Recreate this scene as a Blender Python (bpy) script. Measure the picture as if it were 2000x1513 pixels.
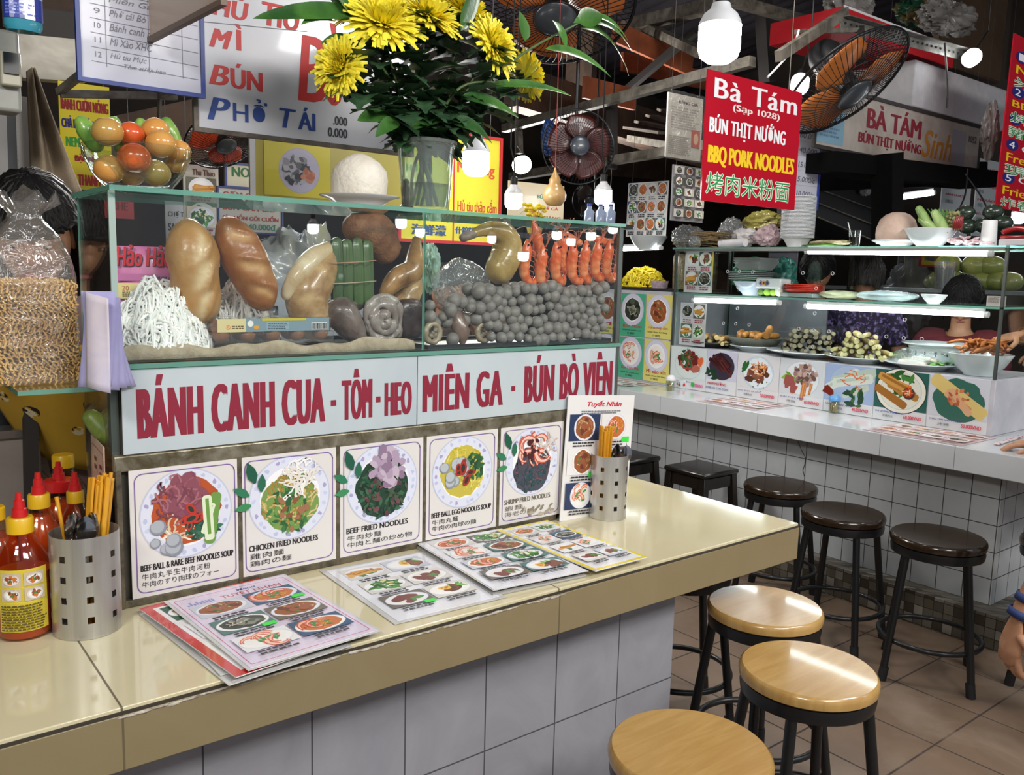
import bpy, bmesh, math, random
from mathutils import Vector as V, Matrix, noise, Euler
for o in list(bpy.data.objects): bpy.data.objects.remove(o)
SC = bpy.context.scene
COL = SC.collection
PI = math.pi
# ---------------------------------------------------------------- camera
FPX = 1689.9
_y, _p, _r = 6.69194069e-01, -1.33471428e-01, -2.59301882e-02
_fw = V((math.cos(_p)*math.sin(_y), math.cos(_p)*math.cos(_y), math.sin(_p)))
_rt = V((math.cos(_y), -math.sin(_y), 0)); _dn = _fw.cross(_rt)
RT = math.cos(_r)*_rt + math.sin(_r)*_dn
DN = -math.sin(_r)*_rt + math.cos(_r)*_dn
FW = _fw
CAM = V((-2.165, -1.382, 1.46))
cd = bpy.data.cameras.new('camera'); cam = bpy.data.objects.new('camera', cd); COL.objects.link(cam)
cd.sensor_width = 36; cd.lens = FPX/2000*36; cd.clip_start = .02
cam.matrix_world = Matrix(((RT.x, -DN.x, -FW.x, CAM.x), (RT.y, -DN.y, -FW.y, CAM.y), (RT.z, -DN.z, -FW.z, CAM.z), (0, 0, 0, 1)))
SC.camera = cam
SC.view_settings.view_transform = 'Standard'; SC.view_settings.look = 'None'
SC.view_settings.gamma = 1; SC.view_settings.use_curve_mapping = False
SC.view_settings.exposure = 0.55
def at(u, v, x=None, y=None, z=None):
    "point of the photographed place on the plane x=, y= or z= seen at photo position (u, v)"
    d = RT*((u-1000)/FPX) + DN*((v-756.5)/FPX) + FW
    k, val = (0, x) if x is not None else (1, y) if y is not None else (2, z)
    return CAM + d*((val-CAM[k])/d[k])
# ---------------------------------------------------------------- world, lights of the hall behind the viewer, added fill lights
W = bpy.data.worlds.new('world'); SC.world = W; W.use_nodes = True
W.node_tree.nodes['Background'].inputs[0].default_value = (.80, .88, 1, 1)
W.node_tree.nodes['Background'].inputs[1].default_value = .24
def area(name, loc, target, size, power, col=(1, .97, .93)):
    l = bpy.data.lights.new(name, 'AREA'); l.energy = power; l.color = col; l.shape = 'RECTANGLE'; l.size, l.size_y = size
    o = bpy.data.objects.new(name, l); COL.objects.link(o); o.location = loc
    o.rotation_euler = (V(target)-V(loc)).to_track_quat('-Z', 'Y').to_euler(); return o
area('hall_lamp_bank', (-1.0, -3.0, 3.1), (-.7, .4, .9), (1.6, .5), 55)
area('hall_lamp_right', (.9, -2.4, 3.0), (1.2, .5, .4), (1.2, .3), 34)
area('left_fill_light', (-3.6, -1.8, 3.0), (-1.8, .8, 1.4), (1.0, .4), 38)  # fill light added to brighten the board and cloth on the left
area('roof_fill_light', (2.4, 4.4, 2.1), (2.2, 3.6, 4.2), (1.6, .6), 70)  # fill light added, aimed upwards to lift the dark roof
area('case_fill_light', (-.6, 2.9, 2.6), (-.8, 1.6, 1.2), (.9, .4), 40)  # fill light added to brighten the background and the case contents
area('aisle_lamp', (.6, .9, 3.2), (.7, .5, 0), (.5, .5), 14)
# ---------------------------------------------------------------- materials
_M = {}
def lin(c):
    if isinstance(c, str):
        c = [int(c[i:i+2], 16)/255 for i in (0, 2, 4)]
    return tuple((x/12.92 if x <= .04045 else ((x+.055)/1.055)**2.4) for x in c[:3])
class NT:
    def __init__(s, name):
        s.m = bpy.data.materials.new(name); s.m.use_nodes = True; s.t = s.m.node_tree; s.t.nodes.clear()
        s.out = s.n('ShaderNodeOutputMaterial')
    def n(s, ty, **kw):
        x = s.t.nodes.new(ty)
        for k, v in kw.items():
            if hasattr(x, k) and k not in ('Scale',): setattr(x, k, v)
        return x
    def l(s, a, b): s.t.links.new(a, b)
    def pbsdf(s, col=None, rough=.5, metal=0, spec=.5, coat=0, trans=0, sss=0):
        b = s.n('ShaderNodeBsdfPrincipled')
        if col is not None: b.inputs['Base Color'].default_value = (*col, 1)
        b.inputs['Roughness'].default_value = rough; b.inputs['Metallic'].default_value = metal
        b.inputs['Specular IOR Level'].default_value = spec; b.inputs['Coat Weight'].default_value = coat
        b.inputs['Coat Roughness'].default_value = .05
        b.inputs['Transmission Weight'].default_value = trans
        if sss: b.inputs['Subsurface Weight'].default_value = sss; b.inputs['Subsurface Radius'].default_value = (.01, .005, .003)
        s.l(b.outputs[0], s.out.inputs[0]); return b
    def math(s, op, a, b=0.0):
        x = s.n('ShaderNodeMath'); x.operation = op
        for i, q in enumerate((a, b)):
            if isinstance(q, (int, float)): x.inputs[i].default_value = q
            else: s.l(q, x.inputs[i])
        return x.outputs[0]
    def mix(s, f, a, b):
        x = s.n('ShaderNodeMix'); x.data_type = 'RGBA'
        if isinstance(f, (int, float)): x.inputs[0].default_value = f
        else: s.l(f, x.inputs[0])
        for i, q in ((6, a), (7, b)):
            if isinstance(q, tuple): x.inputs[i].default_value = (*q[:3], 1)
            else: s.l(q, x.inputs[i])
        return x.outputs[2]
    def noise(s, scale, detail=3, rough=.5, coord='Object', stretch=None, dist=0):
        tc = s.n('ShaderNodeTexCoord'); o = tc.outputs[coord]
        if stretch:
            mp = s.n('ShaderNodeMapping'); mp.inputs['Scale'].default_value = stretch; s.l(o, mp.inputs[0]); o = mp.outputs[0]
        x = s.n('ShaderNodeTexNoise'); s.l(o, x.inputs['Vector'])
        x.inputs['Scale'].default_value = scale; x.inputs['Detail'].default_value = detail; x.inputs['Roughness'].default_value = rough
        x.inputs['Distortion'].default_value = dist
        return x.outputs[0]
    def ramp(s, f, stops):
        x = s.n('ShaderNodeValToRGB'); s.l(f, x.inputs[0]); e = x.color_ramp.elements
        while len(e) < len(stops): e.new(.5)
        for i, (p, c) in enumerate(stops): e[i].position = p; e[i].color = (*c, 1)
        return x.outputs[0]
    def bump(s, h, strength, dist, b):
        x = s.n('ShaderNodeBump'); x.inputs['Strength'].default_value = strength; x.inputs['Distance'].default_value = dist
        s.l(h, x.inputs['Height']); s.l(x.outputs[0], b.inputs['Normal'])
def M(name, col, rough=.5, metal=0, spec=.5, coat=0, var=None, vs=8, bump=0, bs=60, bd=.004, sss=0, stretch=None, lo=.35, hi=.65):
    "plain or two-tone procedural material"
    if name in _M: return _M[name]
    t = NT(name); b = t.pbsdf(lin(col), rough, metal, spec, coat, 0, sss)
    if var:
        f = t.noise(vs, 4, .6, stretch=stretch, dist=.4)
        t.l(t.ramp(f, [(lo, lin(col)), (hi, lin(var))]), b.inputs['Base Color'])
    if bump: t.bump(t.noise(bs, 3, stretch=stretch), bump, bd, b)
    _M[name] = t.m; return t.m
def glassy(name, tint, refl=1.0, rough=0.0, ior=1.5, alpha=0.0, acol='ffffff', bump=0, bs=20, bd=.01, stretch=None):
    "thin glass or clear plastic: tinted see-through plus Fresnel reflection, alpha = share of a matte film"
    if name in _M: return _M[name]
    t = NT(name)
    tr = t.n('ShaderNodeBsdfTransparent'); tr.inputs[0].default_value = (*lin(tint), 1)
    gl = t.n('ShaderNodeBsdfAnisotropic') if 0 else t.n('ShaderNodeBsdfGlossy'); gl.inputs['Roughness'].default_value = rough
    gl.inputs[0].default_value = (1, 1, 1, 1)
    fr = t.n('ShaderNodeLayerWeight'); fr.inputs[0].default_value = .5; r0 = ((ior-1)/(ior+1))**2
    if bump:
        bp = t.n('ShaderNodeBump'); bp.inputs['Strength'].default_value = bump; bp.inputs['Distance'].default_value = bd
        t.l(t.noise(bs, 4, .6, stretch=stretch, dist=1), bp.inputs['Height']); t.l(bp.outputs[0], gl.inputs['Normal']); t.l(bp.outputs[0], fr.inputs['Normal'])
    base = tr.outputs[0]
    if alpha:
        df = t.n('ShaderNodeBsdfDiffuse'); df.inputs[0].default_value = (*lin(acol), 1)
        m0 = t.n('ShaderNodeMixShader'); m0.inputs[0].default_value = alpha; t.l(base, m0.inputs[1]); t.l(df.outputs[0], m0.inputs[2]); base = m0.outputs[0]
    mx = t.n('ShaderNodeMixShader'); t.l(t.math('MULTIPLY', t.math('ADD', t.math('MULTIPLY', t.math('POWER', fr.outputs[1], 5.0), 1-r0), r0), refl), mx.inputs[0]); t.l(base, mx.inputs[1]); t.l(gl.outputs[0], mx.inputs[2])
    t.l(mx.outputs[0], t.out.inputs[0]); _M[name] = t.m; return t.m
def glow(name, col, s):
    if name in _M: return _M[name]
    t = NT(name); e = t.n('ShaderNodeEmission'); e.inputs[0].default_value = (*lin(col), 1); e.inputs[1].default_value = s
    t.l(e.outputs[0], t.out.inputs[0]); _M[name] = t.m; return t.m
def inked(name, rough=.4, coat=0.0, spec=.5):
    "printed surface: the ink colours are stored on the faces"
    if name in _M: return _M[name]
    t = NT(name); b = t.pbsdf(None, rough, 0, spec, coat)
    a = t.n('ShaderNodeVertexColor'); a.layer_name = 'ink'; t.l(a.outputs[0], b.inputs['Base Color']); _M[name] = t.m; return t.m
def tiled(name, col, grout, size, origin=(0, 0, 0), gap=.004, rough=.25, var=None, vs=5, bump=.6, coat=0, wob=0, dirt=None):
    "square tiling in place, laid on whichever way the face looks"
    if name in _M: return _M[name]
    t = NT(name); b = t.pbsdf(None, rough, 0, .5, coat)
    g = t.n('ShaderNodeNewGeometry'); sx = t.n('ShaderNodeSeparateXYZ'); t.l(g.outputs['Position'], sx.inputs[0])
    nx = t.n('ShaderNodeSeparateXYZ'); t.l(g.outputs['True Normal'], nx.inputs[0])
    ax = t.math('GREATER_THAN', t.math('ABSOLUTE', nx.outputs[0]), .5); az = t.math('GREATER_THAN', t.math('ABSOLUTE', nx.outputs[2]), .5)
    X, Y, Z = (t.math('SUBTRACT', sx.outputs[i], origin[i]) for i in range(3))
    def sel(f, p, q): return t.math('ADD', t.math('MULTIPLY', t.math('SUBTRACT', 1.0, f), p), t.math('MULTIPLY', f, q))
    u = sel(ax, X, Y); v = sel(az, Z, Y)
    cb = t.n('ShaderNodeCombineXYZ'); t.l(u, cb.inputs[0]); t.l(v, cb.inputs[1])
    br = t.n('ShaderNodeTexBrick'); br.offset = 0; br.squash = 1; t.l(cb.outputs[0], br.inputs['Vector'])
    br.inputs['Scale'].default_value = 1; br.inputs['Brick Width'].default_value = size[0]; br.inputs['Row Height'].default_value = size[1]
    br.inputs['Mortar Size'].default_value = gap; br.inputs['Mortar Smooth'].default_value = .3
    br.inputs['Color1'].default_value = (*lin(col), 1); br.inputs['Color2'].default_value = (*lin(var[0] if isinstance(var, (list, tuple)) else col), 1)
    br.inputs['Mortar'].default_value = (*lin(grout), 1); br.inputs['Bias'].default_value = 0
    c = br.outputs[0]
    if isinstance(var, str):
        f = t.noise(vs, 5, .6, dist=1.2); c = t.mix(t.math('MULTIPLY', f, t.math('SUBTRACT', 1, br.outputs[1])), c, lin(var))
    if dirt:
        f = t.ramp(t.noise(2.3, 5, .65, dist=.5), [(.5, (0, 0, 0)), (.72, (1, 1, 1))])
        c = t.mix(t.math('MULTIPLY', f, .6), c, lin(dirt))
    t.l(c, b.inputs['Base Color'])
    h = t.math('SUBTRACT', 1.0, br.outputs[1]); t.bump(h, bump, .003, b)
    t.l(t.math('ADD', t.math('MULTIPLY', br.outputs[1], .5), rough), b.inputs['Roughness'])
    _M[name] = t.m; return t.m
# ---------------------------------------------------------------- mesh building
class MB:
    def __init__(s): s.v = []; s.f = []; s.mi = []; s.k = 0
    def add(s, vs, fs, T=None):
        n = len(s.v); s.v += [tuple(T @ V(p)) for p in vs] if T is not None else [tuple(p) for p in vs]
        s.f += [tuple(i+n for i in f) for f in fs]; s.mi += [s.k]*len(fs); return s
    def box(s, lo, hi, T=None):
        (a, b, c), (d, e, f) = lo, hi
        return s.add([(a, b, c), (d, b, c), (d, e, c), (a, e, c), (a, b, f), (d, b, f), (d, e, f), (a, e, f)],
                     [(0, 3, 2, 1), (4, 5, 6, 7), (0, 1, 5, 4), (1, 2, 6, 5), (2, 3, 7, 6), (3, 0, 4, 7)], T)
    def lathe(s, prof, n=32, T=None, a0=0, a1=2*PI, wob=None):
        full = abs(a1-a0-2*PI) < 1e-6; m = n if full else n+1; vs = []; fs = []
        for j, (r, z) in enumerate(prof):
            for i in range(m):
                a = a0+(a1-a0)*i/n; q = r if wob is None else r*wob(a, z)
                vs.append((q*math.cos(a), q*math.sin(a), z))
        for j in range(len(prof)-1):
            for i in range(n):
                k = (i+1) % m; fs.append((j*m+i, j*m+k, (j+1)*m+k, (j+1)*m+i))
        if full:
            if prof[0][0] > 1e-6: fs.append(tuple(reversed(range(m))))
            if prof[-1][0] > 1e-6: fs.append(tuple(range((len(prof)-1)*m, len(prof)*m)))
        return s.add(vs, fs, T)
    def tube(s, pts, r, n=8, closed=False, caps=True, flat=1.0, up=None):
        pts = [V(p) for p in pts]; N = len(pts); rs = r if isinstance(r, (list, tuple)) else [r]*N
        vs = []; fs = []; prev = None
        for i, p in enumerate(pts):
            if closed: d = pts[(i+1) % N]-pts[i-1]
            else: d = pts[min(i+1, N-1)]-pts[max(i-1, 0)]
            if d.length < 1e-9: d = V((0, 0, 1))
            d.normalize()
            if prev is None:
                q = V(up) if up else (V((0, 0, 1)) if abs(d.z) < .9 else V((1, 0, 0)))
            else: q = prev
            q = q-d*q.dot(d)
            if q.length < 1e-6: q = d.orthogonal()
            q.normalize(); prev = q; w = d.cross(q)
            for k in range(n):
                a = 2*PI*k/n; vs.append(p+(q*math.cos(a)*flat+w*math.sin(a))*rs[i])
        M_ = N if closed else N-1
        for i in range(M_):
            for k in range(n):
                a, b = i*n+k, i*n+(k+1) % n; c = ((i+1) % N)*n
                fs.append((a, b, c+(k+1) % n, c+k))
        if caps and not closed:
            fs.append(tuple(reversed(range(n)))); fs.append(tuple(range((N-1)*n, N*n)))
        return s.add(vs, fs)
    def cyl(s, p0, p1, r0, r1=None, n=16): return s.tube([p0, p1], [r0, r0 if r1 is None else r1], n)
    def bar(s, p0, p1, w, h, up=(0, 0, 1)):
        p0, p1 = V(p0), V(p1); d = (p1-p0).normalized(); q = V(up); q = q-d*q.dot(d)
        if q.length < 1e-5: q = d.orthogonal()
        q.normalize(); e = d.cross(q); vs = []
        for p in (p0, p1):
            for a, b in ((-1, -1), (1, -1), (1, 1), (-1, 1)): vs.append(p+e*(a*w/2)+q*(b*h/2))
        return s.add(vs, [(3, 2, 1, 0), (4, 5, 6, 7), (0, 1, 5, 4), (1, 2, 6, 5), (2, 3, 7, 6), (3, 0, 4, 7)])
    def ball(s, c, r, nu=20, nv=12, T=None, amp=0, fr=10, seed=0, sup=1.0):
        r = (r, r, r) if isinstance(r, (int, float)) else r; vs = []; fs = []; c = V(c)
        for j in range(nv+1):
            th = PI*j/nv
            for i in range(nu):
                ph = 2*PI*i/nu; d = V((math.sin(th)*math.cos(ph), math.sin(th)*math.sin(ph), math.cos(th)))
                if sup != 1.0: d = V([math.copysign(abs(q)**sup, q) for q in d])
                k = 1.0
                if amp:
                    q = V((d.x*r[0], d.y*r[1], d.z*r[2]))*fr+V((seed*7.1, seed*3.3, seed*1.7)); k = 1+amp*(noise.noise(q)+.5*noise.noise(q*2.3))
                p = V((d.x*r[0], d.y*r[1], d.z*r[2]))*k
                vs.append((T.to_3x3() @ p if T is not None else p)+c)
        for j in range(nv):
            for i in range(nu):
                fs.append((j*nu+i, (j+1)*nu+i, (j+1)*nu+(i+1) % nu, j*nu+(i+1) % nu))
        return s.add(vs, fs)
    def grid(s, fn, nu, nv):
        vs = [fn(i/nu, j/nv) for j in range(nv+1) for i in range(nu+1)]
        fs = [(j*(nu+1)+i, j*(nu+1)+i+1, (j+1)*(nu+1)+i+1, (j+1)*(nu+1)+i) for j in range(nv) for i in range(nu)]
        return s.add(vs, fs)
    def prism(s, poly, z0, z1, T=None):
        n = len(poly)
        return s.add([(x, y, z0) for x, y in poly]+[(x, y, z1) for x, y in poly],
                     [tuple(reversed(range(n))), tuple(range(n, 2*n))]+[(i, (i+1) % n, n+(i+1) % n, n+i) for i in range(n)], T)
    def mesh(s, name, mats, smooth=40):
        me = bpy.data.meshes.new(name); me.from_pydata(s.v, [], s.f)
        for m in (mats if isinstance(mats, (list, tuple)) else [mats]): me.materials.append(m)
        if any(s.mi): me.polygons.foreach_set('material_index', s.mi)
        me.validate()
        b = bmesh.new(); b.from_mesh(me); bmesh.ops.remove_doubles(b, verts=b.verts, dist=1e-6); bmesh.ops.recalc_face_normals(b, faces=b.faces); b.to_mesh(me); b.free()
        if smooth:
            me.polygons.foreach_set('use_smooth', [True]*len(me.polygons)); me.set_sharp_from_angle(angle=math.radians(smooth))
        return me
    def build(s, name, mats, parent=None, smooth=40, local=False, bevel=0, solid=0, sub=0):
        return link(name, s.mesh(name, mats, smooth), parent, local, bevel, solid, sub)
def link(name, me, parent=None, local=False, bevel=0, solid=0, sub=0):
    o = bpy.data.objects.new(name, me); COL.objects.link(o)
    if parent:
        o.parent = parent
        if not local: o.matrix_parent_inverse = root_matrix(parent).inverted()
    if solid: m = o.modifiers.new('solid', 'SOLIDIFY'); m.thickness = solid; m.offset = 0
    if sub: m = o.modifiers.new('sub', 'SUBSURF'); m.levels = m.render_levels = sub
    if bevel: m = o.modifiers.new('bevel', 'BEVEL'); m.width = bevel; m.segments = 2; m.limit_method = 'ANGLE'; m.angle_limit = .6
    return o
def root_matrix(o):
    m = o.matrix_basis.copy()
    if o.parent: m = root_matrix(o.parent) @ o.matrix_parent_inverse @ m
    return m
def tag(o, label, cat, group=None, kind=None):
    o['label'] = label; o['category'] = cat
    if group: o['group'] = group
    if kind: o['kind'] = kind
    return o
def thing(name, label, cat, loc=(0, 0, 0), mat=None, group=None, kind=None):
    o = bpy.data.objects.new(name, None); o.empty_display_size = .05; COL.objects.link(o)
    o.matrix_basis = mat if mat is not None else Matrix.Translation(V(loc))
    return tag(o, label, cat, group, kind)
def struct(name, mb, mat, label=None, **kw):
    o = mb.build(name, mat, **kw); o['kind'] = 'structure'
    if label: o['label'] = label
    return o
def dup(root, mat, label, group=None):
    "a copy of a thing with its parts and their sub-parts, sharing mesh data"
    def rec(o, par):
        c = o.copy(); COL.objects.link(c)
        if par: c.parent = par
        for ch in KIDS.get(o.name, []): rec(bpy.data.objects[ch], c)
        return c
    if root.name not in KIDS: reg(root)
    c = rec(root, None); c.matrix_basis = mat; c['label'] = label
    if group: c['group'] = group
    return c
KIDS = {}
def reg(o):
    KIDS[o.name] = [c.name for c in bpy.data.objects if c.parent == o]
    for n in KIDS[o.name]: reg(bpy.data.objects[n])
def ceil_z(y): return 4.3-.9*abs((y+.8)/7.6-.35)-.035
def cords(t, m, w, h, up=.5):
    for fx in (.1, .9): q = m @ V((w*fx, h-.004, -.003)); MB().tube([q, V((q.x, q.y, ceil_z(q.y)))], .0012, 5).build('hanging_cord', M('thin_cord', '3a3836', .6), t)
def frame(bl, br, tl, soft=False):
    "matrix of a flat board: origin bottom left, x to the right, y up, z towards the viewer; also its width and height"
    bl, br, tl = V(bl), V(br), V(tl); x = br-bl; y = tl-bl; w, h = x.length, y.length; x.normalize(); y.normalize(); z = x.cross(y).normalized()
    if soft == 'y': w = (x-y*x.dot(y)).length*w; x = y.cross(z)
    elif soft:                                     # share any skew of the measured corners between both edges
        a = (PI/2-x.angle(y))/2; x = Matrix.Rotation(-a, 3, z) @ x; y = z.cross(x)
    else: h = (y-x*y.dot(x)).length*h; y = z.cross(x)
    return Matrix(((x.x, y.x, z.x, bl.x), (x.y, y.y, z.y, bl.y), (x.z, y.z, z.z, bl.z), (0, 0, 0, 1))), w, h
def wall_frame(x0, x1, y, z0, z1): return frame((x0, y, z0), (x1, y, z0), (x0, y, z1))
def facing(c, w, h, n=None, roll=0):
    "frame of a board of size w x h centred on c, looking along n"
    z = (V(n) if n is not None else (CAM-V(c))*V((1, 1, 0))).normalized(); x = V((0, 0, 1)).cross(z).normalized(); y = z.cross(x)
    x, y = x*math.cos(roll)+y*math.sin(roll), -x*math.sin(roll)+y*math.cos(roll)
    bl = V(c)-x*w/2-y*h/2; return frame(bl, bl+x*w, bl+y*h)
# ---------------------------------------------------------------- flat print
_T = {}
def text_mesh(body, bold=0, shear=0, space=1.0):
    k = (body, bold, shear, space)
    if k in _T: return _T[k]
    cu = bpy.data.curves.new('t', 'FONT'); cu.body = body; cu.size = 1; cu.offset = bold; cu.shear = shear; cu.space_character = space; cu.resolution_u = 3
    o = bpy.data.objects.new('t', cu); COL.objects.link(o)
    dg = bpy.context.evaluated_depsgraph_get(); me = bpy.data.meshes.new_from_object(o.evaluated_get(dg))
    vs = [(v.co.x, v.co.y) for v in me.vertices]; fs = [tuple(p.vertices) for p in me.polygons]
    bpy.data.objects.remove(o); bpy.data.curves.remove(cu); bpy.data.meshes.remove(me)
    _T[k] = (vs, fs); return _T[k]
class Pic:
    "printed ink on a board, in board coordinates (metres), each shape a hair above the last"
    def __init__(s, z=.0006, seed=1): s.v = []; s.f = []; s.c = []; s.z = z; s.R = random.Random(seed)
    def poly(s, pts, col):
        s.z += 1.5e-5; n = len(s.v); s.v += [(x, y, s.z) for x, y in pts]; s.f.append(tuple(range(n, n+len(pts)))); s.c.append(lin(col))
    def rect(s, x, y, w, h, col, rot=0):
        c, q = math.cos(rot), math.sin(rot); cx, cy = x+w/2, y+h/2
        s.poly([(cx+a*w/2*c-b*h/2*q, cy+a*w/2*q+b*h/2*c) for a, b in ((-1, -1), (1, -1), (1, 1), (-1, 1))], col)
    def ell(s, cx, cy, rx, ry, col, rot=0, n=20, irr=0):
        c, q = math.cos(rot), math.sin(rot); P = []
        for i in range(n):
            a = 2*PI*i/n; k = 1+(s.R.uniform(-irr, irr) if irr else 0); x, y = rx*k*math.cos(a), ry*k*math.sin(a); P.append((cx+x*c-y*q, cy+x*q+y*c))
        s.poly(P, col)
    def strip(s, pts, w, col):
        n = len(pts); L = []; Rr = []
        ws = w if isinstance(w, (list, tuple)) else [w]*n
        for i, (x, y) in enumerate(pts):
            a = pts[min(i+1, n-1)]; b = pts[max(i-1, 0)]; dx, dy = a[0]-b[0], a[1]-b[1]; d = math.hypot(dx, dy) or 1
            L.append((x-dy/d*ws[i]/2, y+dx/d*ws[i]/2)); Rr.append((x+dy/d*ws[i]/2, y-dx/d*ws[i]/2))
        s.z += 1.5e-5; k = len(s.v); s.v += [(x, y, s.z) for x, y in L+Rr]
        for i in range(n-1): s.f.append((k+n+i, k+n+i+1, k+i+1, k+i)); s.c.append(lin(col))
    def line(s, x0, y0, x1, y1, w, col): s.strip([(x0, y0), (x1, y1)], w, col)
    def rrect(s, x, y, w, h, r, t, col):
        P = []
        for cx, cy, a0 in ((x+w-r, y+h-r, 0), (x+r, y+h-r, 90), (x+r, y+r, 180), (x+w-r, y+r, 270)):
            for k in range(5): a = math.radians(a0+22.5*k); P.append((cx+r*math.cos(a), cy+r*math.sin(a)))
        s.strip(P+P[:2], t, col)
    def text(s, body, x, y, w, h, col, bold=.0, shear=0, space=1.0, rot=0, fit='xy', heavy=0):
        if heavy:
            for d in ((-heavy, 0, heavy) if heavy < .003 else (-heavy, -heavy/3, heavy/3, heavy)): s.text(body, x+d+heavy, y, w-2*heavy, h, col, bold, shear, space, rot, fit)
            return
        vs, fs = text_mesh(body, bold, shear, space)
        if not vs: return
        x0, x1 = min(a for a, b in vs), max(a for a, b in vs); y0, y1 = min(b for a, b in vs), max(b for a, b in vs)
        kx, ky = w/(x1-x0), h/max(y1-y0, 1e-6)
        if fit == 'min': kx = ky = min(kx, ky)
        s.z += 1.5e-5; n = len(s.v); c, q = math.cos(rot), math.sin(rot)
        for a, b in vs:
            p, r = (a-x0)*kx, (b-y0)*ky; s.v.append((x+p*c-r*q, y+p*q+r*c, s.z))
        s.f += [tuple(i+n for i in f) for f in fs]; s.c += [lin(col)]*len(fs)
    def scrib(s, x, y, w, h, col, n=1, t=None):
        "rows of small print too small to read in the photograph"
        lh = h/n
        for i in range(n):
            px = x; yy = y+h-lh*(i+.75); t_ = t or lh*.55
            while px < x+w*s.R.uniform(.8, 1):
                ww = s.R.uniform(1.2, 4)*lh*.45; s.rect(px, yy, min(ww, x+w-px), t_, col); px += ww+lh*.3
    def mesh(s, name, m):
        me = bpy.data.meshes.new(name); me.from_pydata(s.v, [], s.f); me.materials.append(m)
        a = me.color_attributes.new('ink', 'FLOAT_COLOR', 'CORNER'); L = []
        for p, c in zip(me.polygons, s.c): L += [*c, 1.0]*p.loop_total
        a.data.foreach_set('color', L); return me
    def build(s, name, parent, m=None, label=None):
        if not s.v: return None
        o = link(name, s.mesh(name, m or INK), parent, local=True)
        if label: o['label'] = label
        return o
    # ------- photographed food
    def dish(s, cx, cy, r, spec, plate='e6e8f2', rim='c9cde0', sq=1.0, well='f4f4f6', deco=None, fs=1.0):
        R = s.R
        s.ell(cx, cy, r, r*sq, rim, n=40); s.ell(cx, cy, r*.97, r*.97*sq, plate, n=40)
        if deco:
            for i in range(22):
                a = 2*PI*i/22+R.uniform(-.1, .1); s.ell(cx+r*.88*math.cos(a), cy+r*.88*sq*math.sin(a), r*.06, r*.045, R.choice(deco), R.uniform(0, 3), 7, .3)
        s.ell(cx, cy, r*.74, r*.74*sq, well, n=30)
        for op in spec: s.food(cx, cy, r*fs, sq, *op)
    def food(s, cx, cy, r, sq, kind, cols, n=20, ox=0, oy=0, rr=.6, sz=.1, ang=None):
        R = s.R; cols = cols.split()
        for i in range(n):
            a, d = R.uniform(0, 2*PI), math.sqrt(R.random())*rr
            x, y = cx+(ox+d*math.cos(a))*r, cy+(oy+d*math.sin(a))*r*sq; c = R.choice(cols); z = sz*r*R.uniform(.7, 1.3); th = R.uniform(0, PI) if ang is None else ang+R.uniform(-.25, .25)
            if kind == 'bed': s.ell(cx+ox*r, cy+oy*r*sq, rr*r, rr*r*sq, c, n=26, irr=.06); return
            if kind == 'noodle':
                P = []; q = th; lim = max(rr, .45)*1.12
                for k in range(7):
                    P.append((x, y)); q += R.uniform(-.7, .7); x += math.cos(q)*z*.3; y += math.sin(q)*z*.3*sq
                    ex, ey = (x-cx)/r-ox, (y-cy)/(r*sq)-oy; e = math.hypot(ex, ey)
                    if e > lim: x = cx+(ox+ex*lim/e)*r; y = cy+(oy+ey*lim/e)*r*sq; q += 1.2
                s.strip(P, r*.035, c)
            elif kind == 'leaf':
                s.strip([(x-math.cos(th)*z, y-math.sin(th)*z), (x-math.cos(th)*z*.3, y-math.sin(th)*z*.3), (x+math.cos(th)*z*.4, y+math.sin(th)*z*.4), (x+math.cos(th)*z, y+math.sin(th)*z)], [z*.1, z*.75, z*.7, z*.05], c)
            elif kind == 'bit': s.ell(x, y, z, z*R.uniform(.5, .9), c, th, 8, .25)
            elif kind == 'slice':
                s.ell(x, y, z, z*.62, c, th, 16, .08); s.ell(x, y, z*.85, z*.5, cols[0], th, 14, .1)
            elif kind == 'ball':
                s.ell(x, y, z, z, cols[0], n=14); s.ell(x-z*.1, y+z*.12, z*.82, z*.8, cols[-1], n=14)
            elif kind == 'ring':
                s.ell(x, y, z, z*.6, cols[0], th, 14); s.ell(x, y, z*.62, z*.32, cols[-1], th, 10)
            elif kind == 'roll':
                dx, dy = math.cos(th)*z, math.sin(th)*z; w = z*.42
                s.strip([(x-dx, y-dy), (x-dx*.9, y-dy*.9), (x+dx*.9, y+dy*.9), (x+dx, y+dy)], [w*.6, w, w, w*.6], c)
                s.strip([(x-dx*.8, y-dy*.8+w*.15), (x+dx*.8, y+dy*.8+w*.15)], w*.35, cols[-1])
            elif kind == 'shrimp':
                P = []
                for k in range(8): q = th+k*.42; P.append((x+math.cos(q)*z, y+math.sin(q)*z))
                s.strip(P, [z*.8, z*.75, z*.7, z*.6, z*.5, z*.4, z*.3, z*.5], cols[0])
                s.strip(P, [z*.3, z*.4, z*.3, z*.35, z*.2, z*.2, z*.1, z*.1], cols[-1])
INK = inked('printed_card', .38); INKC = inked('laminated_print', .22, .6); INKM = inked('painted_letters', .5)
def jit(mb, amp, fr, seed=0):
    for i, p in enumerate(mb.v):
        q = V(p)*fr+V((seed*3.1, seed*1.7, seed*5.3)); mb.v[i] = tuple(V(p)+noise.noise_vector(q)*amp)
    return mb
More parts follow.
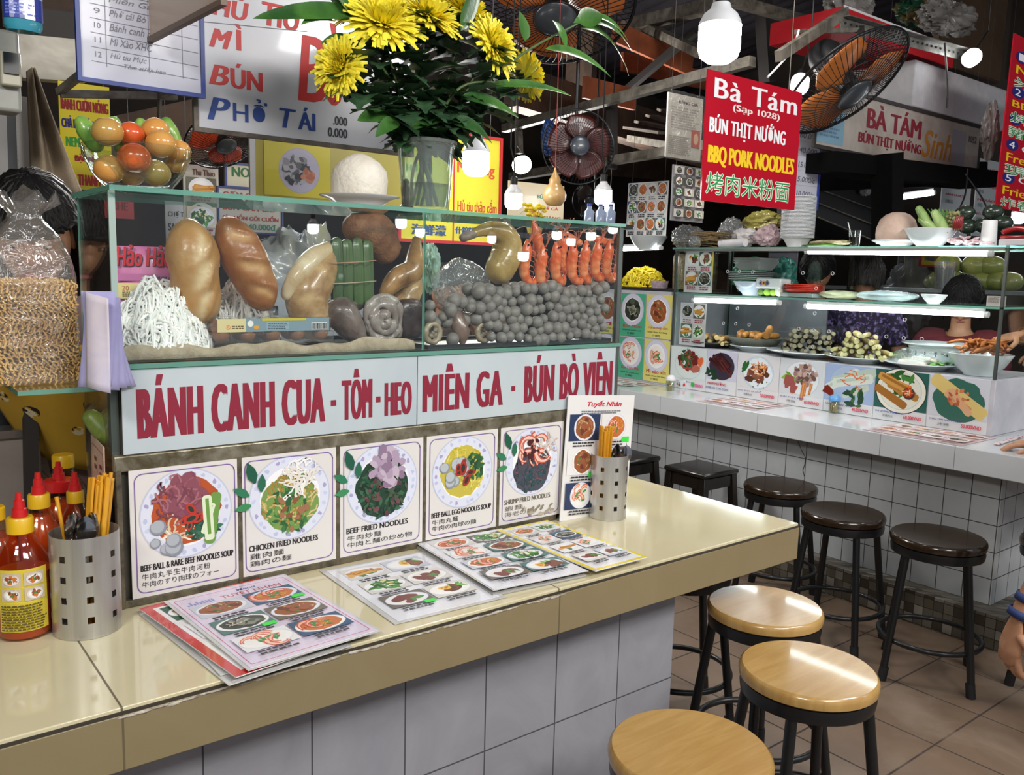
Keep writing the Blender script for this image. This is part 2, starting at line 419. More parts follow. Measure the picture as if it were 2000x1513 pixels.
def rounded(pts, rs, k=5):
    "smooth chain through the points with rounded ends, for tube()"
    P = [V(p) for p in pts]; out = []; ro = []
    def cr(a, b, c, d, t): return .5*((2*b)+(c-a)*t+(2*a-5*b+4*c-d)*t*t+(3*b-a-3*c+d)*t**3)
    n = len(P)
    for i in range(n-1):
        a, b, c, d = P[max(i-1, 0)], P[i], P[i+1], P[min(i+2, n-1)]; ra, rb, rc, rd = rs[max(i-1, 0)], rs[i], rs[i+1], rs[min(i+2, n-1)]
        for j in range(k): t = j/k; out.append(cr(a, b, c, d, t)); ro.append(max(cr(ra, rb, rc, rd, t), .0005))
    out.append(P[-1]); ro.append(rs[-1])
    d0 = (out[0]-out[1]).normalized(); d1 = (out[-1]-out[-2]).normalized(); r0, r1 = ro[0], ro[-1]
    pre = [out[0]+d0*r0*math.sin(a)*.9 for a in (1.45, 1.1, .6)]; prer = [r0*math.cos(a) for a in (1.45, 1.1, .6)]
    post = [out[-1]+d1*r1*math.sin(a)*.9 for a in (.6, 1.1, 1.45)]; postr = [r1*math.cos(a) for a in (.6, 1.1, 1.45)]
    return pre+out+post, prer+ro+postr
def wrap(me, R):
    "bend a flat print round an upright cylinder of radius R"
    for v in me.vertices:
        a = v.co.x/R; q = R+v.co.z; v.co = (q*math.sin(a), -q*math.cos(a), v.co.y)
    return me
# ================================================================ setting: floor
FLO = tiled('terracotta_floor_tiles', '84705f', '3c322c', (.318, .30), (.838, -.207, 0), .004, .40, var='64503f', vs=3.2, bump=.5, dirt='938373')
struct('floor', MB().box((-5, -4, -.05), (8, 9, 0)), FLO, 'brown terracotta tiled market floor')
# ================================================================ main counter
H = .76
cream = tiled('cream_counter_tile', 'd8cfae', '6b6047', (.92, .95), (0, 0, 0), .0022, .09, var='cfc39c', vs=2, coat=.25, bump=.2)
tan = tiled('tan_apron_tile', '8f8163', '63583f', (.92, .5), (0, 0, .3), .0022, .35, var='857655', vs=6, bump=.2)
grey_marble = tiled('grey_marbled_base_tile', 'a9a9af', '4c4c50', (.217, .35), (-.155, 0, -.005), .0022, .3, var='84848c', vs=4.5, bump=.4)
ctr = thing('noodle_counter', 'long cream tiled counter in front of the glass food case', 'counter', (-1.5, .5, 0))
XL = -3.3
MB().box((XL, 0.004, H-.03), (0, .95, H)).build('worktop', cream, ctr, bevel=.002)
MB().box((XL, 0, .654), (0, .03, H-.0115)).box((-.03, .03, .654), (0, .95, H-.0305)).build('apron', tan, ctr, bevel=.002)
MB().box((XL, .13, 0), (-.375, .90, .729)).build('base', grey_marble, ctr)
random.seed(3)
mb = MB()
for i in range(40):
    if i % 9 == 7: continue
    x = -1.83+i*.0235; mb.ball((x, .0, H-.0145+random.uniform(-.0015, .001)), (.016, .0022, random.uniform(.0012, .003)), 8, 5, amp=.6, fr=110, seed=i)
MB().box((XL, .0012, H-.0118), (-.001, .0039, H-.0065)).build('gap_shade_strip', M('gap_shade', '3a342a', .9), ctr)  # dark strip painting the shade of the gap under the tile edge
mb.build('torn_edge_tape', M('dirty_white_tape', 'cfc8bb', .6, var='8c8272', vs=60), ctr)
# ---------------------------------------------------------------- stall front below the case
Z0 = 1.262; Y0 = .42; XA, XB = -1.73, -.352
rust = M('grimy_frame', '6e6450', .6, .2, var='3a3428', vs=30, bump=.5, bs=80, lo=.4, hi=.7)
alu = M('dirty_aluminium', 'a9a28e', .38, .75, var='6b6148', vs=24, bump=.3, bs=60)
st = thing('stall_cabinet', 'stall cabinet with grimy metal frame carrying the glass food case', 'cabinet', (-1.05, .6, H))
MB().box((XA+.006, Y0+.012, H), (XB-.01, Y0+.035, 1.245)).build('front_board', M('cabinet_body', '57534a', .6, var='403c34', vs=9), st)
MB().box((XB-.035, Y0+.036, H), (XB-.012, .70, 1.245)).build('side_board', M('cabinet_body', '57534a', .6), st)
MB().box((XA-.002, Y0+.036, 1.0), (XA+.003, .70, 1.245)).build('side_pane', glassy('scratched_side_pane', 'd8d2c4', .8, .08, alpha=.10, acol='c8bca8'), st)
for yy in (.69,):
    for xx in (XA+.012, XB-.05): MB().box((xx-.012, yy-.012, H), (xx+.012, yy+.012, 1.245)).build('back_post', rust, st)
mb = MB(); mb.bar((XA-.012, Y0+.004, 1.06), (XB-.18, Y0+.004, 1.06), .02, .034); mb.build('top_rail', alu, st, bevel=.004)
MB().bar((XA, Y0+.004, H+.008), (-.57, Y0+.004, H+.008), .018, .016).build('bottom_rail', rust, st, bevel=.002)
PX = [(-1.715, -1.503), (-1.483, -1.277), (-1.262, -1.03), (-1.012, -.80), (-.782, -.577)]
px_bounds = [(252, 466), (468, 655), (661, 823), (829, 966), (972, 1092)]
PX = [(at(a, 1000, y=Y0).x, at(b, 1000, y=Y0).x) for a, b in px_bounds]
for x in [XA-.004]+[(PX[i][1]+PX[i+1][0])/2 for i in range(4)]+[PX[4][1]+.006]:
    MB().bar((x, Y0+.002, H), (x, Y0+.002, 1.05), .017, .012, up=(1, 0, 0)).build('upright', rust, st, bevel=.002)
MB().box((XA-.01, Y0+.013, 1.075), (XA+.005, Y0+.035, 1.245)).build('corner_post', M('corner_steel', '5d6660', .4, .6), st)
MB().box((XB-.009, Y0-.003, H+.3), (XB+.005, Y0+.006, Z0-.014)).build('corner_post', M('steel_corner', '7d8683', .3, .8), st)
# ---------------------------------------------------------------- five dish posters
paper = M('poster_card', 'e0dcd8', .38, coat=.15)
BL = 'bcc4e0 a9a3c8 c8d0ea'.split()
green = '2f5a42 3d6b4a 274a3a 557f4e'
D1 = [('bed', 'b8542c', 1, 0, .05, .66), ('noodle', 'd9c7a8 efe6d2', 18, -.1, -.45, .3, .2), ('leaf', '2e5f4a 3d7555 1f4a3a', 60, .3, -.25, .34, .1),
      ('slice', '8b4f5c 9c5a68 84455a', 16, -.12, .32, .36, .24), ('noodle', 'a86a72 7a4350', 30, -.15, .3, .42, .2),
      ('ring', 'c0392b 8e2f25 2f3a30', 6, .2, -.08, .26, .13), ('ball', '8a8f98 aeb3ba', 5, -.42, -.42, .3, .14),
      ('roll', 'dfe9c8 6f9a4a', 3, .5, -.1, .12, .42, 1.45)]
D2 = [('bed', '7a9a50', 1, 0, -.1, .62), ('noodle', 'c8a860 a88440 d8c088', 70, 0, -.1, .55, .18), ('leaf', '3f7a44 2f5f38 6a9a4c', 60, .05, -.2, .52, .09),
      ('bit', 'a07050 8a5a3a', 14, 0, -.3, .4, .07), ('noodle', 'f4f2ee e6e0d6', 40, .25, .3, .38, .22)]
D3 = [('bed', '23402f', 1, 0, -.08, .66), ('leaf', '24523a 3a6a4a 16342a 4a5a44', 130, 0, -.15, .6, .08), ('bit', '5a3a40 70484c', 20, 0, -.2, .5, .06),
      ('bit', 'b09ab0 8f7690 c4b2c2', 46, .08, .35, .42, .12)]
D4 = [('bed', 'c8b84a', 1, 0, 0, .64), ('noodle', 'd8c84a b8a83a e6dc80', 60, 0, 0, .58, .16), ('leaf', '3f7a44 2f5f38 1f4a34', 50, .3, .1, .32, .1),
      ('ball', '8f959a b9bfc2', 9, -.3, -.05, .45, .14), ('ring', 'a8322a 702420 3a3026', 6, .05, .0, .24, .14)]
D5 = [('bed', '4a4a58', 1, 0, -.2, .62), ('noodle', '4c4450 3a3a46 6a5058', 60, 0, -.25, .52, .16), ('leaf', '2a4a50 34545a', 40, 0, -.35, .45, .08),
      ('noodle', 'd8d0c8 c8b0a8', 22, .4, .25, .22, .2), ('shrimp', 'c8604e f0c8b4', 9, .05, .3, .36, .22), ('bit', '4a2024', 12, 0, .3, .3, .08)]
CJ = [('BEEF BALL & RARE BEEF NOODLES SOUP', '牛肉丸半生牛肉河粉', '牛肉のすり肉球のフォー'), ('CHICKEN FRIED NOODLES', '雞肉麵', '鶏肉の麺'), ('BEEF FRIED NOODLES', '牛肉炒麵', '牛肉と麺の炒め物'),
      ('BEEF BALL EGG NOODLES SOUP', '牛肉丸麵', '牛肉の肉球の麺'), ('SHRIMP FRIED NOODLES', '蝦麵', '海老の麺')]
TXW = [(.93, .62, .70), (.78, .34, .42), (.80, .40, .78), (.92, .36, .62), (.80, .28, .46)]
LAB = ['dish poster of beef balls and rare beef noodle soup, leftmost on the stall front', 'dish poster of chicken fried noodles with green leaves on the stall front', 'dish poster of beef fried noodles under grey meat slices on the stall front',
       'dish poster of yellow egg noodle soup with grey beef balls', 'stained dish poster of shrimp fried noodles at right end of stall front']
for i, sp in enumerate((D1, D2, D3, D4, D5)):
    a, b = PX[i]; m, w, h = wall_frame(a, b, Y0-.006, H+.017, 1.045)
    t = thing('dish_poster', LAB[i], 'poster', mat=m, group='dish posters on the stall front')
    MB().box((0, 0, -.003), (w, h, 0)).build('card', paper, t, local=True)
    p = Pic(seed=10+i); p.dish(w*.5, h*.615, w*.425, sp, plate='dde0ee', rim='c4c8dc', deco=BL, fs=1.12)
    if i in (1, 2, 4):
        for k, (dx, dy, an, L) in enumerate(((.14, .80, 1.9, .2), (.08, .70, 2.6, .16), (.10, .62, 3.3, .15), (.2, .72, 1.5, .16))):
            x, y = w*dx, h*dy-h*.02; c = ('1f5a44', '2f7a58', '3f8a5a', '2a6a50')[k]; L *= w
            ca, sa = math.cos(an), math.sin(an)
            p.strip([(x, y), (x+ca*L*.35, y+sa*L*.35), (x+ca*L*.7, y+sa*L*.7), (x+ca*L*1.1, y+sa*L*1.1)], [L*.1, L*.5, L*.45, L*.03], c)
    p.build('dish_picture', t)
    q = Pic(z=.0008); q.rrect(w*.045, h*.035, w*.91, h*.93, .016, .0022, '7d5f9c'); q.build('purple_border', t)
    L = Pic(z=.001); e, c1, c2 = CJ[i]; we, w1, w2 = TXW[i]; ink = '201a1e' if i < 4 else '6b6258'
    L.text(e, w*.075, h*.205, w*we*.92, h*.05, ink, heavy=.0006); L.text(c1, w*.085, h*.135, w*w1, h*.05, ink, space=1.15); L.text(c2, w*.085, h*.075, w*w2, h*.048, ink)
    L.build('lettering', t)
    if i == 4:
        s5 = Pic(z=.0012, seed=4)
        for k in range(26): s5.ell(w*(.35+.5*random.random()), h*(.03+.1*random.random()), .008, .004, random.choice(('a59a86', '8a8070', 'b8ae9c')), random.random(), 7, .4)
        s5.build('grime', t)
# ---------------------------------------------------------------- sign panel with red letters
pale = M('pale_sign_panel', 'c3cdd0', .22, coat=.5, var='b3bec4', vs=2.2)
for (ua, ub, words, lab) in ((235, 812, [('BÁNH CANH CUA', .04, .60), ('-', .660, .020), ('TÔM', .70, .118), ('-', .832, .018), ('HEO', .866, .112)], 'pale sign panel with red words BÁNH CANH CUA TÔM HEO'),
                             (812, 1197, [('MIÊN GA', .02, .37), ('-', .43, .02), ('BÚN BÒ VIÊN', .495, .49)], 'pale sign panel with red words MIÊN GA BÚN BÒ VIÊN')):
    xa, xb = at(ua, 800, y=Y0).x+.0015, at(ub, 760, y=Y0).x; m, w, h = wall_frame(xa, xb, Y0-.006, 1.078, 1.248)
    t = thing('stall_sign', lab, 'sign', mat=m, group='lettered sign panels under the glass case')
    MB().box((0, 0, -.004), (w, h, 0)).build('panel', pale, t, local=True, bevel=.001)
    L = Pic()
    for s_, fx, fw in words:
        up = any(ch in 'ÁÔÊÚÒ' for ch in s_)
        if s_ == '-': L.rect(w*fx, h*.38, w*fw, h*.08, '8a1c34')
        else: L.text(s_, w*fx, h*.17, w*fw, h*(.76 if 'Á' in s_ or 'Ú' in s_ else .70 if 'Ô' in s_ or 'Ê' in s_ else .48), '8a1c34', heavy=.0042 if len(s_) > 3 else .0033, space=1.14)
    L.build('lettering', t, INKM)
# ================================================================ glass food case
Z0, Z1, YB = 1.262, 1.602, .70
cg = glassy('case_glass', 'fdfffe', 1.0)
ge = glassy('glass_edge', 'a8d8c8', 1.0, .12, alpha=.55, acol='7fbcaa')
cs = thing('glass_food_case', 'greenish glass display case filled with noodles, bread, meat and shrimp', 'display case', (-1.05, .55, Z0))
def pane(name, lo, hi, mat=cg):
    o = MB().box(lo, hi).build(name, [mat, ge], cs, smooth=0)
    d = [hi[i]-lo[i] for i in range(3)]; k = d.index(min(d))
    for p in o.data.polygons:
        if abs(p.normal[k]) < .5: p.material_index = 1
    return o
pane('glass_shelf', (XA-.01, Y0-.012, Z0-.012), (XB+.006, YB+.01, Z0-.002))
xm = at(830, 540, y=Y0).x
pane('glass_top', (XA-.008, Y0-.03, Z1-.01), (xm+.02, YB+.01, Z1)); pane('glass_top', (xm+.021, Y0-.014, Z1-.008), (XB+.004, YB+.01, Z1+.001))
pane('front_pane', (XA, Y0, Z0), (xm-.001, Y0+.004, Z1-.011)); pane('front_pane', (xm+.001, Y0, Z0), (XB-.004, Y0+.004, Z1-.011))
pane('side_pane', (XA, Y0+.005, Z0), (XA+.004, YB, Z1-.011)); pane('side_pane', (XB-.004, Y0+.005, Z0), (XB, YB, Z1-.011))
pane('divider_pane', (xm-.003, Y0+.006, Z0), (xm+.001, YB-.005, Z1-.012))
MB().box((XA-.004, Y0-.003, Z0-.01), (XA+.008, Y0+.003, Z1-.01)).build('corner_strip', M('frosted_glue', '9fb3ab', .4), cs)
for yy in (Y0, YB-.003): MB().box((XB-.009, yy-.003, Z0), (XB+.005, yy+.006, Z1-.01)).build('corner_strip', M('steel_corner', '7d8683', .3, .8), cs)
# ================================================================ menus lying on the counter
DI = {'soup': [('bed', '9a5a34', 1, 0, 0, .68), ('noodle', 'd8c090 b89060', 14, 0, 0, .5, .2), ('leaf', '5a8a4a 3a6a3a', 10, 0, 0, .4, .12), ('bit', 'a05a40 703a2c', 8, 0, .1, .45, .16)],
      'green': [('leaf', '3a7a34 2a5a2a 5a9a44', 34, 0, 0, .6, .2), ('bit', 'e0d090 f0e8c8', 5, .2, .2, .4, .1)],
      'rice': [('bed', 'f4f2ee', 1, -.2, 0, .5), ('leaf', '5a9a4a 7aba5a', 8, .3, .3, .3, .2), ('bit', '7a4a34 5a3426 8a5a3a', 9, .25, -.1, .35, .22), ('ring', 'e8c050 d07028', 2, -.2, .1, .2, .2)],
      'red': [('bed', 'c8703a', 1, 0, 0, .66), ('noodle', 'e0b050 d8902c', 16, 0, 0, .5, .22), ('shrimp', 'c84a34 f0b8a0', 5, 0, .05, .4, .26), ('leaf', '4a8a44', 7, 0, -.1, .4, .12)],
      'rolls': [('leaf', '3f7f3f', 8, 0, -.3, .4, .2), ('roll', 'c88a3a a86a28 e0a850', 6, 0, 0, .35, .5, .1)],
      'dark': [('bed', '3a4038', 1, 0, 0, .68), ('bit', '55604e 2a302a 8a8a7a', 20, 0, 0, .55, .18), ('noodle', 'd0c8b8', 6, 0, 0, .4, .2)],
      'meat': [('bed', 'e8e4dc', 1, 0, 0, .6), ('slice', '7a4038 8c5044', 8, 0, 0, .4, .26), ('leaf', '4f8f44', 6, .3, -.2, .3, .16)],
      'shrimp': [('bed', 'f0eee8', 1, 0, 0, .6), ('noodle', 'f2ead8', 12, 0, 0, .5, .2), ('shrimp', 'd86a50 f4c8b0', 7, 0, 0, .45, .26), ('leaf', '4f8f54', 6, 0, 0, .4, .14)]}
BG = 'c8ccd4 e6e6e6 3a5a78 70685c d8d4cc 4f7a70'.split()
def menu_grid(t, w, h, x0, y0, x1, y1, nx, ny, kinds, seed=1, seams=True, cap='39383c', tags=(), bgs=BG, gapx=.05, gapy=.28, z=.0006, sq=.62):
    "a grid of dish photographs with a caption under each"
    p = Pic(z=z, seed=seed); R = p.R; L = p
    cw, ch = (x1-x0)/nx, (y1-y0)/ny
    for j in range(ny):
        for i in range(nx):
            k = j*nx+i; X = x0+cw*i+cw*gapx/2; Yt = y1-ch*j; ww = cw*(1-gapx); hh = ch*(1-gapy)
            p.rect(X, Yt-hh, ww, hh, R.choice(bgs)); r = min(ww*.49, hh*.5/sq)
            p.dish(X+ww/2, Yt-hh/2, r, DI[kinds[k % len(kinds)]], plate=R.choice(('e8e8ee', 'f2f0ec', 'dfe4ee')), rim='c8ccd8', sq=sq, fs=1.25)
            L.scrib(X+ww*.15, Yt-ch*.97, ww*.7, ch*gapy*.75, cap, 2)
            if k in tags: L.rect(X+ww*.72, Yt-hh-ch*.08, ww*.26, ch*.16, '3fe04a')
    p.build('dish_pictures', t)
film = glassy('laminate_film', 'fbfbff', .8, .12, alpha=.04, acol='e8e8f0')
def menu(name, lab, cat, c, z, col, seed, kinds, nx, ny, marg=.012, edge='e9e9ee', film_m=.008, tilt=0, th=.0015, title=None, tags=(), rim=None, box=(.06, .05, .94, .95), group='menus lying on the cream counter', bgs=BG, fit=True):
    bl, br, tl = [at(u, v, z=z) for u, v in c]
    m, w, h = frame(bl, br, tl, fit)
    t = thing(name, lab, cat, mat=m, group=group)
    MB().box((-film_m, -film_m, -th), (w+film_m, h+film_m, -th*.5)).build('plastic_sleeve', M('cloudy_sleeve', 'c9c8c6', .2, coat=.6), t, local=True, bevel=.0004)
    p = Pic(z=.0001)
    if rim: p.rect(0, 0, w, h, rim); p.rect(marg, marg, w-2*marg, h-2*marg, col)
    else: p.rect(0, 0, w, h, col)
    if title: title(p, w, h)
    MB().box((0, 0, -th), (w, h, 0)).build('card', M('menu_card', 'e6e4e2', .35), t, local=True)
    p.build('printed_sheet', t, INKC)
    menu_grid(t, w, h, w*box[0], h*box[1], w*box[2], h*box[3], nx, ny, kinds, seed, tags=tags, bgs=bgs)
    return t, w, h
# the loose laminated sheets under the red and pink menus
for k, (bl_, br_, tl_) in enumerate((((447, 1338), (690, 1262), (262, 1200)), ((430, 1318), (655, 1262), (330, 1230)))):
    bl, br, tl = [at(*q, z=H+.003+.003*k) for q in (bl_, br_, tl_)]; m, w, h = frame(bl, br, tl, True)
    t = thing('laminated_sheet', ('cloudy laminated sheet under the red menu, lowest of the pile', 'cloudy laminated sheet just under the red and pink menus')[k], 'menu', mat=m, group='loose laminated sheets under the red menu')
    MB().box((0, 0, -.002), (w, h, 0)).build('sleeve', M('cloudy_sleeve', 'c9c8c6', .2, coat=.6), t, local=True, bevel=.0006)
    MB().box((.01, .01, 0), (w-.01, h-.01, .0004)).build('paper', M('grey_paper', 'b4b0aa', .5), t, local=True)
menu('menu', 'red bordered menu with fried rolls and green vegetables, under the pink menu', 'menu', ((461, 1322), (720, 1243), (272, 1188)), H+.011, 'eceae8', 31, ['rolls', 'rice', 'dark', 'soup', 'green', 'meat'], 2, 3, marg=.019, rim='c9261f', fit='y', film_m=.001, box=(.1, .08, .93, .93), bgs=['2f5a48', 'd8d4cc', 'e6e6e6'])
def tt(p, w, h):
    p.rrect(w*.03, h*.03, w*.94, h*.94, .004, .0018, 'c2526c')
    p.text('Menu', w*.52, h*.915, w*.17, h*.035, '4a6aa0', bold=.03, shear=.2); p.text('TUYET NHAN', w*.36, h*.855, w*.52, h*.045, 'b0344a', bold=.02)
    for k in range(9): p.rect(w*(.08+.025*k), h*.855, w*.018, h*(.02+.03*abs(math.sin(k*1.7))), '7d84c4')
    p.text('BÒ HUẾ', w*.24, h*.595, w*.16, h*.024, '2a2a30', bold=.03); p.text('MÌ QUẢNG', w*.66, h*.63, w*.2, h*.024, '2a2a30', bold=.03); p.text('BÒ KHO', w*.68, h*.375, w*.17, h*.024, '2a2a30', bold=.03)
menu('menu', 'pink laminated menu titled TUYET NHAN lying on the red menu', 'menu', ((489, 1304), (722, 1222), (328, 1174)), H+.016, 'dccfe2', 32, ['soup', 'red', 'dark', 'soup', 'shrimp', 'red'], 2, 3, film_m=.007, fit='y', title=tt, tags=(1, 2), box=(.06, .06, .94, .84))
menu('menu', 'white laminated rice dish menu lying nearest the counter edge', 'menu', ((776, 1212), (968, 1160), (652, 1112)), H+.003, 'e6e6ec', 33, ['rolls', 'rice', 'green', 'meat', 'meat', 'rice'], 2, 3, tags=(4,), film_m=.012, box=(.07, .07, .93, .95))
bl, br, tl = [at(*q, z=H+.006) for q in ((963, 1160), (1140, 1120), (820, 1064))]; m, w, h = frame(bl, br, tl, True)
t = thing('menu_booklet', 'closed white menu booklet lying under the yellow menu', 'menu', mat=m, group='menus lying on the cream counter')
MB().box((0, 0, -.005), (w, h, 0)).build('pages', M('grey_page_edge', '8a8884', .5, var='c8c6c2', vs=300, stretch=(.01, .01, 8)), t, local=True)
menu('menu', 'open white menu sheet with eight dishes on the white booklet', 'menu', ((965, 1151), (1142, 1112), (821, 1058)), H+.0135, 'e8e8ee', 34, ['red', 'green', 'shrimp', 'soup', 'red', 'green', 'meat', 'rice'], 2, 4, film_m=.004, box=(.07, .05, .95, .95))
menu('menu', 'yellow bordered menu lying on top at the right end of the menus', 'menu', ((1163, 1114), (1272, 1090), (955, 1039)), H+.018, 'ecebee', 35, ['red', 'green', 'shrimp', 'dark', 'rolls', 'shrimp', 'meat', 'meat'], 2, 4, marg=.01, rim='ecd61c', film_m=.001, th=.003, box=(.1, .06, .92, .95))
# standing menu beside the posters
m, w, h = frame(at(1093, 1018, z=H+.001), at(1222, 1003, y=.39), at(1112, 772, y=.402)); h = (at(1112, 772, y=.41)-at(1093, 1018, z=H)).length
t = thing('standing_menu', 'tall white menu card standing behind the right chopstick holder', 'menu', mat=m)
MB().box((0, 0, -.003), (w, h, 0)).build('card', M('menu_card', 'e6e4e2', .35), t, local=True, bevel=.0006)
p = Pic(); p.text('Tuyết Nhân', w*.28, h*.9, w*.52, h*.06, 'c8283c', bold=.03, shear=.25); p.scrib(w*.2, h*.85, w*.62, h*.03, '707078', 2); p.build('heading', t)
menu_grid(t, w, h, w*.03, h*.03, w*.97, h*.85, 2, 3, ['soup', 'red', 'soup', 'shrimp', 'shrimp', 'rolls'], 36, sq=.95, gapy=.22, tags=(1, 2), bgs=['e8e6e4', '2a3a5c', '54504c'])
# ================================================================ in the case, left half
R0 = random.Random(7)
ZS = Z0-.001
towel = thing('towel', 'beige towel spread along the bottom of the glass case', 'towel', (-1.4, .5, ZS))
def tw(u, v):
    x = XA+.012+u*(xm-XA-.03); y = .435+v*.2; e = math.exp(-(v/.09)**2)
    return (x, y+.004*math.sin(u*31), ZS+.003+(.004*math.sin(v*9+u*5)**2+e*(.026+.006*math.sin(u*17)+.004*math.sin(u*41)))*min(1, v*26)**.5)
MB().grid(tw, 110, 60).build('cloth', M('beige_towel', 'bcae96', .95, var='a3947b', vs=40, bump=.8, bs=500, bd=.002), towel, smooth=80, solid=.004)
def mound_strands(name, lab, cat, c, rx, ry, h, n, r, mat, seed, step=.012, L=14, flat=1, kind='stuff', side=1.0):
    R = random.Random(seed); mb = MB()
    for i in range(n):
        a, d = R.uniform(0, 2*PI), math.sqrt(R.random()); x, y = d*math.cos(a), d*math.sin(a)*side; q = R.uniform(0, 2*PI); P = []; lift = R.uniform(-.03, .015)
        for k in range(L):
            e = min(1, x*x+y*y); z = max(.004, h*(1-e**1.4)*(.9+.25*noise.noise(V((x*2.3+seed, y*2.3, seed))))+lift+.005*math.sin(k*1.3+i)); P.append((c[0]+x*rx, c[1]+y*ry, c[2]+z))
            q += R.uniform(-.55, .55)+(.16 if i % 2 else -.16); nx_, ny_ = x+math.cos(q)*step/rx, y+math.sin(q)*step/ry; dz_ = h*(min(1, x*x+y*y)**1.4-min(1, nx_*nx_+ny_*ny_)**1.4); f_ = step/math.hypot(step, dz_*1.3); x += (nx_-x)*f_; y += (ny_-y)*f_
            m = math.hypot(x, y)
            if m > 1: x /= m; y /= m; q += 1.4
        mb.tube(P, r*R.uniform(.8, 1.15), 5, flat=flat)
    o = mb.build(name, mat); return tag(o, lab, cat, kind=kind)
white_n = M('rice_noodle', 'f4f4f0', .35, sss=.15)
mound_strands('rice_noodles', 'heap of white rice noodles in the front left of the case', 'noodles', (-1.615, .52, ZS+.008), .108, .085, .15, 520, .0027, white_n, 5)
mound_strands('rice_noodles', 'second heap of white rice noodles behind the two baguettes', 'noodles', (-1.43, .61, ZS+.008), .12, .07, .15, 230, .0028, white_n, 6)
# pink packet of instant noodles
m, w, h = frame(at(226, 590, y=.60), at(352, 590, y=.575), at(226, 452, y=.61))
pk = thing('noodle_packet', 'pink packet of instant noodles standing behind the rice noodles', 'packet', mat=m)
def pillow(u, v): b = (4*u*(1-u))**.5*(4*v*(1-v))**.5; return (u*w, v*h-.03, .014*b)
MB().grid(pillow, 16, 14).grid(lambda u, v: (u*w, v*h-.03, -.016*(4*u*(1-u))**.5*(4*v*(1-v))**.5), 16, 14).build('wrapper', M('pink_wrapper', 'e08ab8', .25, coat=.4, var='cf6fa6', vs=20), pk, local=True)
p = Pic(z=.0152); p.rect(w*.84, -.02, w*.13, h*.98, 'a8203c'); p.rect(w*.03, h*.30, w*.8, h*.10, 'c56fa4')
p.text('Hảo Hảo', w*.03, h*.50, w*.86, h*.30, '3a1420', shear=.2, heavy=.0018); p.text('Hảo Hảo', w*.02, h*.51, w*.86, h*.30, 'd0202c', shear=.2, heavy=.0012)
p.text('MÌ TÔM CHUA', w*.5, h*.31, w*.36, h*.07, '2a2458', heavy=.0004); p.rect(w*.04, h*.05, w*.34, h*.22, 'e8d890'); p.text('20', w*.1, h*.16, w*.1, h*.07, 'b03020'); p.scrib(w*.1, h*.07, w*.25, h*.08, '6a5a3a', 3)
p.dish(w*.63, h*.12, w*.2, DI['red'], sq=.8); p.build('printing', pk, INKC)
# baguettes
def crust_mat(): 
    t = NT('bread_crust'); b = t.pbsdf(None, .38, 0, .5, .15)
    tc = t.n('ShaderNodeTexCoord'); f = t.noise(16, 5, .6, dist=.5); lw = t.n('ShaderNodeVertexColor'); lw.layer_name = 'ink'
    t.l(t.mix(t.math('MULTIPLY', f, .5), lw.outputs[0], lin('7a4a22')), b.inputs['Base Color']); t.bump(t.noise(90, 4), .3, .004, b); _M['bread_crust'] = t.m; return t.m
crust = crust_mat()
def baguette(lab, a, b, rad, slashes, seed, dark, light, turn=0):
    a, b = V(a), V(b); ax = (b-a).normalized(); L = (b-a).length; side = ax.cross(V((0, -1, 0))).normalized(); fr = side.cross(ax).normalized()
    if fr.y > 0: fr = -fr
    t = thing('baguette', lab, 'bread', a, group='baguettes in the glass case'); nu, nv = 40, 70; vs = []; cs_ = []; fs = []
    for j in range(nv+1):
        s = j/nv; rr = rad*(max(0, 1-abs(2*s-1)**2.6))**.5*(1+.05*math.sin(s*9+seed))
        for i in range(nu):
            ph = 2*PI*i/nu; q = math.cos(ph); w_ = math.sin(ph); k = 1.0; c = 0
            ang = math.atan2(w_, q)
            for (sc, wc, an) in slashes:
                xx, yy = (s-sc)*L, (w_-wc)*rad; e1, e2 = xx*math.cos(an)+yy*math.sin(an), -xx*math.sin(an)+yy*math.cos(an)
                if q > 0: g = math.exp(-(e1/.034)**4-(e2/.0125)**2); rid = math.exp(-(e1/.036)**4-((e2-.015)/.006)**2); k += -.09*g+.13*rid; c = max(c, g*1.1)-.5*rid
            P = a+ax*(s*L)+(fr*q*.9+side*w_)*rr*k+noise.noise_vector((a+ax*s*L+fr*q*rr+side*w_*rr)*22)*.0038+noise.noise_vector((a+ax*s*L+fr*q*rr+side*w_*rr)*70)*.0012
            vs.append(P); n_ = .5+.5*noise.noise(P*26+V((seed, 0, 0))); tt_ = min(1, max(0, .85*c+.7*(n_-.4))); cs_.append([dark[z]*(1-tt_)+light[z]*tt_ for z in range(3)])
    for j in range(nv):
        for i in range(nu): fs.append((j*nu+i, j*nu+(i+1) % nu, (j+1)*nu+(i+1) % nu, (j+1)*nu+i))
    me = bpy.data.meshes.new('crust'); me.from_pydata([tuple(x) for x in vs], [], fs); me.materials.append(crust)
    at_ = me.color_attributes.new('ink', 'FLOAT_COLOR', 'POINT'); at_.data.foreach_set('color', [z for c in cs_ for z in (*c, 1)])
    me.polygons.foreach_set('use_smooth', [True]*len(me.polygons)); link('crust', me, t)
baguette('pale baguette leaning beside the pink packet in the case', at(392, 625, y=.50)+V((0, 0, -.01)), at(366, 428, y=.505), .054, [(.74, .1, .45), (.47, .05, .45), (.2, 0, .45)], 1, lin('b98a4c'), lin('e6cfa0'))
baguette('dark crusted baguette leaning to the right in the case', at(527, 605, y=.50), at(437, 424, y=.515), .048, [(.78, .05, -.95), (.47, .0, -.95), (.2, -.05, -.9)], 2, lin('9a5c28'), lin('d8ae74'))
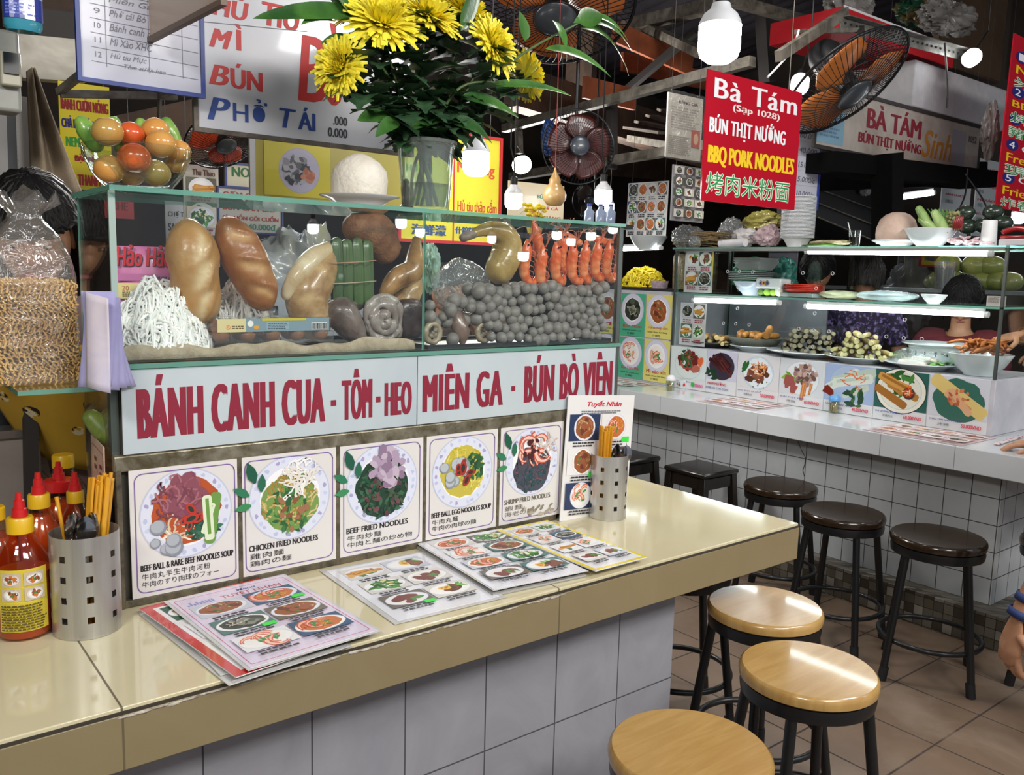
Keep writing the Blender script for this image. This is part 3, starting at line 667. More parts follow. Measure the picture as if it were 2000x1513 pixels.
# cooked meats
skin = M('boiled_pork_skin', 'c9ab7c', .32, coat=.3, var='8a6238', vs=13, bump=.35, bs=40, sss=.2, lo=.42, hi=.68)
fatm = M('boiled_pork_fat', 'dccfb0', .3, coat=.3, var='b89c70', vs=12, bump=.2, bs=40, sss=.2)
grey_meat = M('grey_offal', '84776e', .35, coat=.3, var='55463f', vs=16, bump=.4, bs=60)
pale_meat = M('pale_offal', 'a29a92', .3, coat=.3, var='7a6c66', vs=20, bump=.4, bs=70)
blood = M('dark_blood_cake', '3f2c28', .35, coat=.25, var='2e1f1d', vs=18, bump=.5, bs=60)
def chain(pts, rs, n=22, k=6, amp=.003, fr=25, seed=1, flat=1.0, up=None):
    P, r = rounded(pts, rs, k); return jit(MB().tube(P, r, n, flat=flat, up=up), amp, fr, seed)
def meat(name, lab, cat, mb, mat, group=None): return tag(mb.build(name, mat, smooth=80), lab, cat, group)
A = lambda u, v, y=.50: at(u, v, y=y)
pk_ = thing('pork_shank', 'large boiled pork shank with pale fat in the middle of the case', 'meat', A(600, 640, .54))
chain([A(612, 632, .52), A(600, 580, .52), A(622, 535, .525), A(655, 500, .54)], [.042, .05, .046, .03], amp=.005, seed=3).build('meat', skin, pk_, smooth=80)
chain([A(560, 575, .515), A(580, 540, .505), A(608, 507, .51), A(638, 488, .525)], [.014, .022, .024, .02], amp=.003, seed=4).build('fat', fatm, pk_, smooth=80)
lb = thing('leaf_roll_bundle', 'bundle of green leaf wrapped rolls tied with string', 'leaf rolls', A(685, 585, .53))
leafg = M('banana_leaf', '4e6a34', .38, coat=.2, var='2c4322', vs=9, bump=.4, bs=120, stretch=(1, 1, .1))
for i in range(4):
    for j in range(2):
        u = 659+i*20; b = A(u, 588, .505+.026*j); t_ = A(u-2, 474+(i % 2)*3, .515+.026*j); MB().tube(*rounded([b, (b+t_)/2, t_], [.0148, .0162, .0148], 3), 7).build('roll', leafg, lb, smooth=20)
for v, c in ((512, 'b98a72'), (552, 'b7a488')):
    q = [A(648, v+2, .49), A(690, v, .487), A(728, v-3, .49), A(731, v-3, .545), A(690, v, .55), A(646, v+2, .545)]
    MB().tube(rounded(q+[q[0]], [.001]*7, 4)[0], .0011, 5).build('string', M('string'+str(v), c, .8), lb)
meat('meat_loaf', 'rough brown roasted meat loaf just under the glass top', 'meat', jit(chain([A(700, 447, .55), A(730, 458, .545), A(752, 483, .545)], [.042, .054, .043], amp=.004, fr=14, seed=9), .0016, 120), M('roast_crust', '6a4026', .6, var='8f6440', vs=30, bump=.8, bs=160, bd=.003))
ph = thing('pork_hock', 'tan pork hock leaning against the case divider', 'meat', A(800, 560, .54))
chain([A(750, 575, .53), A(775, 545, .525), A(806, 525, .53), A(814, 470, .55)], [.016, .028, .03, .014], amp=.004, seed=12).build('hock', M('smoked_skin', 'b48a55', .3, coat=.35, var='6f4a26', vs=14, bump=.3, bs=50), ph, smooth=80)
chain([A(778, 600, .535), A(800, 575, .535), A(812, 545, .54)], [.026, .03, .02], amp=.005, seed=13).build('knuckle', skin, ph, smooth=80)
meat('blood_cake', 'tall dark brown block of blood cake by the divider', 'meat', jit(MB().ball(A(796, 622, .515), (.036, .03, .052), 26, 20, sup=.55), .004, 30, 5), blood)
meat('pork_heart', 'dark pointed boiled heart on the tray', 'meat', chain([A(705, 662, .485), A(685, 640, .49), A(665, 610, .50)], [.018, .034, .042], amp=.006, fr=30, seed=15), grey_meat)
meat('pork_heart', 'dark cut heart lying above the pointed heart', 'meat', chain([A(640, 602, .53), A(675, 596, .52), A(700, 590, .52)], [.02, .024, .018], amp=.006, fr=40, seed=16), M('dark_meat', '4c3630', .4, coat=.2, var='2e211f', vs=25, bump=.5, bs=60))
co = thing('coiled_intestine', 'pale rolled up intestine on the tray', 'meat', A(750, 625, .50))
for q, (r0_, a0, a1, dy) in enumerate(((8, 0, 5.6, .478), (21, .3, 3.9, .482), (27, 3.3, 6.4, .486), (36, .6, 3.0, .49), (40, 2.6, 5.4, .495), (38, 5.0, 7.0, .498))):
    pts = [A(750+math.cos(a0+(a1-a0)*k/7)*r0_*.82, 624+math.sin(a0+(a1-a0)*k/7)*r0_*1.12, dy) for k in range(8)]
    jit(MB().tube(*rounded(pts, [.0095+.003*math.sin(k*1.3+q) for k in range(8)], 4), 14, flat=1.25), .0022, 60, q).build('fold', pale_meat, co, smooth=80)
MB().ball(A(748, 590, .50), (.022, .018, .017), amp=.1, fr=40).build('fold', pale_meat, co, smooth=80)
tray_m = M('dark_steel_tray', '4a4c4e', .3, .8)
def tray(lab, x0, x1, y0, y1, z):
    mb = MB(); mb.box((x0, y0, z), (x1, y1, z+.0015)); mb.tube([(x0, y0, z+.008), (x1, y0, z+.008), (x1, y1, z+.008), (x0, y1, z+.008)], .0025, 6, closed=True)
    for a, b in (((x0, y0), (x1, y0)), ((x1, y0), (x1, y1)), ((x1, y1), (x0, y1)), ((x0, y1), (x0, y0))): mb.bar((*a, z+.004), (*b, z+.004), .002, .008)
    return tag(mb.build('tray', tray_m), lab, 'tray')
tray('dark steel tray under the boiled meats in the left half', A(640, 668, .47).x, xm-.012, .462, .66, ZS+.012)
tray('steel tray under the meatballs in the right half', xm+.02, XB-.012, .434, .66, ZS+.001)
# eggs in a clear carton
ec = thing('egg_carton', 'clear egg carton with a yellow and blue label', 'carton', A(530, 660, .47))
ex0, ex1, ey0, ey1 = A(412, 650, .462).x, A(650, 650, .462).x, .452, .545; ez = ZS+.026
clear = glassy('clear_plastic', 'eef0f0', 1.2, .05, alpha=.05, acol='d8dcdc', bump=.3, bs=40)
MB().box((ex0, ey0, ez), (ex1, ey1, ez+.026)).build('tray', clear, ec, bevel=.004); MB().box((ex0+.004, ey0+.006, ez+.027), (ex1-.004, ey1-.004, ez+.058)).build('lid', clear, ec, bevel=.006)
m, w, h = frame((ex0+.012, ey0+.0045, ez+.027), (ex1-.012, ey0+.0045, ez+.027), (ex0+.012, ey0+.0045, ez+.056))
lbm = bpy.data.objects.new('label_band', None); 
p = Pic(z=0); p.rect(0, 0, w, h, '7f97a2'); p.rect(0, 0, w*.24, h, 'dccf9a'); p.ell(w*.09, h*.35, h*.17, h*.17, 'e08a2a'); p.text('CP', w*.075, h*.28, w*.03, h*.15, 'f4f0e0', heavy=.0003); p.ell(w*.28, h*.62, h*.24, h*.24, 'f0eee6'); p.ell(w*.33, h*.34, h*.22, h*.15, 'e0a030')
p.scrib(w*.12, h*.2, w*.1, h*.3, '6a5030', 2); p.rect(w*.42, h*.12, w*.2, h*.6, '93aab4'); p.scrib(w*.43, h*.15, w*.18, h*.5, '3a4a58', 4); p.rect(w*.38, h*.8, w*.4, h*.2, 'c8b83a'); p.rect(w*.83, h*.08, w*.15, h*.55, 'e8e8e8')
for k in range(15): p.rect(w*(.837+.0095*k), h*.12, w*.0045*(1+(k*7 % 3)*.4), h*.45, '1a1a1a')
lo_ = bpy.data.objects.new('label', p.mesh('label', INKC)); COL.objects.link(lo_); lo_.matrix_basis = m; lo_.parent = ec; lo_.matrix_parent_inverse = root_matrix(ec).inverted()
eggm = M('brown_egg', 'a86f48', .42, var='96603c', vs=40)
def egg_me():
    mb = MB(); mb.lathe([(.0188*math.sin(a)*(1+.12*math.cos(a)), -.025*math.cos(a)) for a in [PI*k/16 for k in range(17)]], 20); return mb.mesh('egg', eggm, 80)
eme = egg_me()
for i in range(5):
    for j in range(2):
        o = bpy.data.objects.new('egg', eme); COL.objects.link(o); o.location = (ex0+.026+i*(ex1-ex0-.052)/4, ey0+.024+.043*j, ez+.0275)
        tag(o, 'brown egg lying in the clear carton', 'egg', 'eggs in the clear carton')
# ================================================================ right half: shrimp, leg, squid, meatballs
cl = thing('chicken_leg', 'glossy yellow boiled chicken leg standing on the meatballs', 'chicken leg', A(985, 550, .47))
chsk = M('boiled_chicken_skin', 'b39a5c', .25, coat=.5, var='8f7238', vs=12, bump=.35, bs=70, sss=.2)
chain([A(925, 456, .475), A(952, 448, .475), A(983, 458, .475), A(990, 492, .48), A(975, 528, .48)], [.012, .019, .034, .043, .040], seed=21, amp=.0025).build('flesh', chsk, cl, smooth=80)
chain([A(905, 463, .475), A(925, 457, .475)], [.012, .011], seed=22, amp=.002).build('bone_end', M('cooked_bone', '8d7f70', .5, var='6d5c50', vs=40), cl, smooth=80)
mb_mat = M('grey_meatball', '85817b', .5, var='6f6b66', vs=40, bump=.35, bs=130, bd=.002, lo=.3, hi=.7)
bms = []
for s in range(4):
    mb = MB().ball((0, 0, 0), .0163, 18, 12, amp=.07, fr=110, seed=s); bms.append(mb.mesh('meatball', mb_mat, 80))
def put_ball(x, y, z, lab, grp):
    o = bpy.data.objects.new('meatball', R0.choice(bms)); COL.objects.link(o); o.location = (x, y, z)
    o.rotation_euler = (R0.uniform(0, 6), R0.uniform(0, 6), R0.uniform(0, 6)); k = R0.uniform(.80, 1.22); o.scale = (k, k, k*R0.uniform(.9, 1.0)); tag(o, lab, 'meatball', grp)
zb = ZS+.021
def hprof(x):
    f = (x-xm)/(XB-xm); return .048 if f < .14 else .085 if f < .27 else .155 if f < .33 else .165
for lay in range(3):
    for row in range(6):
        for c in range(24):
            x = xm+.02+.0297*(c+.5*((row+lay) % 2))+R0.uniform(-.006, .006); z = zb+.0258*row+R0.uniform(-.003, .003)+.006*math.sin(x*23+row*.7)+.004*math.sin(x*61)
            if x > XB-.022: continue
            hp = hprof(x)
            if z-zb > hp: continue
            f = (x-xm)/(XB-xm)
            if f < .30 and row < 3 and lay == 0: continue
            if f < .30 and row < 2: continue
            if lay and z-zb < hp-.05: continue
            put_ball(x, .443+.027*lay+R0.uniform(-.002, .003), z, 'grey beef meatball in the pile behind the case glass', 'beef meatballs piled in the case')
sq = M('cooked_squid', 'b0a488', .3, coat=.4, var='8a7a62', vs=18, bump=.3, bs=60, sss=.2)
for (u, v, lab) in ((845, 650, 'stuffed pale squid ring at left of the meatballs'), (945, 648, 'stuffed squid ring touching the meatball pile')):
    c = A(u, v, .455); t = thing('squid_ring', lab, 'squid', c, group='stuffed squid rings')
    mb = MB(); mb.tube([c+V((.021*math.cos(a), .0, .0235*math.sin(a))) for a in [2*PI*k/20 for k in range(20)]], [.0075+.0012*math.sin(k*2.1) for k in range(20)], 10, closed=True); mb.build('ring', sq, t, smooth=80)
    mb = MB()
    for k in range(9): mb.ball(c+V((R0.uniform(-.011, .011), R0.uniform(0, .012), R0.uniform(-.012, .012))), (.008, .006, .007), 8, 6, amp=.25, fr=90, seed=k)
    mb.build('stuffing', M('squid_stuffing', '8f8674', .5, var='5c5648', vs=60), t, smooth=80)
meat('squid', 'brownish pointed squid between the two squid rings', 'squid', chain([A(904, 672, .455), A(902, 650, .46), A(892, 622, .47), A(888, 604, .478)], [.006, .021, .022, .014], seed=30, amp=.003), M('brown_squid', '8a7466', .3, coat=.4, var='6d564a', vs=20, bump=.3, bs=60))
for u, v in ((840, 596), (840, 618), (865, 618), (876, 600), (887, 587), (903, 590), (920, 590), (934, 596), (930, 622), (884, 668)):
    q = A(u, v, .458); put_ball(q.x, q.y, max(q.z, zb), 'loose grey meatball beside the squid rings', 'loose meatballs by the squid')
tag(jit(MB().ball(A(905, 560, .56), (.09, .05, .075), 30, 20, amp=.12, fr=14), .004, 60).build('ice_bag', glassy('crinkled_plastic_bag', 'f4f8f8', 1.6, .06, alpha=.10, acol='e4eaea', bump=1.0, bs=26, bd=.02)), 'crumpled clear plastic bag behind the squid rings', 'plastic bag')
# shrimp
shr = M('boiled_shrimp', 'd9622f', .28, coat=.35, var='e9a06a', vs=34, bump=.25, bs=90, sss=.2, lo=.45, hi=.7); shr_d = M('shrimp_legs', 'c2684c', .4); shr_w = M('antenna', 'b98a70', .5); eye = M('shrimp_eye', '0c0a0a', .15)
def shrimp_proto():
    t = thing('shrimp', 'proto', 'shrimp', group='boiled shrimp standing in a row')
    ang = [-.2+k*.36 for k in range(9)]; pts = []; x = z = 0
    P0 = [(0, 0, .052), (0, -.001, .036), (0, 0, .018), (0, .003, 0), (.002, .003, -.02), (.008, 0, -.038), (.022, -.004, -.05), (.036, -.004, -.048), (.043, -.003, -.036)]
    rr = [.004, .0105, .0135, .014, .0128, .0115, .0098, .0075, .005]
    P, r = rounded(P0, rr, 4); r = [q*(1+.05*math.sin(i*1.57)) for i, q in enumerate(r)]
    MB().tube(P, r, 14).build('body', shr, t, smooth=80)
    mb = MB()
    for k in range(5): a = -.9+.45*k; mb.tube([(.043, -.003, -.036), (.045+.006*math.sin(a), -.003+.003*k-.006, -.026), (.046+.014*math.sin(a), -.002+.003*k-.006, -.013)], [.002, .004, .0008], 6)
    mb.build('tail', shr_d, t, smooth=80)
    for s in (-1, 1):
        MB().ball((s*.006, -.0105, .042), .0026, 8, 6).build('eye', eye, t)
        MB().tube(rounded([(s*.003, -.008, .052), (s*.012, -.016, .075), (s*.03, -.012, .085), (s*.05, .0, .075)], [.0009, .0008, .0006, .0003], 4)[0], .0007, 4).build('antenna', shr_w, t)
    mb = MB()
    for k in range(6): z = .03-.012*k; mb.tube([(.009, -.004, z), (.02, -.01, z-.004), (.022, -.012, z-.014)], [.0014, .001, .0005], 4)
    for k in range(4): mb.tube([(-.002+.001*k, -.008, .05), (-.008+.005*k, -.014, .066), (-.016+.01*k, -.012, .078+.003*k)], [.0012, .0008, .0003], 4)
    mb.build('legs', shr_d, t); return t
sp = shrimp_proto()
SH = [(1026, 512, .46, -.05), (1058, 522, .453, .05), (1086, 516, .456, .12), (1098, 494, .47, .05), (1118, 514, .455, .05), (1142, 512, .456, .02), (1165, 508, .455, 0), (1187, 508, .457, -.02)]
SH2 = [(1052, 472, .48, .45, 1.0), (1118, 466, .475, 1.3, .85), (1178, 470, .47, 1.5, .9)]
ORD = 'first second third fourth fifth sixth seventh eighth'.split()
allS = [(u, v, y, r, 1.13, False) for u, v, y, r in SH]+[(u, v, y, r, 1.05*k, True) for u, v, y, r, k in SH2]
LABS = ['boiled shrimp standing nearest the chicken leg'] + [f'boiled orange shrimp, {ORD[i]} in the row from the chicken leg' for i in range(1, 7)]+['boiled shrimp standing in the right corner of the case', 'boiled shrimp lying on the row behind the second shrimp', 'boiled shrimp curled over the middle of the row', 'boiled shrimp curled over the right end of the row']
for i, (u, v, y, r, k, top) in enumerate(allS):
    q = A(u, v, y); mt = Matrix.Translation(q) @ Matrix.Rotation(-r-.08, 4, 'Y') @ Matrix.Rotation(R0.uniform(.1, .7) if not top else 1.5, 4, 'Z') @ Matrix.Rotation(.12, 4, 'X') @ Matrix.Scale(k, 4)
    if i == 0: reg(sp); sp.matrix_basis = mt; sp['label'] = LABS[0]
    else: dup(sp, mt, LABS[i])
# ================================================================ on top of the case
ZT = Z1+.001
R1 = random.Random(11)
clearg = glassy('clear_glass', 'f2f8f6', 1.3)
bc = V((-1.646, .54, ZT)); b = thing('glass_bowl', 'clear glass bowl of tomatoes on the left end of the case', 'bowl', bc); T = Matrix.Translation(bc)
outer = [(.0, .0), (.05, 0), (.066, .008), (.088, .035), (.102, .066), (.104, .068), (.105, .086), (.107, .088)]
MB().lathe(outer+[(.103, .088), (.1, .068), (.085, .038), (.062, .012), (.0, .006)], 48, T).build('bowl', clearg, b, smooth=60)
tom_o = M('orange_tomato', 'cf8a3e', .18, coat=.5, var='d8a55c', vs=9, sss=.1); tom_r = M('red_tomato', 'cc4a24', .18, coat=.5, var='d96a34', vs=9, sss=.1); tom_g = M('greenish_tomato', 'b39a5a', .18, coat=.5, var='c89248', vs=8, sss=.1)
TM = [(240, 268, .52, .030, tom_g, 'pale greenish orange tomato at upper left of the glass bowl'), (255, 262+0, .575, .026, tom_r, 'red tomato at the back of the glass bowl'), (303, 255, .56, .028, tom_o, 'orange tomato at the top right of the glass bowl'), (318, 275, .52, .030, tom_o, 'orange tomato in front of the top right tomato'),
      (340, 295, .535, .024, tom_o, 'small orange tomato against the right rim of the glass bowl'), (260, 307, .475, .031, tom_r, 'large red tomato at the front of the glass bowl'), (213, 330, .515, .028, tom_o, 'orange tomato low at the left in the glass bowl'), (306, 338, .50, .028, tom_g, 'dull tomato low at the right in the glass bowl'), (225, 275, .56, .026, tom_o, 'orange tomato hidden behind the front ones in the bowl')]
TM = [(210, 258, .52), (255, 262, .55), (304, 255, .555), (314, 281, .51), (348, 295, .535), (262, 308, .478), (214, 330, .51), (305, 338, .50), (258, 340, .54), (345, 318, .56)]
mats = [tom_g, tom_r, tom_o, tom_o, tom_o, tom_r, tom_o, tom_g, tom_o, tom_o]; rads = [.031, .027, .029, .031, .026, .032, .030, .029, .026, .024]
labs = ['pale greenish tomato at upper left of the glass bowl', 'red tomato at top centre of the glass bowl', 'orange tomato topmost in the glass bowl', 'shiny orange tomato in front of the topmost one', 'orange tomato by the right rim of the glass bowl', 'big red tomato at the front of the glass bowl',
        'orange tomato low at left in the glass bowl', 'dull brownish tomato low at right in the glass bowl', 'orange tomato at the bottom centre behind the big red one', 'small orange tomato low behind the right rim']
for (u, v, yy), mt, r, lb_ in zip(TM, mats, rads, labs):
    q = at(u, v, y=yy); q.z = max(q.z, ZT+.008+r*.85); t = thing('tomato', lb_, 'tomato', q, group='tomatoes in the glass bowl')
    MB().ball(q, (r, r, r*.9), 24, 16, amp=.04, fr=22, seed=u).build('flesh', mt, t, smooth=80)
cuc = M('light_cucumber', '8fb552', .3, coat=.3, var='5f8f3a', vs=14, bump=.2, bs=120)
for (a, b_, r, lb_) in (((160, 240), (178, 268), .020, 'green cucumber poking out at left of the glass bowl'), ((222, 238), (232, 270), .017, 'green cucumber behind the tomatoes of the bowl'), ((275, 240), (272, 275), .015, 'pale green cucumber end at the back of the bowl'), ((325, 240), (340, 278), .018, 'pale cucumber poking out at right of the bowl')):
    yy = .575; p0, p1 = at(*a, y=yy), at(*b_, y=yy); d = (p1-p0); MBc = MB().tube(*rounded([p0, p0+d*.5, p0+d*1.5], [r*.75, r, r*.9], 4), 14)
    tag(MBc.build('cucumber', cuc, smooth=80), lb_, 'cucumber', 'cucumbers in the glass bowl')
# peeled coconut on a plate
pc = V((-1.13, .545, ZT)); porc = M('white_porcelain', 'dfe0e2', .12, coat=.4)
tag(MB().lathe([(.0, .004), (.045, .004), (.046, 0), (.05, 0), (.054, .006), (.075, .02), (.096, .027), (.097, .029), (.075, .023), (.052, .01), (0, .009)], 48, Matrix.Translation(pc)).build('plate', porc, smooth=50), 'white porcelain plate under the peeled white coconut', 'plate')
wc = M('peeled_coconut_husk', 'e9e3d6', .75, var='dcd3c2', vs=18, bump=.8, bs=90, bd=.004)
tag(jit(MB().lathe([(0, .012), (.05, .012), (.0615, .02), (.066, .04), (.069, .066), (.064, .09), (.05, .108), (.03, .121), (.012, .129), (0, .130)], 40, Matrix.Translation(pc)), .0016, 40).build('coconut', wc, smooth=50), 'white peeled coconut with a pointed top on a plate', 'coconut')
# little bronze figure
fc = at(793, 392, y=.575); fc.z = ZT; fg = thing('figurine', 'small bronze standing figure behind the white coconut', 'figurine', fc); bz = M('old_bronze', '4a3c22', .35, .8, var='2a2216', vs=60)
MB().lathe([(0, 0), (.019, 0), (.019, .006), (.014, .01), (.016, .016), (.012, .02), (0, .02)], 20, Matrix.Translation(fc)).build('base', bz, fg)
jit(MB().tube(*rounded([fc+V((0, 0, z)) for z in (.02, .035, .05, .062, .070, .078)], [.011, .0085, .0075, .010, .0045, .008], 4), 14), .0008, 120).tube(*rounded([fc+V((-.011, 0, .06)), fc+V((-.014, -.004, .045)), fc+V((-.004, -.01, .04))], [.003, .003, .0025], 3), 8).tube(*rounded([fc+V((.011, 0, .06)), fc+V((.014, -.004, .047)), fc+V((.006, -.01, .046))], [.003, .003, .0025], 3), 8).build('body', bz, fg)
# ---------------------------------------------------------------- vase and flowers
vc = V((-.95, .53, ZT)); vs_ = thing('vase', 'clear plastic cup vase of yellow flowers on the case', 'vase', vc); T = Matrix.Translation(vc)
MB().lathe([(0, .004), (.052, .004), (.054, .0), (.058, .0), (.060, .012), (.072, .16), (.074, .166), (.079, .168), (.079, .176), (.075, .178), (.069, .17), (.056, .012), (0, .008)], 48, T).build('cup', glassy('clear_cup', 'e6efec', 1.6, .03, alpha=.10, acol='dfe6e4'), vs_, smooth=50)
MB().lathe([(0, .012), (.0555, .012), (.061, .07), (0, .07)], 32, T).build('water', glassy('vase_water', 'd2ddd2', .8), vs_, smooth=50)
leaf_d = M('dark_flower_leaf', '24402a', .5, var='3d5f3c', vs=26, bump=.2, bs=60); stem_m = M('flower_stem', '3f5a2c', .5, var='56703a', vs=40); leaf_g = M('broad_green_leaf', '2c5226', .28, coat=.2, var='4f7f36', vs=6, bump=.3, bs=90, stretch=(1, 1, .2)); pet = M('yellow_petal', 'fdf04e', .55, var='f9e434', vs=30, sss=.5); pet_c = M('golden_flower_centre', 'e0b010', .55, var='f0d020', vs=50)
def lobed(mb, base, d, up, L, R):
    "a lobed chrysanthemum leaf"
    d = d.normalized(); s = d.cross(up).normalized(); n = s.cross(d); rows = []
    for k in range(9):
        t = k/8; wd = L*.30*math.sin(PI*min(1, t*.85+.12))**.8*(1+.45*math.sin(t*19)); c = base+d*(t*L)+n*(-.35*L*t*t); rows.append((c-s*wd+n*wd*.25, c, c+s*wd+n*wd*.25))
    vs = [p for r in rows for p in r]; mb.add(vs, [(3*i+j, 3*i+j+1, 3*i+j+4, 3*i+j+3) for i in range(8) for j in range(2)])
def lance(mb, base, d, up, L, w, droop):
    d = d.normalized(); s = d.cross(up).normalized(); vs = []; c = V(base); q = d.copy(); N = 12
    for k in range(N+1):
        t = k/N; wd = w*(math.sin(PI*t**.8)**.75 if 0 < t < 1 else 0)+.0004; n = s.cross(q)
        vs += [c-s*wd+n*wd*.3, c.copy(), c+s*wd+n*wd*.3]; c = c+q*(L/N); q = (q+V((0, 0, -droop/N))).normalized()
    mb.add(vs, [(3*i+j, 3*i+j+1, 3*i+j+4, 3*i+j+3) for i in range(N) for j in range(2)])
def bloom(c, ax, rad, parent, seed):
    R = random.Random(seed); ax = ax.normalized(); e1 = ax.orthogonal().normalized(); e2 = ax.cross(e1); mb = MB(); N = 300
    for i in range(N):
        f = i/N; th = f**.62*2.15; az = i*2.39996+R.uniform(-.1, .1); L = rad*(.5+.55*f)*R.uniform(.85, 1.12); w = rad*.058*(.7+.6*f)
        out = e1*math.cos(az)+e2*math.sin(az); d0 = (ax*math.cos(th*.55)+out*math.sin(th*.55)).normalized(); c0 = c+out*rad*.05*f; side = ax.cross(out).normalized(); vs = []; p = c0.copy(); q = d0.copy()
        bend = (.55 if f < .6 else 1.25 if f < .85 else 2.0)*R.uniform(.6, 1.2); sgn = -1 if f < .45 else 1
        for k in range(6):
            t = k/5; ww = w*(.45+.9*math.sin(PI*min(.93, t*.95+.06))); n = side.cross(q); vs += [p-side*ww+n*ww*.45, p.copy(), p+side*ww+n*ww*.45]; p = p+q*L/5
            tgt = (ax*.9-out*.3) if sgn < 0 else (out*.75-ax*.5+V((0, 0, -.35))); q = (q+tgt*bend/5*.7).normalized()
        mb.add(vs, [(3*a+b, 3*a+b+1, 3*a+b+4, 3*a+b+3) for a in range(5) for b in range(2)])
    o = mb.build('bloom', pet, parent, smooth=80)
    ce = MB()
    for i in range(26): a = i*2.4; r_ = rad*.035*i**.5; ce.ball(c+ax*rad*.26+e1*math.cos(a)*r_+e2*math.sin(a)*r_, (rad*.03,)*3, 6, 5)
    return o
FL = [(748, 52, .50, 84, (-.25, -.75, .75), 'upper left yellow chrysanthemum, largest of the bunch'), (832, 42, .49, 72, (.1, -.5, .9), 'yellow chrysanthemum at the top centre of the bunch'), (668, 132, .48, 60, (-.8, -.45, .15), 'yellow chrysanthemum lowest on the left, facing sideways'), (905, 36, .55, 66, (.25, -.35, .9), 'yellow chrysanthemum behind the top centre flower, upper right'),
      (958, 92, .47, 64, (.35, -.85, .45), 'yellow chrysanthemum facing forward on the right of the bunch'), (1024, 150, .56, 50, (.9, -.1, .35), 'yellow chrysanthemum lowest on the right, turned away'), (700, 30, .58, 50, (-.4, .1, .9), 'yellow chrysanthemum behind the upper left flower')]
for i, (u, v, yy, pr, ax, lb_) in enumerate(FL):
    c = at(u, v, y=yy); d = (c-CAM).dot(FW); rad = pr/FPX*d; ax = V(ax).normalized()
    f0 = vc+V((.035*math.cos(i*.9), .03*math.sin(i*.9), .02)); t = thing('chrysanthemum', lb_, 'flower', f0, group='yellow chrysanthemums in the cup vase'); bloom(c, ax, rad, t, i)
    mid = vc+V((.06*math.cos(i*.9+3.1)*.3, .02, .175)); mid2 = mid.lerp(c, .55)+V((0, 0, -.02)); P, r = rounded([f0, mid.lerp(f0, .1), mid2, c-ax*.012], [.0035, .0035, .0032, .003], 8); MB().tube(P, r, 8).build('stem', stem_m, t)
    Rr = random.Random(50+i); mb = MB()
    for k in range(36):
        q = P[int(len(P)*(.40+.50*k/36))]; a = Rr.uniform(0, 2*PI); dd = V((math.cos(a), math.sin(a)*.7, Rr.uniform(-.2, .6))); lobed(mb, q, dd, V((0, 0, 1)), Rr.uniform(.065, .115), Rr)
    for k in range(5):
        q = P[int(len(P)*(.40+.05*k))]; a = Rr.uniform(-2.6, -.5); lobed(mb, q, V((math.cos(a)*1.2, math.sin(a), Rr.uniform(-.5, .1))), V((0, 0, 1)), Rr.uniform(.06, .1), Rr)
    mb.build('leaves', leaf_d, t, smooth=80)
SPR = [((1000, 120), (1130, 45), .50, [(1130, 45, 1175, 30, .030, .3), (1120, 45, 1240, 105, .022, 1.5), (1135, 55, 1225, 165, .014, 1.6), (1080, 40, 1100, 95, .020, 1.0), (1065, 95, 1190, 150, .016, .7), (1025, 80, 1015, 25, .024, .1), (1150, 30, 1225, 85, .012, 1.2)], 'broad leaved green spray arching out to the right of the vase'),
       ((700, 60), (640, -40), .53, [(720, 30, 505, 36, .024, .25), (640, -30, 690, 45, .026, .8), (700, 60, 640, -10, .02, .2), (650, 40, 590, 50, .012, .9), (690, 80, 630, 85, .016, .4)], 'green spray with long leaves reaching left over the white sign'),
       ((900, 170), (1010, 165), .48, [(940, 170, 1110, 185, .012, .5), (900, 190, 1010, 230, .02, .6), (870, 230, 800, 255, .018, .6), (880, 240, 960, 285, .022, 1.2), (905, 250, 945, 300, .024, 1.4), (760, 225, 700, 235, .022, .4), (780, 240, 735, 270, .018, .9), (900, 60, 935, -30, .02, .2)], 'low green spray drooping around the rim of the vase')]
for i, (s0, s1, yy, lv, lb_) in enumerate(SPR):
    f0 = vc+V((.03*(i-1), .02, .02)); t = thing('foliage_spray', lb_, 'leaves', f0, group='green sprays in the cup vase'); a, c = at(*s0, y=yy), at(*s1, y=yy)
    P, r = rounded([f0, vc+V((.01*i, .01, .17)), a, c], [.004, .004, .0035, .002], 8); MB().tube(P, r, 8).build('stem', stem_m, t)
    for k, (u0, v0, u1, v1, w, dr) in enumerate(lv):
        p0, p1 = at(u0, v0, y=yy), at(u1, v1, y=yy-.03+.02*(k % 3)); d = p1-p0; L = d.length; mb = MB(); lance(mb, p0, d+V((0, 0, dr*L*.45)), V((.2, -1, .6)), L*1.05, w, dr); mb.build('leaf', leaf_g, t, smooth=80)
# ================================================================ left glass shelf, noodle bag, notebook
SZ = 1.212
sh = thing('glass_shelf', 'small green edged glass shelf left of the case', 'shelf', (-1.81, .55, SZ)); o = MB().box((-1.905, .395, SZ), (XA-.012, .86, SZ+.009)).build('pane', [cg, ge], sh, smooth=0)
for p_ in o.data.polygons:
    if abs(p_.normal.z) < .5: p_.material_index = 1
MB().bar((-1.895, .85, SZ-.006), (XA-.02, .85, SZ-.006), .012, .012).build('bracket', rust, sh)
bg = thing('noodle_bag', 'clear plastic bag of dried instant noodle blocks on the glass shelf', 'bag of noodles', (-1.87, .53, SZ+.01)); Rn = random.Random(4)
nx0, nx1 = at(-26, 640, y=.46).x, at(158, 640, y=.46).x; zb0 = SZ+.012; ztop = at(90, 545, y=.46).z; hb = (ztop-zb0)/2
nd = M('dried_noodle', 'd6b67e', .55, var='bd965a', vs=30)
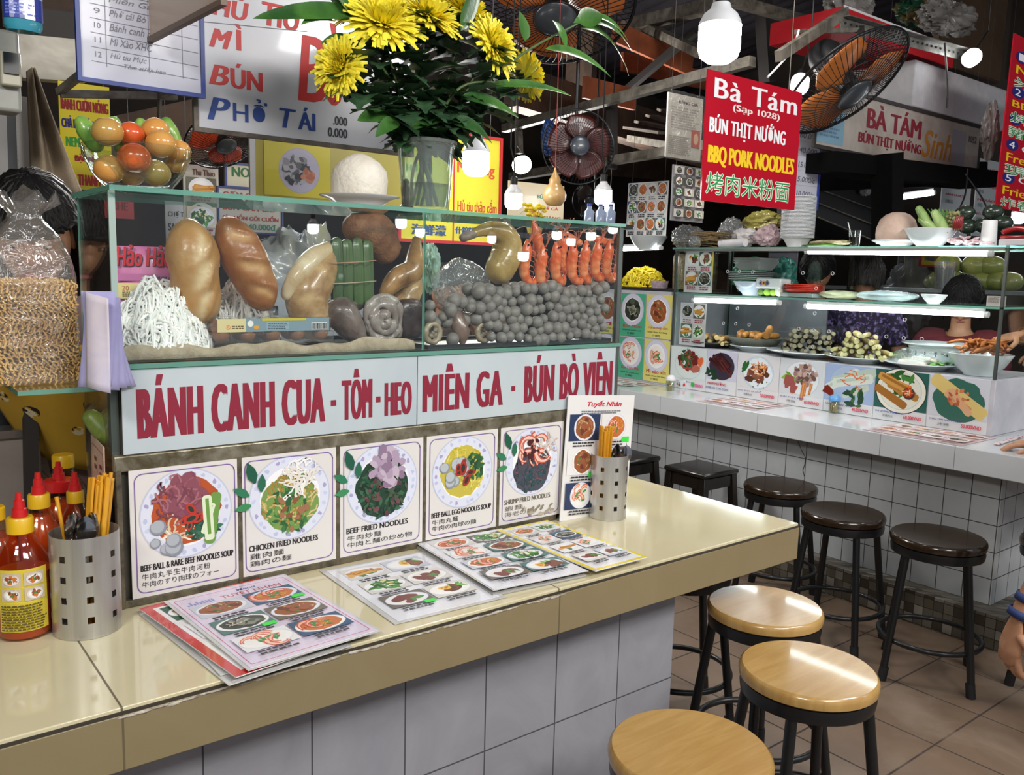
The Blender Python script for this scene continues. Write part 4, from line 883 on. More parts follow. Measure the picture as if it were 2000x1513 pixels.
for kb in range(2):
    mb = MB(); z0 = zb0+kb*hb
    for row in range(15):
        for lay, yy in enumerate((.462, .472, .488)):
            if lay == 2 and row < 12: continue
            ph = Rn.uniform(0, 6); zc = z0+(row+.6)*hb/15.4; P = []; n = 56; fq = Rn.uniform(14, 18)
            for k in range(n): t_ = k/(n-1); P.append((nx0+.006+t_*(nx1-nx0-.012)+.004*math.sin(t_*fq*6.28+1), yy+.004*math.cos(t_*fq*6.28+ph)+(.03*lay if row > 12 else 0), zc+.0052*math.sin(t_*fq*6.28+ph)+.002*math.sin(t_*23+row)))
            mb.tube(P, .0019, 5)
    for yy in (.50, .52, .54, .56):
        for row in range(14):
            P = [(nx1-.012+.004*math.sin(k*1.7+row), .47+.095*k/20, z0+(row+.6)*hb/15.4+.004*math.sin(k*1.7)) for k in range(21)]; mb.tube(P, .0019, 5) if yy == .5 else None
    mb.box((nx0+.012, .478, z0+.004), (nx1-.014, .575, z0+hb-.008)); mb.build('noodle_block', nd, bg, smooth=60)
bcx = (nx0+nx1)/2; pl = [(0, 1.0, SZ+.0105), (.1, 1.03, SZ+.014), (.25, 1.05, zb0+hb), (.45, 1.03, ztop+.005), (.6, .93, ztop+.045), (.75, .70, ztop+.085), (.85, .40, ztop+.112), (.9, .36, ztop+.122), (.95, .55, ztop+.137), (1, .80, ztop+.158)]
def bagf(u, v):
    k = min(len(pl)-2, int(v*(len(pl)-1))); f = v*(len(pl)-1)-k; s_ = pl[k][1]*(1-f)+pl[k+1][1]*f; z = pl[k][2]*(1-f)+pl[k+1][2]*f; a = 2*PI*u; c, s2 = math.cos(a), math.sin(a); e = .45+.4*min(1, max(0, (v-.45)*2.2))
    x = math.copysign(abs(c)**e, c)*(nx1-nx0)/2*s_; y = math.copysign(abs(s2)**e, s2)*.060*s_; w = max(0, v-.35); wr = noise.noise(V((c*2.2, s2*2.2, v*4)))*.03*w+math.sin(a*9+v*3)*.008*w*(1 if v > .7 else .4)
    return (bcx+x*(1+wr*9), .52+y*(1+wr*10), z+math.sin(a*7)*.012*max(0, v-.85)*6+noise.noise(V((c*5, s2*5, 3)))*.02*max(0, v-.8)*5)
MB().grid(bagf, 96, 60).build('bag', glassy('noodle_bag_film', 'f6f4f0', 2.0, .05, alpha=.06, acol='f0ece8', bump=.8, bs=30, bd=.012), bg, smooth=80)
nb = thing('notebook', 'worn notebook with lilac pages hanging beside the case', 'notebook', at(190, 570, y=.39)); lil = M('lilac_paper', 'b3b0d6', .7, var='9a96c4', vs=5); x0 = at(163, 600, y=.385).x; zt_, zb_ = at(190, 568, y=.385).z, at(190, 750, y=.385).z
def sheet(name, k, mat, w0, lean, y0):
    def f(u, v): fl = (1-v)**1.6; return (x0+u*w0*(1+.1*fl)+lean*fl*.02+.003*math.sin(u*5+k), y0+u*.006*(k-3)+fl*.004*(k-3)-.01*math.sin(u*PI)*fl, zt_-(1-v)*(zt_-zb_)*(1-.025*((k*37) % 5)/5)-(.012*u if k else .0))
    return MB().grid(f, 8, 12).build(name, mat, nb, smooth=80, solid=.0008)
for k in range(7): sheet('page', k, lil, .052+.004*(k % 3), (k-2)*.5, .372+.003*k)
sheet('cover', -3, M('notebook_cover', 'cfc4cc', .6, var='b9b3c6', vs=12), .028, -.5, .366)
MB().tube(*rounded([(x0+.012, .362, at(185, 602, y=.37).z), (x0+.04, .360, at(198, 600, y=.37).z)], [.003, .0034], 3), 8).ball((x0+.042, .360, at(198, 601, y=.37).z), .0052, 10, 8).build('pen', M('blue_pen', '1f6fd0', .3, coat=.4), nb)
# pale menu card leaning on the left end of the stall
bl, br, tl = V((XA-.016, .60, H+.001)), V((XA-.028, .44, H+.001)), V((XA-.012, .60, at(153, 832, x=XA-.014).z)); m, w, h = frame(bl, br, tl, True)
t = thing('menu_card', 'pinkish food menu card leaning on the left end of the stall', 'menu', mat=m); MB().box((0, 0, -.002), (w, h, 0)).build('card', M('pink_card', 'd8b8a4', .4, coat=.2), t, local=True)
p = Pic(seed=9); p.rrect(w*.06, h*.05, w*.88, h*.9, .01, .002, 'a86a5c'); p.line(w*.5, h*.45, w*.5, h*.92, .0015, 'a86a5c')
for k, (dx, dy) in enumerate(((.28, .6), (.72, .55), (.4, .22))): p.dish(w*dx, h*dy, w*.2, [('bed', 'b8624a', 1, 0, 0, .6), ('shrimp', 'b85a3c e0a890', 4, 0, 0, .4, .3)], plate='e0c8b8', rim='c09080')
p.scrib(w*.3, h*.8, w*.15, h*.1, '7a3a34', 2); p.scrib(w*.7, h*.78, w*.15, h*.1, '7a3a34', 2); p.scrib(w*.1, h*.36, w*.7, h*.05, '7a3a34', 2); p.build('dish_pictures', t)
tag(chain([at(178, 815, y=.55), at(205, 842, y=.54), at(228, 860, y=.53)], [.018, .024, .02], amp=.001).build('gourd', M('green_gourd', '8fa04c', .4, var='5c7434', vs=16)), 'green gourd behind the scratched left side pane', 'gourd')
# ================================================================ sauce bottles
capy = M('yellow_cap', 'dfb11c', .35, coat=.2); nozr = M('red_nozzle', 'c81f20', .35, coat=.2); sauce = M('chilli_sauce', 'b2401a', .2, coat=.6, var='c45a22', vs=6, sss=.1); plas = glassy('bottle_plastic', 'f2dcc4', 1.2, .06)
def bottle(lab, u, v, y=None, ht=.27, rad=.049, level=.62, label=False, tip=True, cap=capy, sc=sauce, cs_=1.0):
    c = at(u, v, y=y) if y else at(u, v, z=H); c.z = H+.001; T = Matrix.Translation(c); t = thing('sauce_bottle', lab, 'bottle', c, group='sauce bottles at the left end of the counter'); k = ht/.27
    sh_ = [(.0, .004), (rad*.9, .0), (rad, .008), (rad, .125*k), (rad*.94, .145*k), (rad*.62, .172*k), (rad*.46, .186*k), (rad*.44, .200*k)]
    MB().lathe(sh_, 32, T).build('bottle', plas, t, smooth=50)
    lv = level*.2*k; prof = [(0, .006), (rad*.9-.002, .003), (rad-.0015, .009)]+[(r-.0015, z) for r, z in sh_[3:] if z < lv]; rl = max(rad*.44, next((a[0]+(b[0]-a[0])*(lv-a[1])/(b[1]-a[1]) for a, b in zip(sh_[2:], sh_[3:]) if a[1] <= lv <= b[1]), rad))-.0015
    MB().lathe(prof+[(rl, lv), (0, lv)], 32, T).build('sauce', sc, t, smooth=50)
    rc = rad*.47*cs_; mb = MB(); mb.lathe([(0, .196*k), (rc, .196*k), (rc, .222*k), (rc*.9, .225*k), (0, .225*k)], 36, T, wob=lambda a, z: 1+.025*math.sign(math.sin(a*18)) if hasattr(math, 'sign') else 1+.02*math.sin(a*18)); mb.build('cap', cap, t)
    if tip: MB().lathe([(0, .2255*k), (.014, .2255*k), (.0125, .24*k), (.010, .241*k), (.009, .256*k), (.0065, .257*k), (.0055, .27*k), (0, .27*k)], 18, T).build('nozzle', nozr, t)
    if label:
        w, h = .086, .118; p = Pic(z=.0006, seed=3); n = 12
        for i in range(n): p.rect(w*i/n-w/2, 0, w/n+.0002, h, 'd8c33c')
        p.z += .0004
        for i in range(2):
            for j in range(2):
                x, y_ = -w*.42+i*w*.44, h*(.74-.24*j)
                for q in range(3): p.rect(x+q*w*.13, y_, w*.13, h*.21, 'c9b79a')
                p.z += .0003; p.dish(x+w*.2, y_+h*.105, w*.16, [('bit', 'a04a24 c8702c 7a4a1c', 12, 0, 0, .6, .25), ('leaf', '4a7a3a', 3, 0, 0, .4, .2)], plate='e0d8d0', sq=.75)
        p.z += .0004; p.scrib(-w*.42, h*.03, w*.84, h*.42, '5a4a1c', 10)
        me = wrap(p.mesh('label', INKC), rad+.0004); o = bpy.data.objects.new('label', me); COL.objects.link(o); o.parent = t; o.matrix_basis = Matrix.Translation((0, 0, .02)) @ Matrix.Rotation(-.15, 4, 'Z')
    return t
bottle('chilli sauce bottle with a yellow picture label, nearest the viewer', 50, 1235, label=True)
bottle('chilli sauce bottle with yellow cap behind the labelled bottle', 85, 1165, ht=.265, rad=.045, level=.9)
bottle('sauce bottle with yellow cap, cut by the left picture edge', -5, 1180, ht=.245, level=.8, tip=False)
bottle('sauce bottle with red nozzle half hidden behind the chopsticks', 154, 1130, ht=.24, rad=.038, level=.7)
bottle('sauce bottle with a big red cap behind the front bottles', 122, 1100, ht=.24, rad=.045, level=.85, cap=nozr, cs_=1.5)
bottle('tall clear bottle with flat yellow cap at the back', 131, 1075, ht=.285, rad=.052, level=.3, tip=False, sc=M('brown_sauce', '5a2c14', .2, coat=.5))
# ================================================================ chopstick holders
steel = NT('brushed_steel'); b_ = steel.pbsdf(lin('b4b2ae'), .36, .8); steel.l(steel.ramp(steel.noise(18, 4, .6, stretch=(1, 1, .03)), [(.3, lin('aaa8a4')), (.7, lin('dedcd8'))]), b_.inputs['Base Color']); steel.bump(steel.noise(120, 2, stretch=(1, 1, .02)), .1, .002, b_); steel = steel.m
chop = M('yellow_chopstick', 'e2a428', .4, coat=.2, var='d08f1c', vs=10); spoon_m = M('spoon_steel', 'b0b0b2', .16, 1.0)
spm = None
def spoon_proto():
    mb = MB()
    def f(u, v):
        a = 2*PI*u; r = v; return (.0165*r*math.cos(a), .0035*(r*r)-.0035, .024*r*math.sin(a)*(1+.12*math.sin(a)))
    mb.grid(f, 24, 6); return mb.mesh('bowl', spoon_m, 80), MB().tube(*rounded([(0, -.001, -.024), (0, .003, -.06), (0, .0, -.14)], [.003, .0026, .004], 4), 8, flat=.4, up=(0, 1, 0)).mesh('handle', spoon_m)
SPB, SPH = spoon_proto()
def holder(lab, c, rad, ht, chops, spoons, seed, glab, rows=4, cols=8, ph=.3, slab='steel spoon standing bowl up in the left holder', dark=False):
    R = random.Random(seed); c = V(c); t = thing('chopstick_holder', lab, 'utensil holder', c); mb = MB(); nu = 96; zs = [0, .004]; hs = (ht-.02)/(rows+.4)
    for k in range(rows): z = .012+hs*(k+.45); zs += [z, z+.0125]
    zs += [ht-.006, ht]; vs = [(c.x+rad*math.cos(2*PI*i/nu), c.y+rad*math.sin(2*PI*i/nu), c.z+z) for z in zs for i in range(nu)]; fs = []
    for j in range(len(zs)-1):
        hole = j >= 2 and j % 2 == 0 and j < 2+2*rows
        for i in range(nu):
            if hole and (i+int(ph*nu/cols)) % (nu//cols) < 3: continue
            fs.append((j*nu+i, j*nu+(i+1) % nu, (j+1)*nu+(i+1) % nu, (j+1)*nu+i))
    fs.append(tuple(range(nu))); mb.add(vs, fs); mb.build('can', steel, t, smooth=0, solid=.0012)
    for i in range(chops[0]):
        a, d = R.uniform(0, 2*PI), rad*.5*math.sqrt(R.random()); b0 = c+V((chops[1]*rad+d*math.cos(a)*.6, d*math.sin(a)*.6+.01, .004)); tp = c+V((chops[2]*rad+d*math.cos(a)*.72, d*math.sin(a)*.6+chops[4], chops[3]+R.uniform(-.012, .008)))
        o = MB().tube([b0, tp], [.0026, .0036], 6).build('chopstick', chop); tag(o, glab[0], 'chopstick', glab[1])
    if chops[5]:
        b0, tp = c+V((-rad*.2, -.01, .004)), c+V((-rad*.75, -.005, chops[3]*.93)); tag(MB().tube([b0, tp], [.0026, .0036], 6).build('chopstick', chop), 'single yellow chopstick leaning away from the left holder bundle', 'chopstick')
    for i in range(spoons):
        o = thing('spoon', slab, 'spoon', group=slab.replace('steel spoon', 'spoons')); a = R.uniform(0, 6)
        for nm, me in (('bowl', SPB), ('handle', SPH)):
            q = bpy.data.objects.new(nm, me); COL.objects.link(q); q.parent = o
        q = c+V((rad*(spoons_off[0]+R.uniform(-.42, .42)), rad*R.uniform(-.62, .1)+spoons_off[1], ht+R.uniform(-.006, .016)))
        o.matrix_basis = Matrix.Translation(q) @ Matrix.Rotation(R.uniform(-.12, .12), 4, 'Y') @ Matrix.Rotation(R.uniform(-.05, .25), 4, 'X') @ Matrix.Rotation(R.uniform(-.9, .9), 4, 'Z')
spoons_off = (-.05, 0)
h1 = at(172, 1226, z=H); h1.z = H+.001
holder('perforated steel chopstick holder beside the chilli sauce bottles', h1, .060, .193, (44, .1, .66, .285, .02, True), 9, 1, ('yellow chopstick in the thick bundle of the left holder', 'yellow chopsticks in the left holder'))
h2 = at(1186, 1008, z=H); h2.z = H+.001; spoons_off = (.45, 0)
holder('perforated steel chopstick holder in front of the standing menu', h2, .053, .185, (26, -.3, -.33, .262, 0, False), 5, 2, ('yellow chopstick in the bundle of the right holder', 'yellow chopsticks in the right holder'), ph=.6, slab='steel spoon standing bowl up in the right holder')
# ================================================================ facing stall on the right
XF, HR = 1.41, .80
white_w = tiled('white_counter_tile', 'd9dcdf', '7f8284', (.32, .319), (1.41, .215, .80-.319), .0016, .12, var='ccd0d4', vs=3, coat=.3, bump=.3)
base_t = tiled('white_wall_tile', 'bfc2c4', '3c3d3e', (.1115, .1128), (.0, .0717, .1415), .0022, .28, var='a9adb0', vs=6, bump=.6)
mosaic = tiled('grey_mosaic_skirting', '6f6a60', '3f3b37', (.036, .036), (.0, .002, .0), .0015, .35, var=['8d897e'], bump=.4)
def mosaic_mat():
    t = NT('grey_mosaic'); b = t.pbsdf(None, .35); g = t.n('ShaderNodeNewGeometry'); sx = t.n('ShaderNodeSeparateXYZ'); t.l(g.outputs['Position'], sx.inputs[0])
    cb = t.n('ShaderNodeCombineXYZ'); t.l(t.math('ADD', sx.outputs[0], sx.outputs[1]), cb.inputs[0]); t.l(t.math('ADD', sx.outputs[2], t.math('MULTIPLY', sx.outputs[0], .7)), cb.inputs[1])
    ck = t.n('ShaderNodeTexChecker'); ck.inputs['Scale'].default_value = 24; t.l(cb.outputs[0], ck.inputs[0]); ck.inputs[1].default_value = (*lin('6a655a'), 1); ck.inputs[2].default_value = (*lin('8b877c'), 1)
    br = t.n('ShaderNodeTexBrick'); br.offset = 0; t.l(cb.outputs[0], br.inputs[0]); br.inputs['Scale'].default_value = 1; br.inputs['Brick Width'].default_value = br.inputs['Row Height'].default_value = 1/24; br.inputs['Mortar Size'].default_value = .0017
    for i, c in ((1, 'ffffff'), (2, '8a7f74')): br.inputs[i].default_value = (*lin(c), 1)
    br.inputs[3].default_value = (.12, .11, .10, 1)
    m = t.n('ShaderNodeMix'); m.data_type = 'RGBA'; m.blend_type = 'MULTIPLY'; m.inputs[0].default_value = 1; t.l(ck.outputs[0], m.inputs[6]); t.l(br.outputs[0], m.inputs[7]); t.l(m.outputs[2], b.inputs['Base Color']); t.bump(t.math('SUBTRACT', 1.0, br.outputs[1]), .4, .002, b); return t.m
rc = thing('grill_stall_counter', 'long white tiled counter of the facing food stall', 'counter', (1.8, 1.2, 0))
MB().box((XF, -.25, .70), (2.35, 3.3, HR)).build('worktop', white_w, rc, bevel=.003)
MB().box((1.523, .066, .147), (2.3, 3.3, .6995)).build('base', base_t, rc)
MB().box((1.42, -.033, 0), (2.4, 3.3, .1465)).build('skirting', mosaic_mat(), rc, bevel=.002)
random.seed(5); mb = MB()
P = [at(1200+945/6.3, 740+480/6.3, x=1.52)]; y_ = 1.15
mb.tube([V((1.5215, at(*q, x=1.5215).y, at(*q, x=1.5215).z)) for q in ((1558, 862), (1566, 880), (1573, 893), (1572, 905), (1568, 918), (1571, 930))], .0016, 4); mb.build('crack', M('crack_line', '2c2c2c', .9), rc)
jit(MB().box((XF-.004, 2.235, .705), (XF+.01, 2.262, HR-.002)), .004, 80).build('crumbling_corner', M('crumbled_plaster', '8a7c66', .9, var='4e4436', vs=60, bump=1, bs=90), rc)
pb = thing('photo_box', 'white raised plinth box carrying the dish photographs', 'plinth', (1.9, 1.2, HR))
MB().box((1.772, .232, HR+.001), (2.30, 2.075, 1.046)).build('body', M('white_laminate', 'c6c6cc', .35, var='b2b2ba', vs=5), pb, bevel=.002)
XP = 1.771
PHU = [1311, 1381, 1441.6, 1525, 1614.6, 1713, 1819.6, 1941]; PHY = [at(u, 700, x=XP).y for u in PHU]
PHS = [([('bit', '8c3c34 a85048 b86a58 6f2c28', 26, 0, .05, .5, .2), ('leaf', '2c4a30 42663c', 40, -.1, .25, .45, .1), ('slice', 'd86a44 e89a70', 2, .7, .2, .12, .2)], 'd4e0dc', '000VND', 'BÚN THỊT NƯỚNG', 'dish photo of sliced grilled beef with herbs, leftmost in the row', 'd3dedd'),
       ([('roll', '4a2426 5c2e2c 3c1c20', 12, 0, .05, .45, .42, -.75), ('leaf', '24402c', 8, -.6, -.5, .3, .2)], '3a3442', None, 'NEM NƯỚNG', 'dish photo of dark meat skewers titled NEM NƯỚNG', 'c9cade'),
       ([('bed', 'dfeaf0', 1, 0, 0, .7), ('bit', '7a4a3a 8f5c44 5c382c', 18, 0, -.1, .5, .16), ('noodle', 'c8642c d8843c e8c8a0', 30, .05, .15, .3, .16), ('leaf', '2f6a34', 5, -.6, .3, .2, .2), ('bit', '30402c', 14, .1, -.5, .4, .03)], 'c4d6e2', '50.000VND', 'BÚN THỊT LÁ LỐT', 'dish photo of grilled pork on a pale blue plate', 'd6d8da'),
       ([('leaf', '6f9a3c 8ab84c', 12, -.5, -.1, .3, .2), ('bit', 'b0938a 9a7c74 c4a89c 6c544e', 60, .15, .15, .48, .11), ('bit', '9c5650', 8, -.4, -.3, .3, .2), ('roll', 'c07a4c d8985c', 3, .2, -.45, .25, .3, 1.3)], 'dfe4e6', '60.000VND', 'BÚN THỊT XÀO', 'dish photo of mixed meat and noodles in a white bowl', 'd0d6da'),
       ([('roll', 'c4cec0 d4dcd0 b8c8b8', 4, .1, .1, .5, .75, .45), ('noodle', 'd8643c e08458', 12, .15, .2, .4, .2), ('leaf', '2c4a34 3f6a3f', 12, .3, -.5, .4, .2), ('bit', '7a2a20', 3, -.8, -.35, .12, .2)], 'a8bcd8', '40.000VND', 'GỎI CUỐN SPRING ROLLS', 'dish photo of fresh spring rolls on blue', '9fb4d6'),
       ([('leaf', '2f5a2c 47823c', 20, 0, .3, .5, .2), ('roll', 'b07c3c c8944c a06a30', 6, -.15, .05, .5, .6, -.5), ('ball', '4a3c3c 8a3c28', 1, .3, -.05, .01, .3), ('noodle', 'd8642c e8c8a0', 8, .3, -.05, .2, .14)], 'dcdccc', '60.000VND', 'CHẢ GIÒ FRIED SPRING ROLLS', 'dish photo of golden fried spring rolls on green', '2f6058'),
       ([('bed', '3a6a5c', 1, 0, -.1, .85), ('roll', 'd8c078', 2, 0, .05, .1, .85, -.75), ('roll', 'c8906c d8a880', 4, .02, .05, .22, .55, -.75), ('bit', 'b0603c c87c54', 16, .02, .05, .34, .07)], 'cccfd8', '50.000VND', 'CHẠO TÔM SHRIMP PASTE', 'dish photo of shrimp paste sticks, last at the right end of the row', 'cccfd8')]
for i, (sp, plate, price, nm, lb_, bgc) in enumerate(PHS):
    m, w, h = frame((XP-.001, PHY[i]-.002, HR+.002), (XP-.001, PHY[i+1]+.002, HR+.002), (XP-.001, PHY[i]-.002, 1.044)); t = thing('dish_photo', lb_, 'photo', mat=m, group='dish photographs on the facing stall')
    MB().box((0, 0, -.002), (w, h, 0)).build('card', M('photo_card', 'd8dadc', .3, coat=.3), t, local=True)
    p = Pic(seed=60+i); b0 = h*(.24 if i != 1 else .32); p.rect(0, b0, w, h-b0, bgc)
    if i == 5: p.ell(w*.5, b0+(h-b0)*.48, w*.48, w*.42, '2a2a2a', n=36); p.ell(w*.5, b0+(h-b0)*.48, w*.465, w*.405, 'e4e2d4', n=36)
    p.dish(w*.5, b0+(h-b0)*.48, min(w*.485, (h-b0)*.55), sp, plate=plate, rim='b8c4cc', well=plate, sq=.88, fs=1.3)
    p.build('dish_picture', t, INKC); L = Pic(z=.006)
    if price and i: L.text(price, w*.6, h*.08, w*.33, h*.07, 'd02848', heavy=.0006)
    elif price: L.rect(w*.62, h*.08, w*.09, h*.1, '2fb83c'); L.text(price, w*.73, h*.08, w*.22, h*.07, 'd83c8c', heavy=.0006)
    if i == 1: L.text(nm, w*.08, h*.2, w*.62, h*.08, 'b0243c', heavy=.0006); L.text('PORK OL CHẢ COAT', w*.03, h*.1, w*.75, h*.065, '2c4a94', heavy=.0004)
    else: L.text(nm, w*.05, h*.155, w*.55, h*.045, '3a4a9a', heavy=.0003); L.text('烤豬肉米粉'[:2+i % 3], w*.2, h*.07, w*.2, h*.05, '54545c')
    L.build('lettering', t)
# four coloured noodle posters of the next stall
pb2 = thing('poster_box', 'box front carrying the green and yellow noodle posters', 'plinth', (1.9, 2.6, HR)); MB().box((1.782, 2.10, HR+.001), (2.3, 3.2, 1.362)).build('body', M('white_laminate', 'c6c6cc', .35), pb2)
yb_ = [at(u, 660, x=1.77).y for u in (1160, 1208, 1257, 1309)]; zb_ = [HR+.012, 1.078, 1.352]
NP = {(0, 1): ('d8d070', 'Mì', 'soup'), (1, 1): ('52b08a', 'Bún Mắm', 'dark'), (2, 1): ('dcd478', 'Hủ tiu thập cẩm', 'soup'), (0, 0): ('52b08a', 'Bún', 'soup'), (1, 0): ('52b08a', 'Bún Tôm Mực', 'shrimp'), (2, 0): ('dcd478', 'Mì xào xìn', 'shrimp')}
NL = {(0, 1): 'yellow noodle poster half hidden behind the case, upper row', (1, 1): 'green noodle poster Bún Mắm beside the case corner', (2, 1): 'yellow noodle poster Hủ tiu thập cẩm', (0, 0): 'green noodle poster half hidden behind the case, lower row', (1, 0): 'green noodle poster Bún Tôm Mực, lower row', (2, 0): 'yellow noodle poster of seafood noodles, lower row'}
for (i, j), (c, nm, kd) in NP.items():
    m, w, h = frame((1.778, yb_[i]-.003, zb_[j]), (1.778, yb_[i+1]+.003, zb_[j]), (1.778, yb_[i]-.003, zb_[j+1]-.01)); t = thing('noodle_poster', NL[i, j], 'poster', mat=m, group='green and yellow noodle posters')
    MB().box((0, 0, -.002), (w, h, 0)).build('card', M('photo_card', 'd8dadc', .3, coat=.3), t, local=True)
    p = Pic(seed=80+3*i+j); p.rect(0, 0, w, h, c); p.dish(w*.48, h*.62, w*.46, DI[kd], plate='d4d4e4', rim='bcbcd4', sq=1.05); p.text(nm, w*.12, h*.2, w*.76, h*.09, 'b8384c', heavy=.0005); p.text('Noodles, Chicken, Pork, Shrimp' if i == 2 else 'Salted fish noodle soup', w*.1, h*.11, w*.76, h*.05, '2a4a3a', heavy=.0002); p.text('什錦粉', w*.3, h*.035, w*.3, h*.055, '2a2a2a'); p.build('printing', t, INKC)
# ---------------------------------------------------------------- glass case of the facing stall
gs = thing('stall_glass_case', 'two level glass case on the facing stall lit by tubes', 'display case', (1.95, 1.15, 1.05)); XG0, XG1, YG0, YG1 = 1.78, 2.28, .245, 2.07
def gp(name, lo, hi):
    o = MB().box(lo, hi).build(name, [cg, ge], gs, smooth=0); d = [hi[i]-lo[i] for i in range(3)]; k = d.index(min(d))
    for p_ in o.data.polygons:
        if abs(p_.normal[k]) < .5: p_.material_index = 1
gp('glass_top', (XG0-.02, YG0-.02, 1.612), (XG1, YG1+.02, 1.622)); gp('middle_shelf', (XG0-.01, YG0-.01, 1.352), (XG1, YG1, 1.361)); gp('front_pane', (XG0-.004, YG0, 1.05), (XG0, YG1, 1.611)); gp('side_pane', (XG0, YG0-.004, 1.05), (XG1, YG0, 1.611))
for x, y in ((XG0-.004, YG0-.004), (XG0-.004, YG1), (XG1-.01, YG0-.004), (XG1-.01, YG1)): MB().box((x-.006, y-.006, 1.048), (x+.006, y+.006, 1.622)).build('corner_post', M('steel_corner', '7d8683', .3, .8), gs)
MB().bar((XG0-.015, YG0, 1.608), (XG0-.015, YG1, 1.608), .014, .014).build('front_rail', M('steel_rail', '8f938f', .3, .8), gs)
rg = M('hole_rim', 'b8bcbe', .4)
for i, (u, v) in enumerate([(1421, 530), (1444, 530), (1470, 531), (1441, 561), (1568, 533), (1594, 563), (1626, 534), (1440, 602), (1437, 632), (1413, 631), (1463, 634), (1591, 612), (1560, 642), (1589, 645), (1619, 647), (1770, 574), (1767, 624), (1765, 660), (1731, 657), (1800, 662), (1763, 696), (1587, 677)]):
    q = at(u, v, x=XG0-.006); MB().tube([q+V((0, .008*math.cos(a), .008*math.sin(a))) for a in [2*PI*k/14 for k in range(14)]], .0016, 6, closed=True).build('air_hole', rg, gs)
gp('left_divider', (XG0, YG1-.02, 1.05), (XG1, YG1-.016, 1.611))
# tubes
TUBE = glow('tube_light', 'f6fbff', 14)
def tube_light(lab, a, b, r=.0125, E=TUBE, grp='tube lamps'):
    a, b = V(a), V(b); d = (b-a).normalized(); t = thing('tube_lamp', lab, 'lamp', a, group=grp); MB().cyl(a, b, r, n=12).build('tube', E, t)
    for p0, p1 in ((a-d*.02, a-d*.001), (b+d*.001, b+d*.02)): MB().cyl(p0, p1, r*1.1, n=12).build('end_cap', M('white_plastic', 'd8d8d8', .4), t)
    MB().bar(a+V((0, 0, r+.008)), b+V((0, 0, r+.008)), .022, .012).build('batten', M('white_plastic', 'd8d8d8', .4), t); return t
xl = XG0+.03
tube_light('long tube lamp under the glass top of the facing stall', at(1580, 491, x=xl), at(1930, 495, x=xl)); tube_light('short tube lamp under the middle shelf, left part', at(1358, 586, x=xl), at(1518, 591, x=xl)); tube_light('long tube lamp under the middle shelf, right part', at(1578, 598, x=xl), at(1922, 614, x=xl))
tube_light('tube lamp of the next stall beside the case corner', at(1216, 486, x=1.9), at(1288, 484, x=1.9))
# inside: dishes on the lower level
ZL = 1.0475; wp = M('white_melamine', 'cfd6d8', .2, coat=.3)
def plate(name, lab, cat, c, rad, ry=1.0, prof=None, mat=wp, group=None):
    c = V(c); T = Matrix.Translation(c) @ Matrix.Diagonal((1, ry, 1, 1)); pr = prof or [(0, .003), (.55, 0), (.58, 0), (.62, .01), (.85, .022), (1, .03), (.99, .034), (.84, .027), (.6, .016), (0, .012)]
    return tag(MB().lathe([(r*rad, z*(1 if prof is None else rad)) for r, z in pr], 40, T).build(name, mat, smooth=50), lab, cat, group)
bowl_p = [(0, .04), (.42, .04), (.42, 0), (.48, 0), (.5, .06), (.75, .3), (.95, .62), (1, .72), (.97, .73), (.9, .6), (.7, .32), (.4, .12), (0, .1)]
def stick_pile(lab, grp, name, cat, c, W, L, r, rows, cols, mat, seed, skewer=None, ang=0.0, tip=None):
    R = random.Random(seed); c = V(c); ang = .57; L = .13; rr0 = r
    for k in range(rows):
        for i in range(cols-k):
            r = rr0*R.uniform(.8, 1.12); y = (i-(cols-k-1)/2)*rr0*2.3+R.uniform(-.5, .5)*rr0; z = rr0*1.1+k*rr0*1.75+R.uniform(-.25, .3)*rr0; a = ang+R.uniform(-.28, .28); l = L*R.uniform(.85, 1.1); x0 = R.uniform(-.03, .03)
            d = V((math.cos(a), math.sin(a), 0)); p0 = c+V((x0, y, z))-d*l/2; p1 = c+V((x0, y, z+R.uniform(-.004, .006)))+d*l/2; t = thing(name, lab, cat, p0, group=grp)
            P, rr = rounded([p0, p0.lerp(p1, .35), p0.lerp(p1, .8), p1], [r*.85, r, r*.95, r*.6], 3); jit(MB().tube(P, rr, 9), r*.16, 55, seed+k*40+i).build('meat' if skewer else 'roll', mat, t, smooth=60)
            if skewer: MB().tube([p0-d*.032, p0+d*.02], [r*.78, r*.78], 10).build('stalk', skewer, t)
stalk = M('pale_stalk', 'd6d2a4', .5, var='b8b47c', vs=30)
plate('serving_plate', 'large white plate under the dark beef skewers', 'plate', (1.95, 1.27, ZL), .215, 1.0, group='white plates in the facing case'); stick_pile('dark grilled beef roll with stalk end on the large white plate', 'dark beef skewers on the plate', 'beef_skewer', 'skewer', (1.93, 1.25, ZL+.02), .3, .17, .0145, 5, 11, M('dark_grilled_beef', '5d5444', .55, var='3c3428', vs=30, bump=.6, bs=90), 1, M('grey_stalk', '8f8a70', .5))
plate('serving_plate', 'white plate under the pale lemongrass sticks', 'plate', (1.93, .96, ZL), .165, 1.0, group='white plates in the facing case'); stick_pile('pale shrimp paste stick on the plate of lemongrass stalks', 'pale lemongrass sticks on the plate', 'lemongrass_stick', 'skewer', (1.93, .955, ZL+.02), .3, .17, .0145, 5, 9, M('pale_shrimp_paste', 'cdbf92', .5, var='b09a62', vs=40, bump=.4, bs=80), 2, stalk)
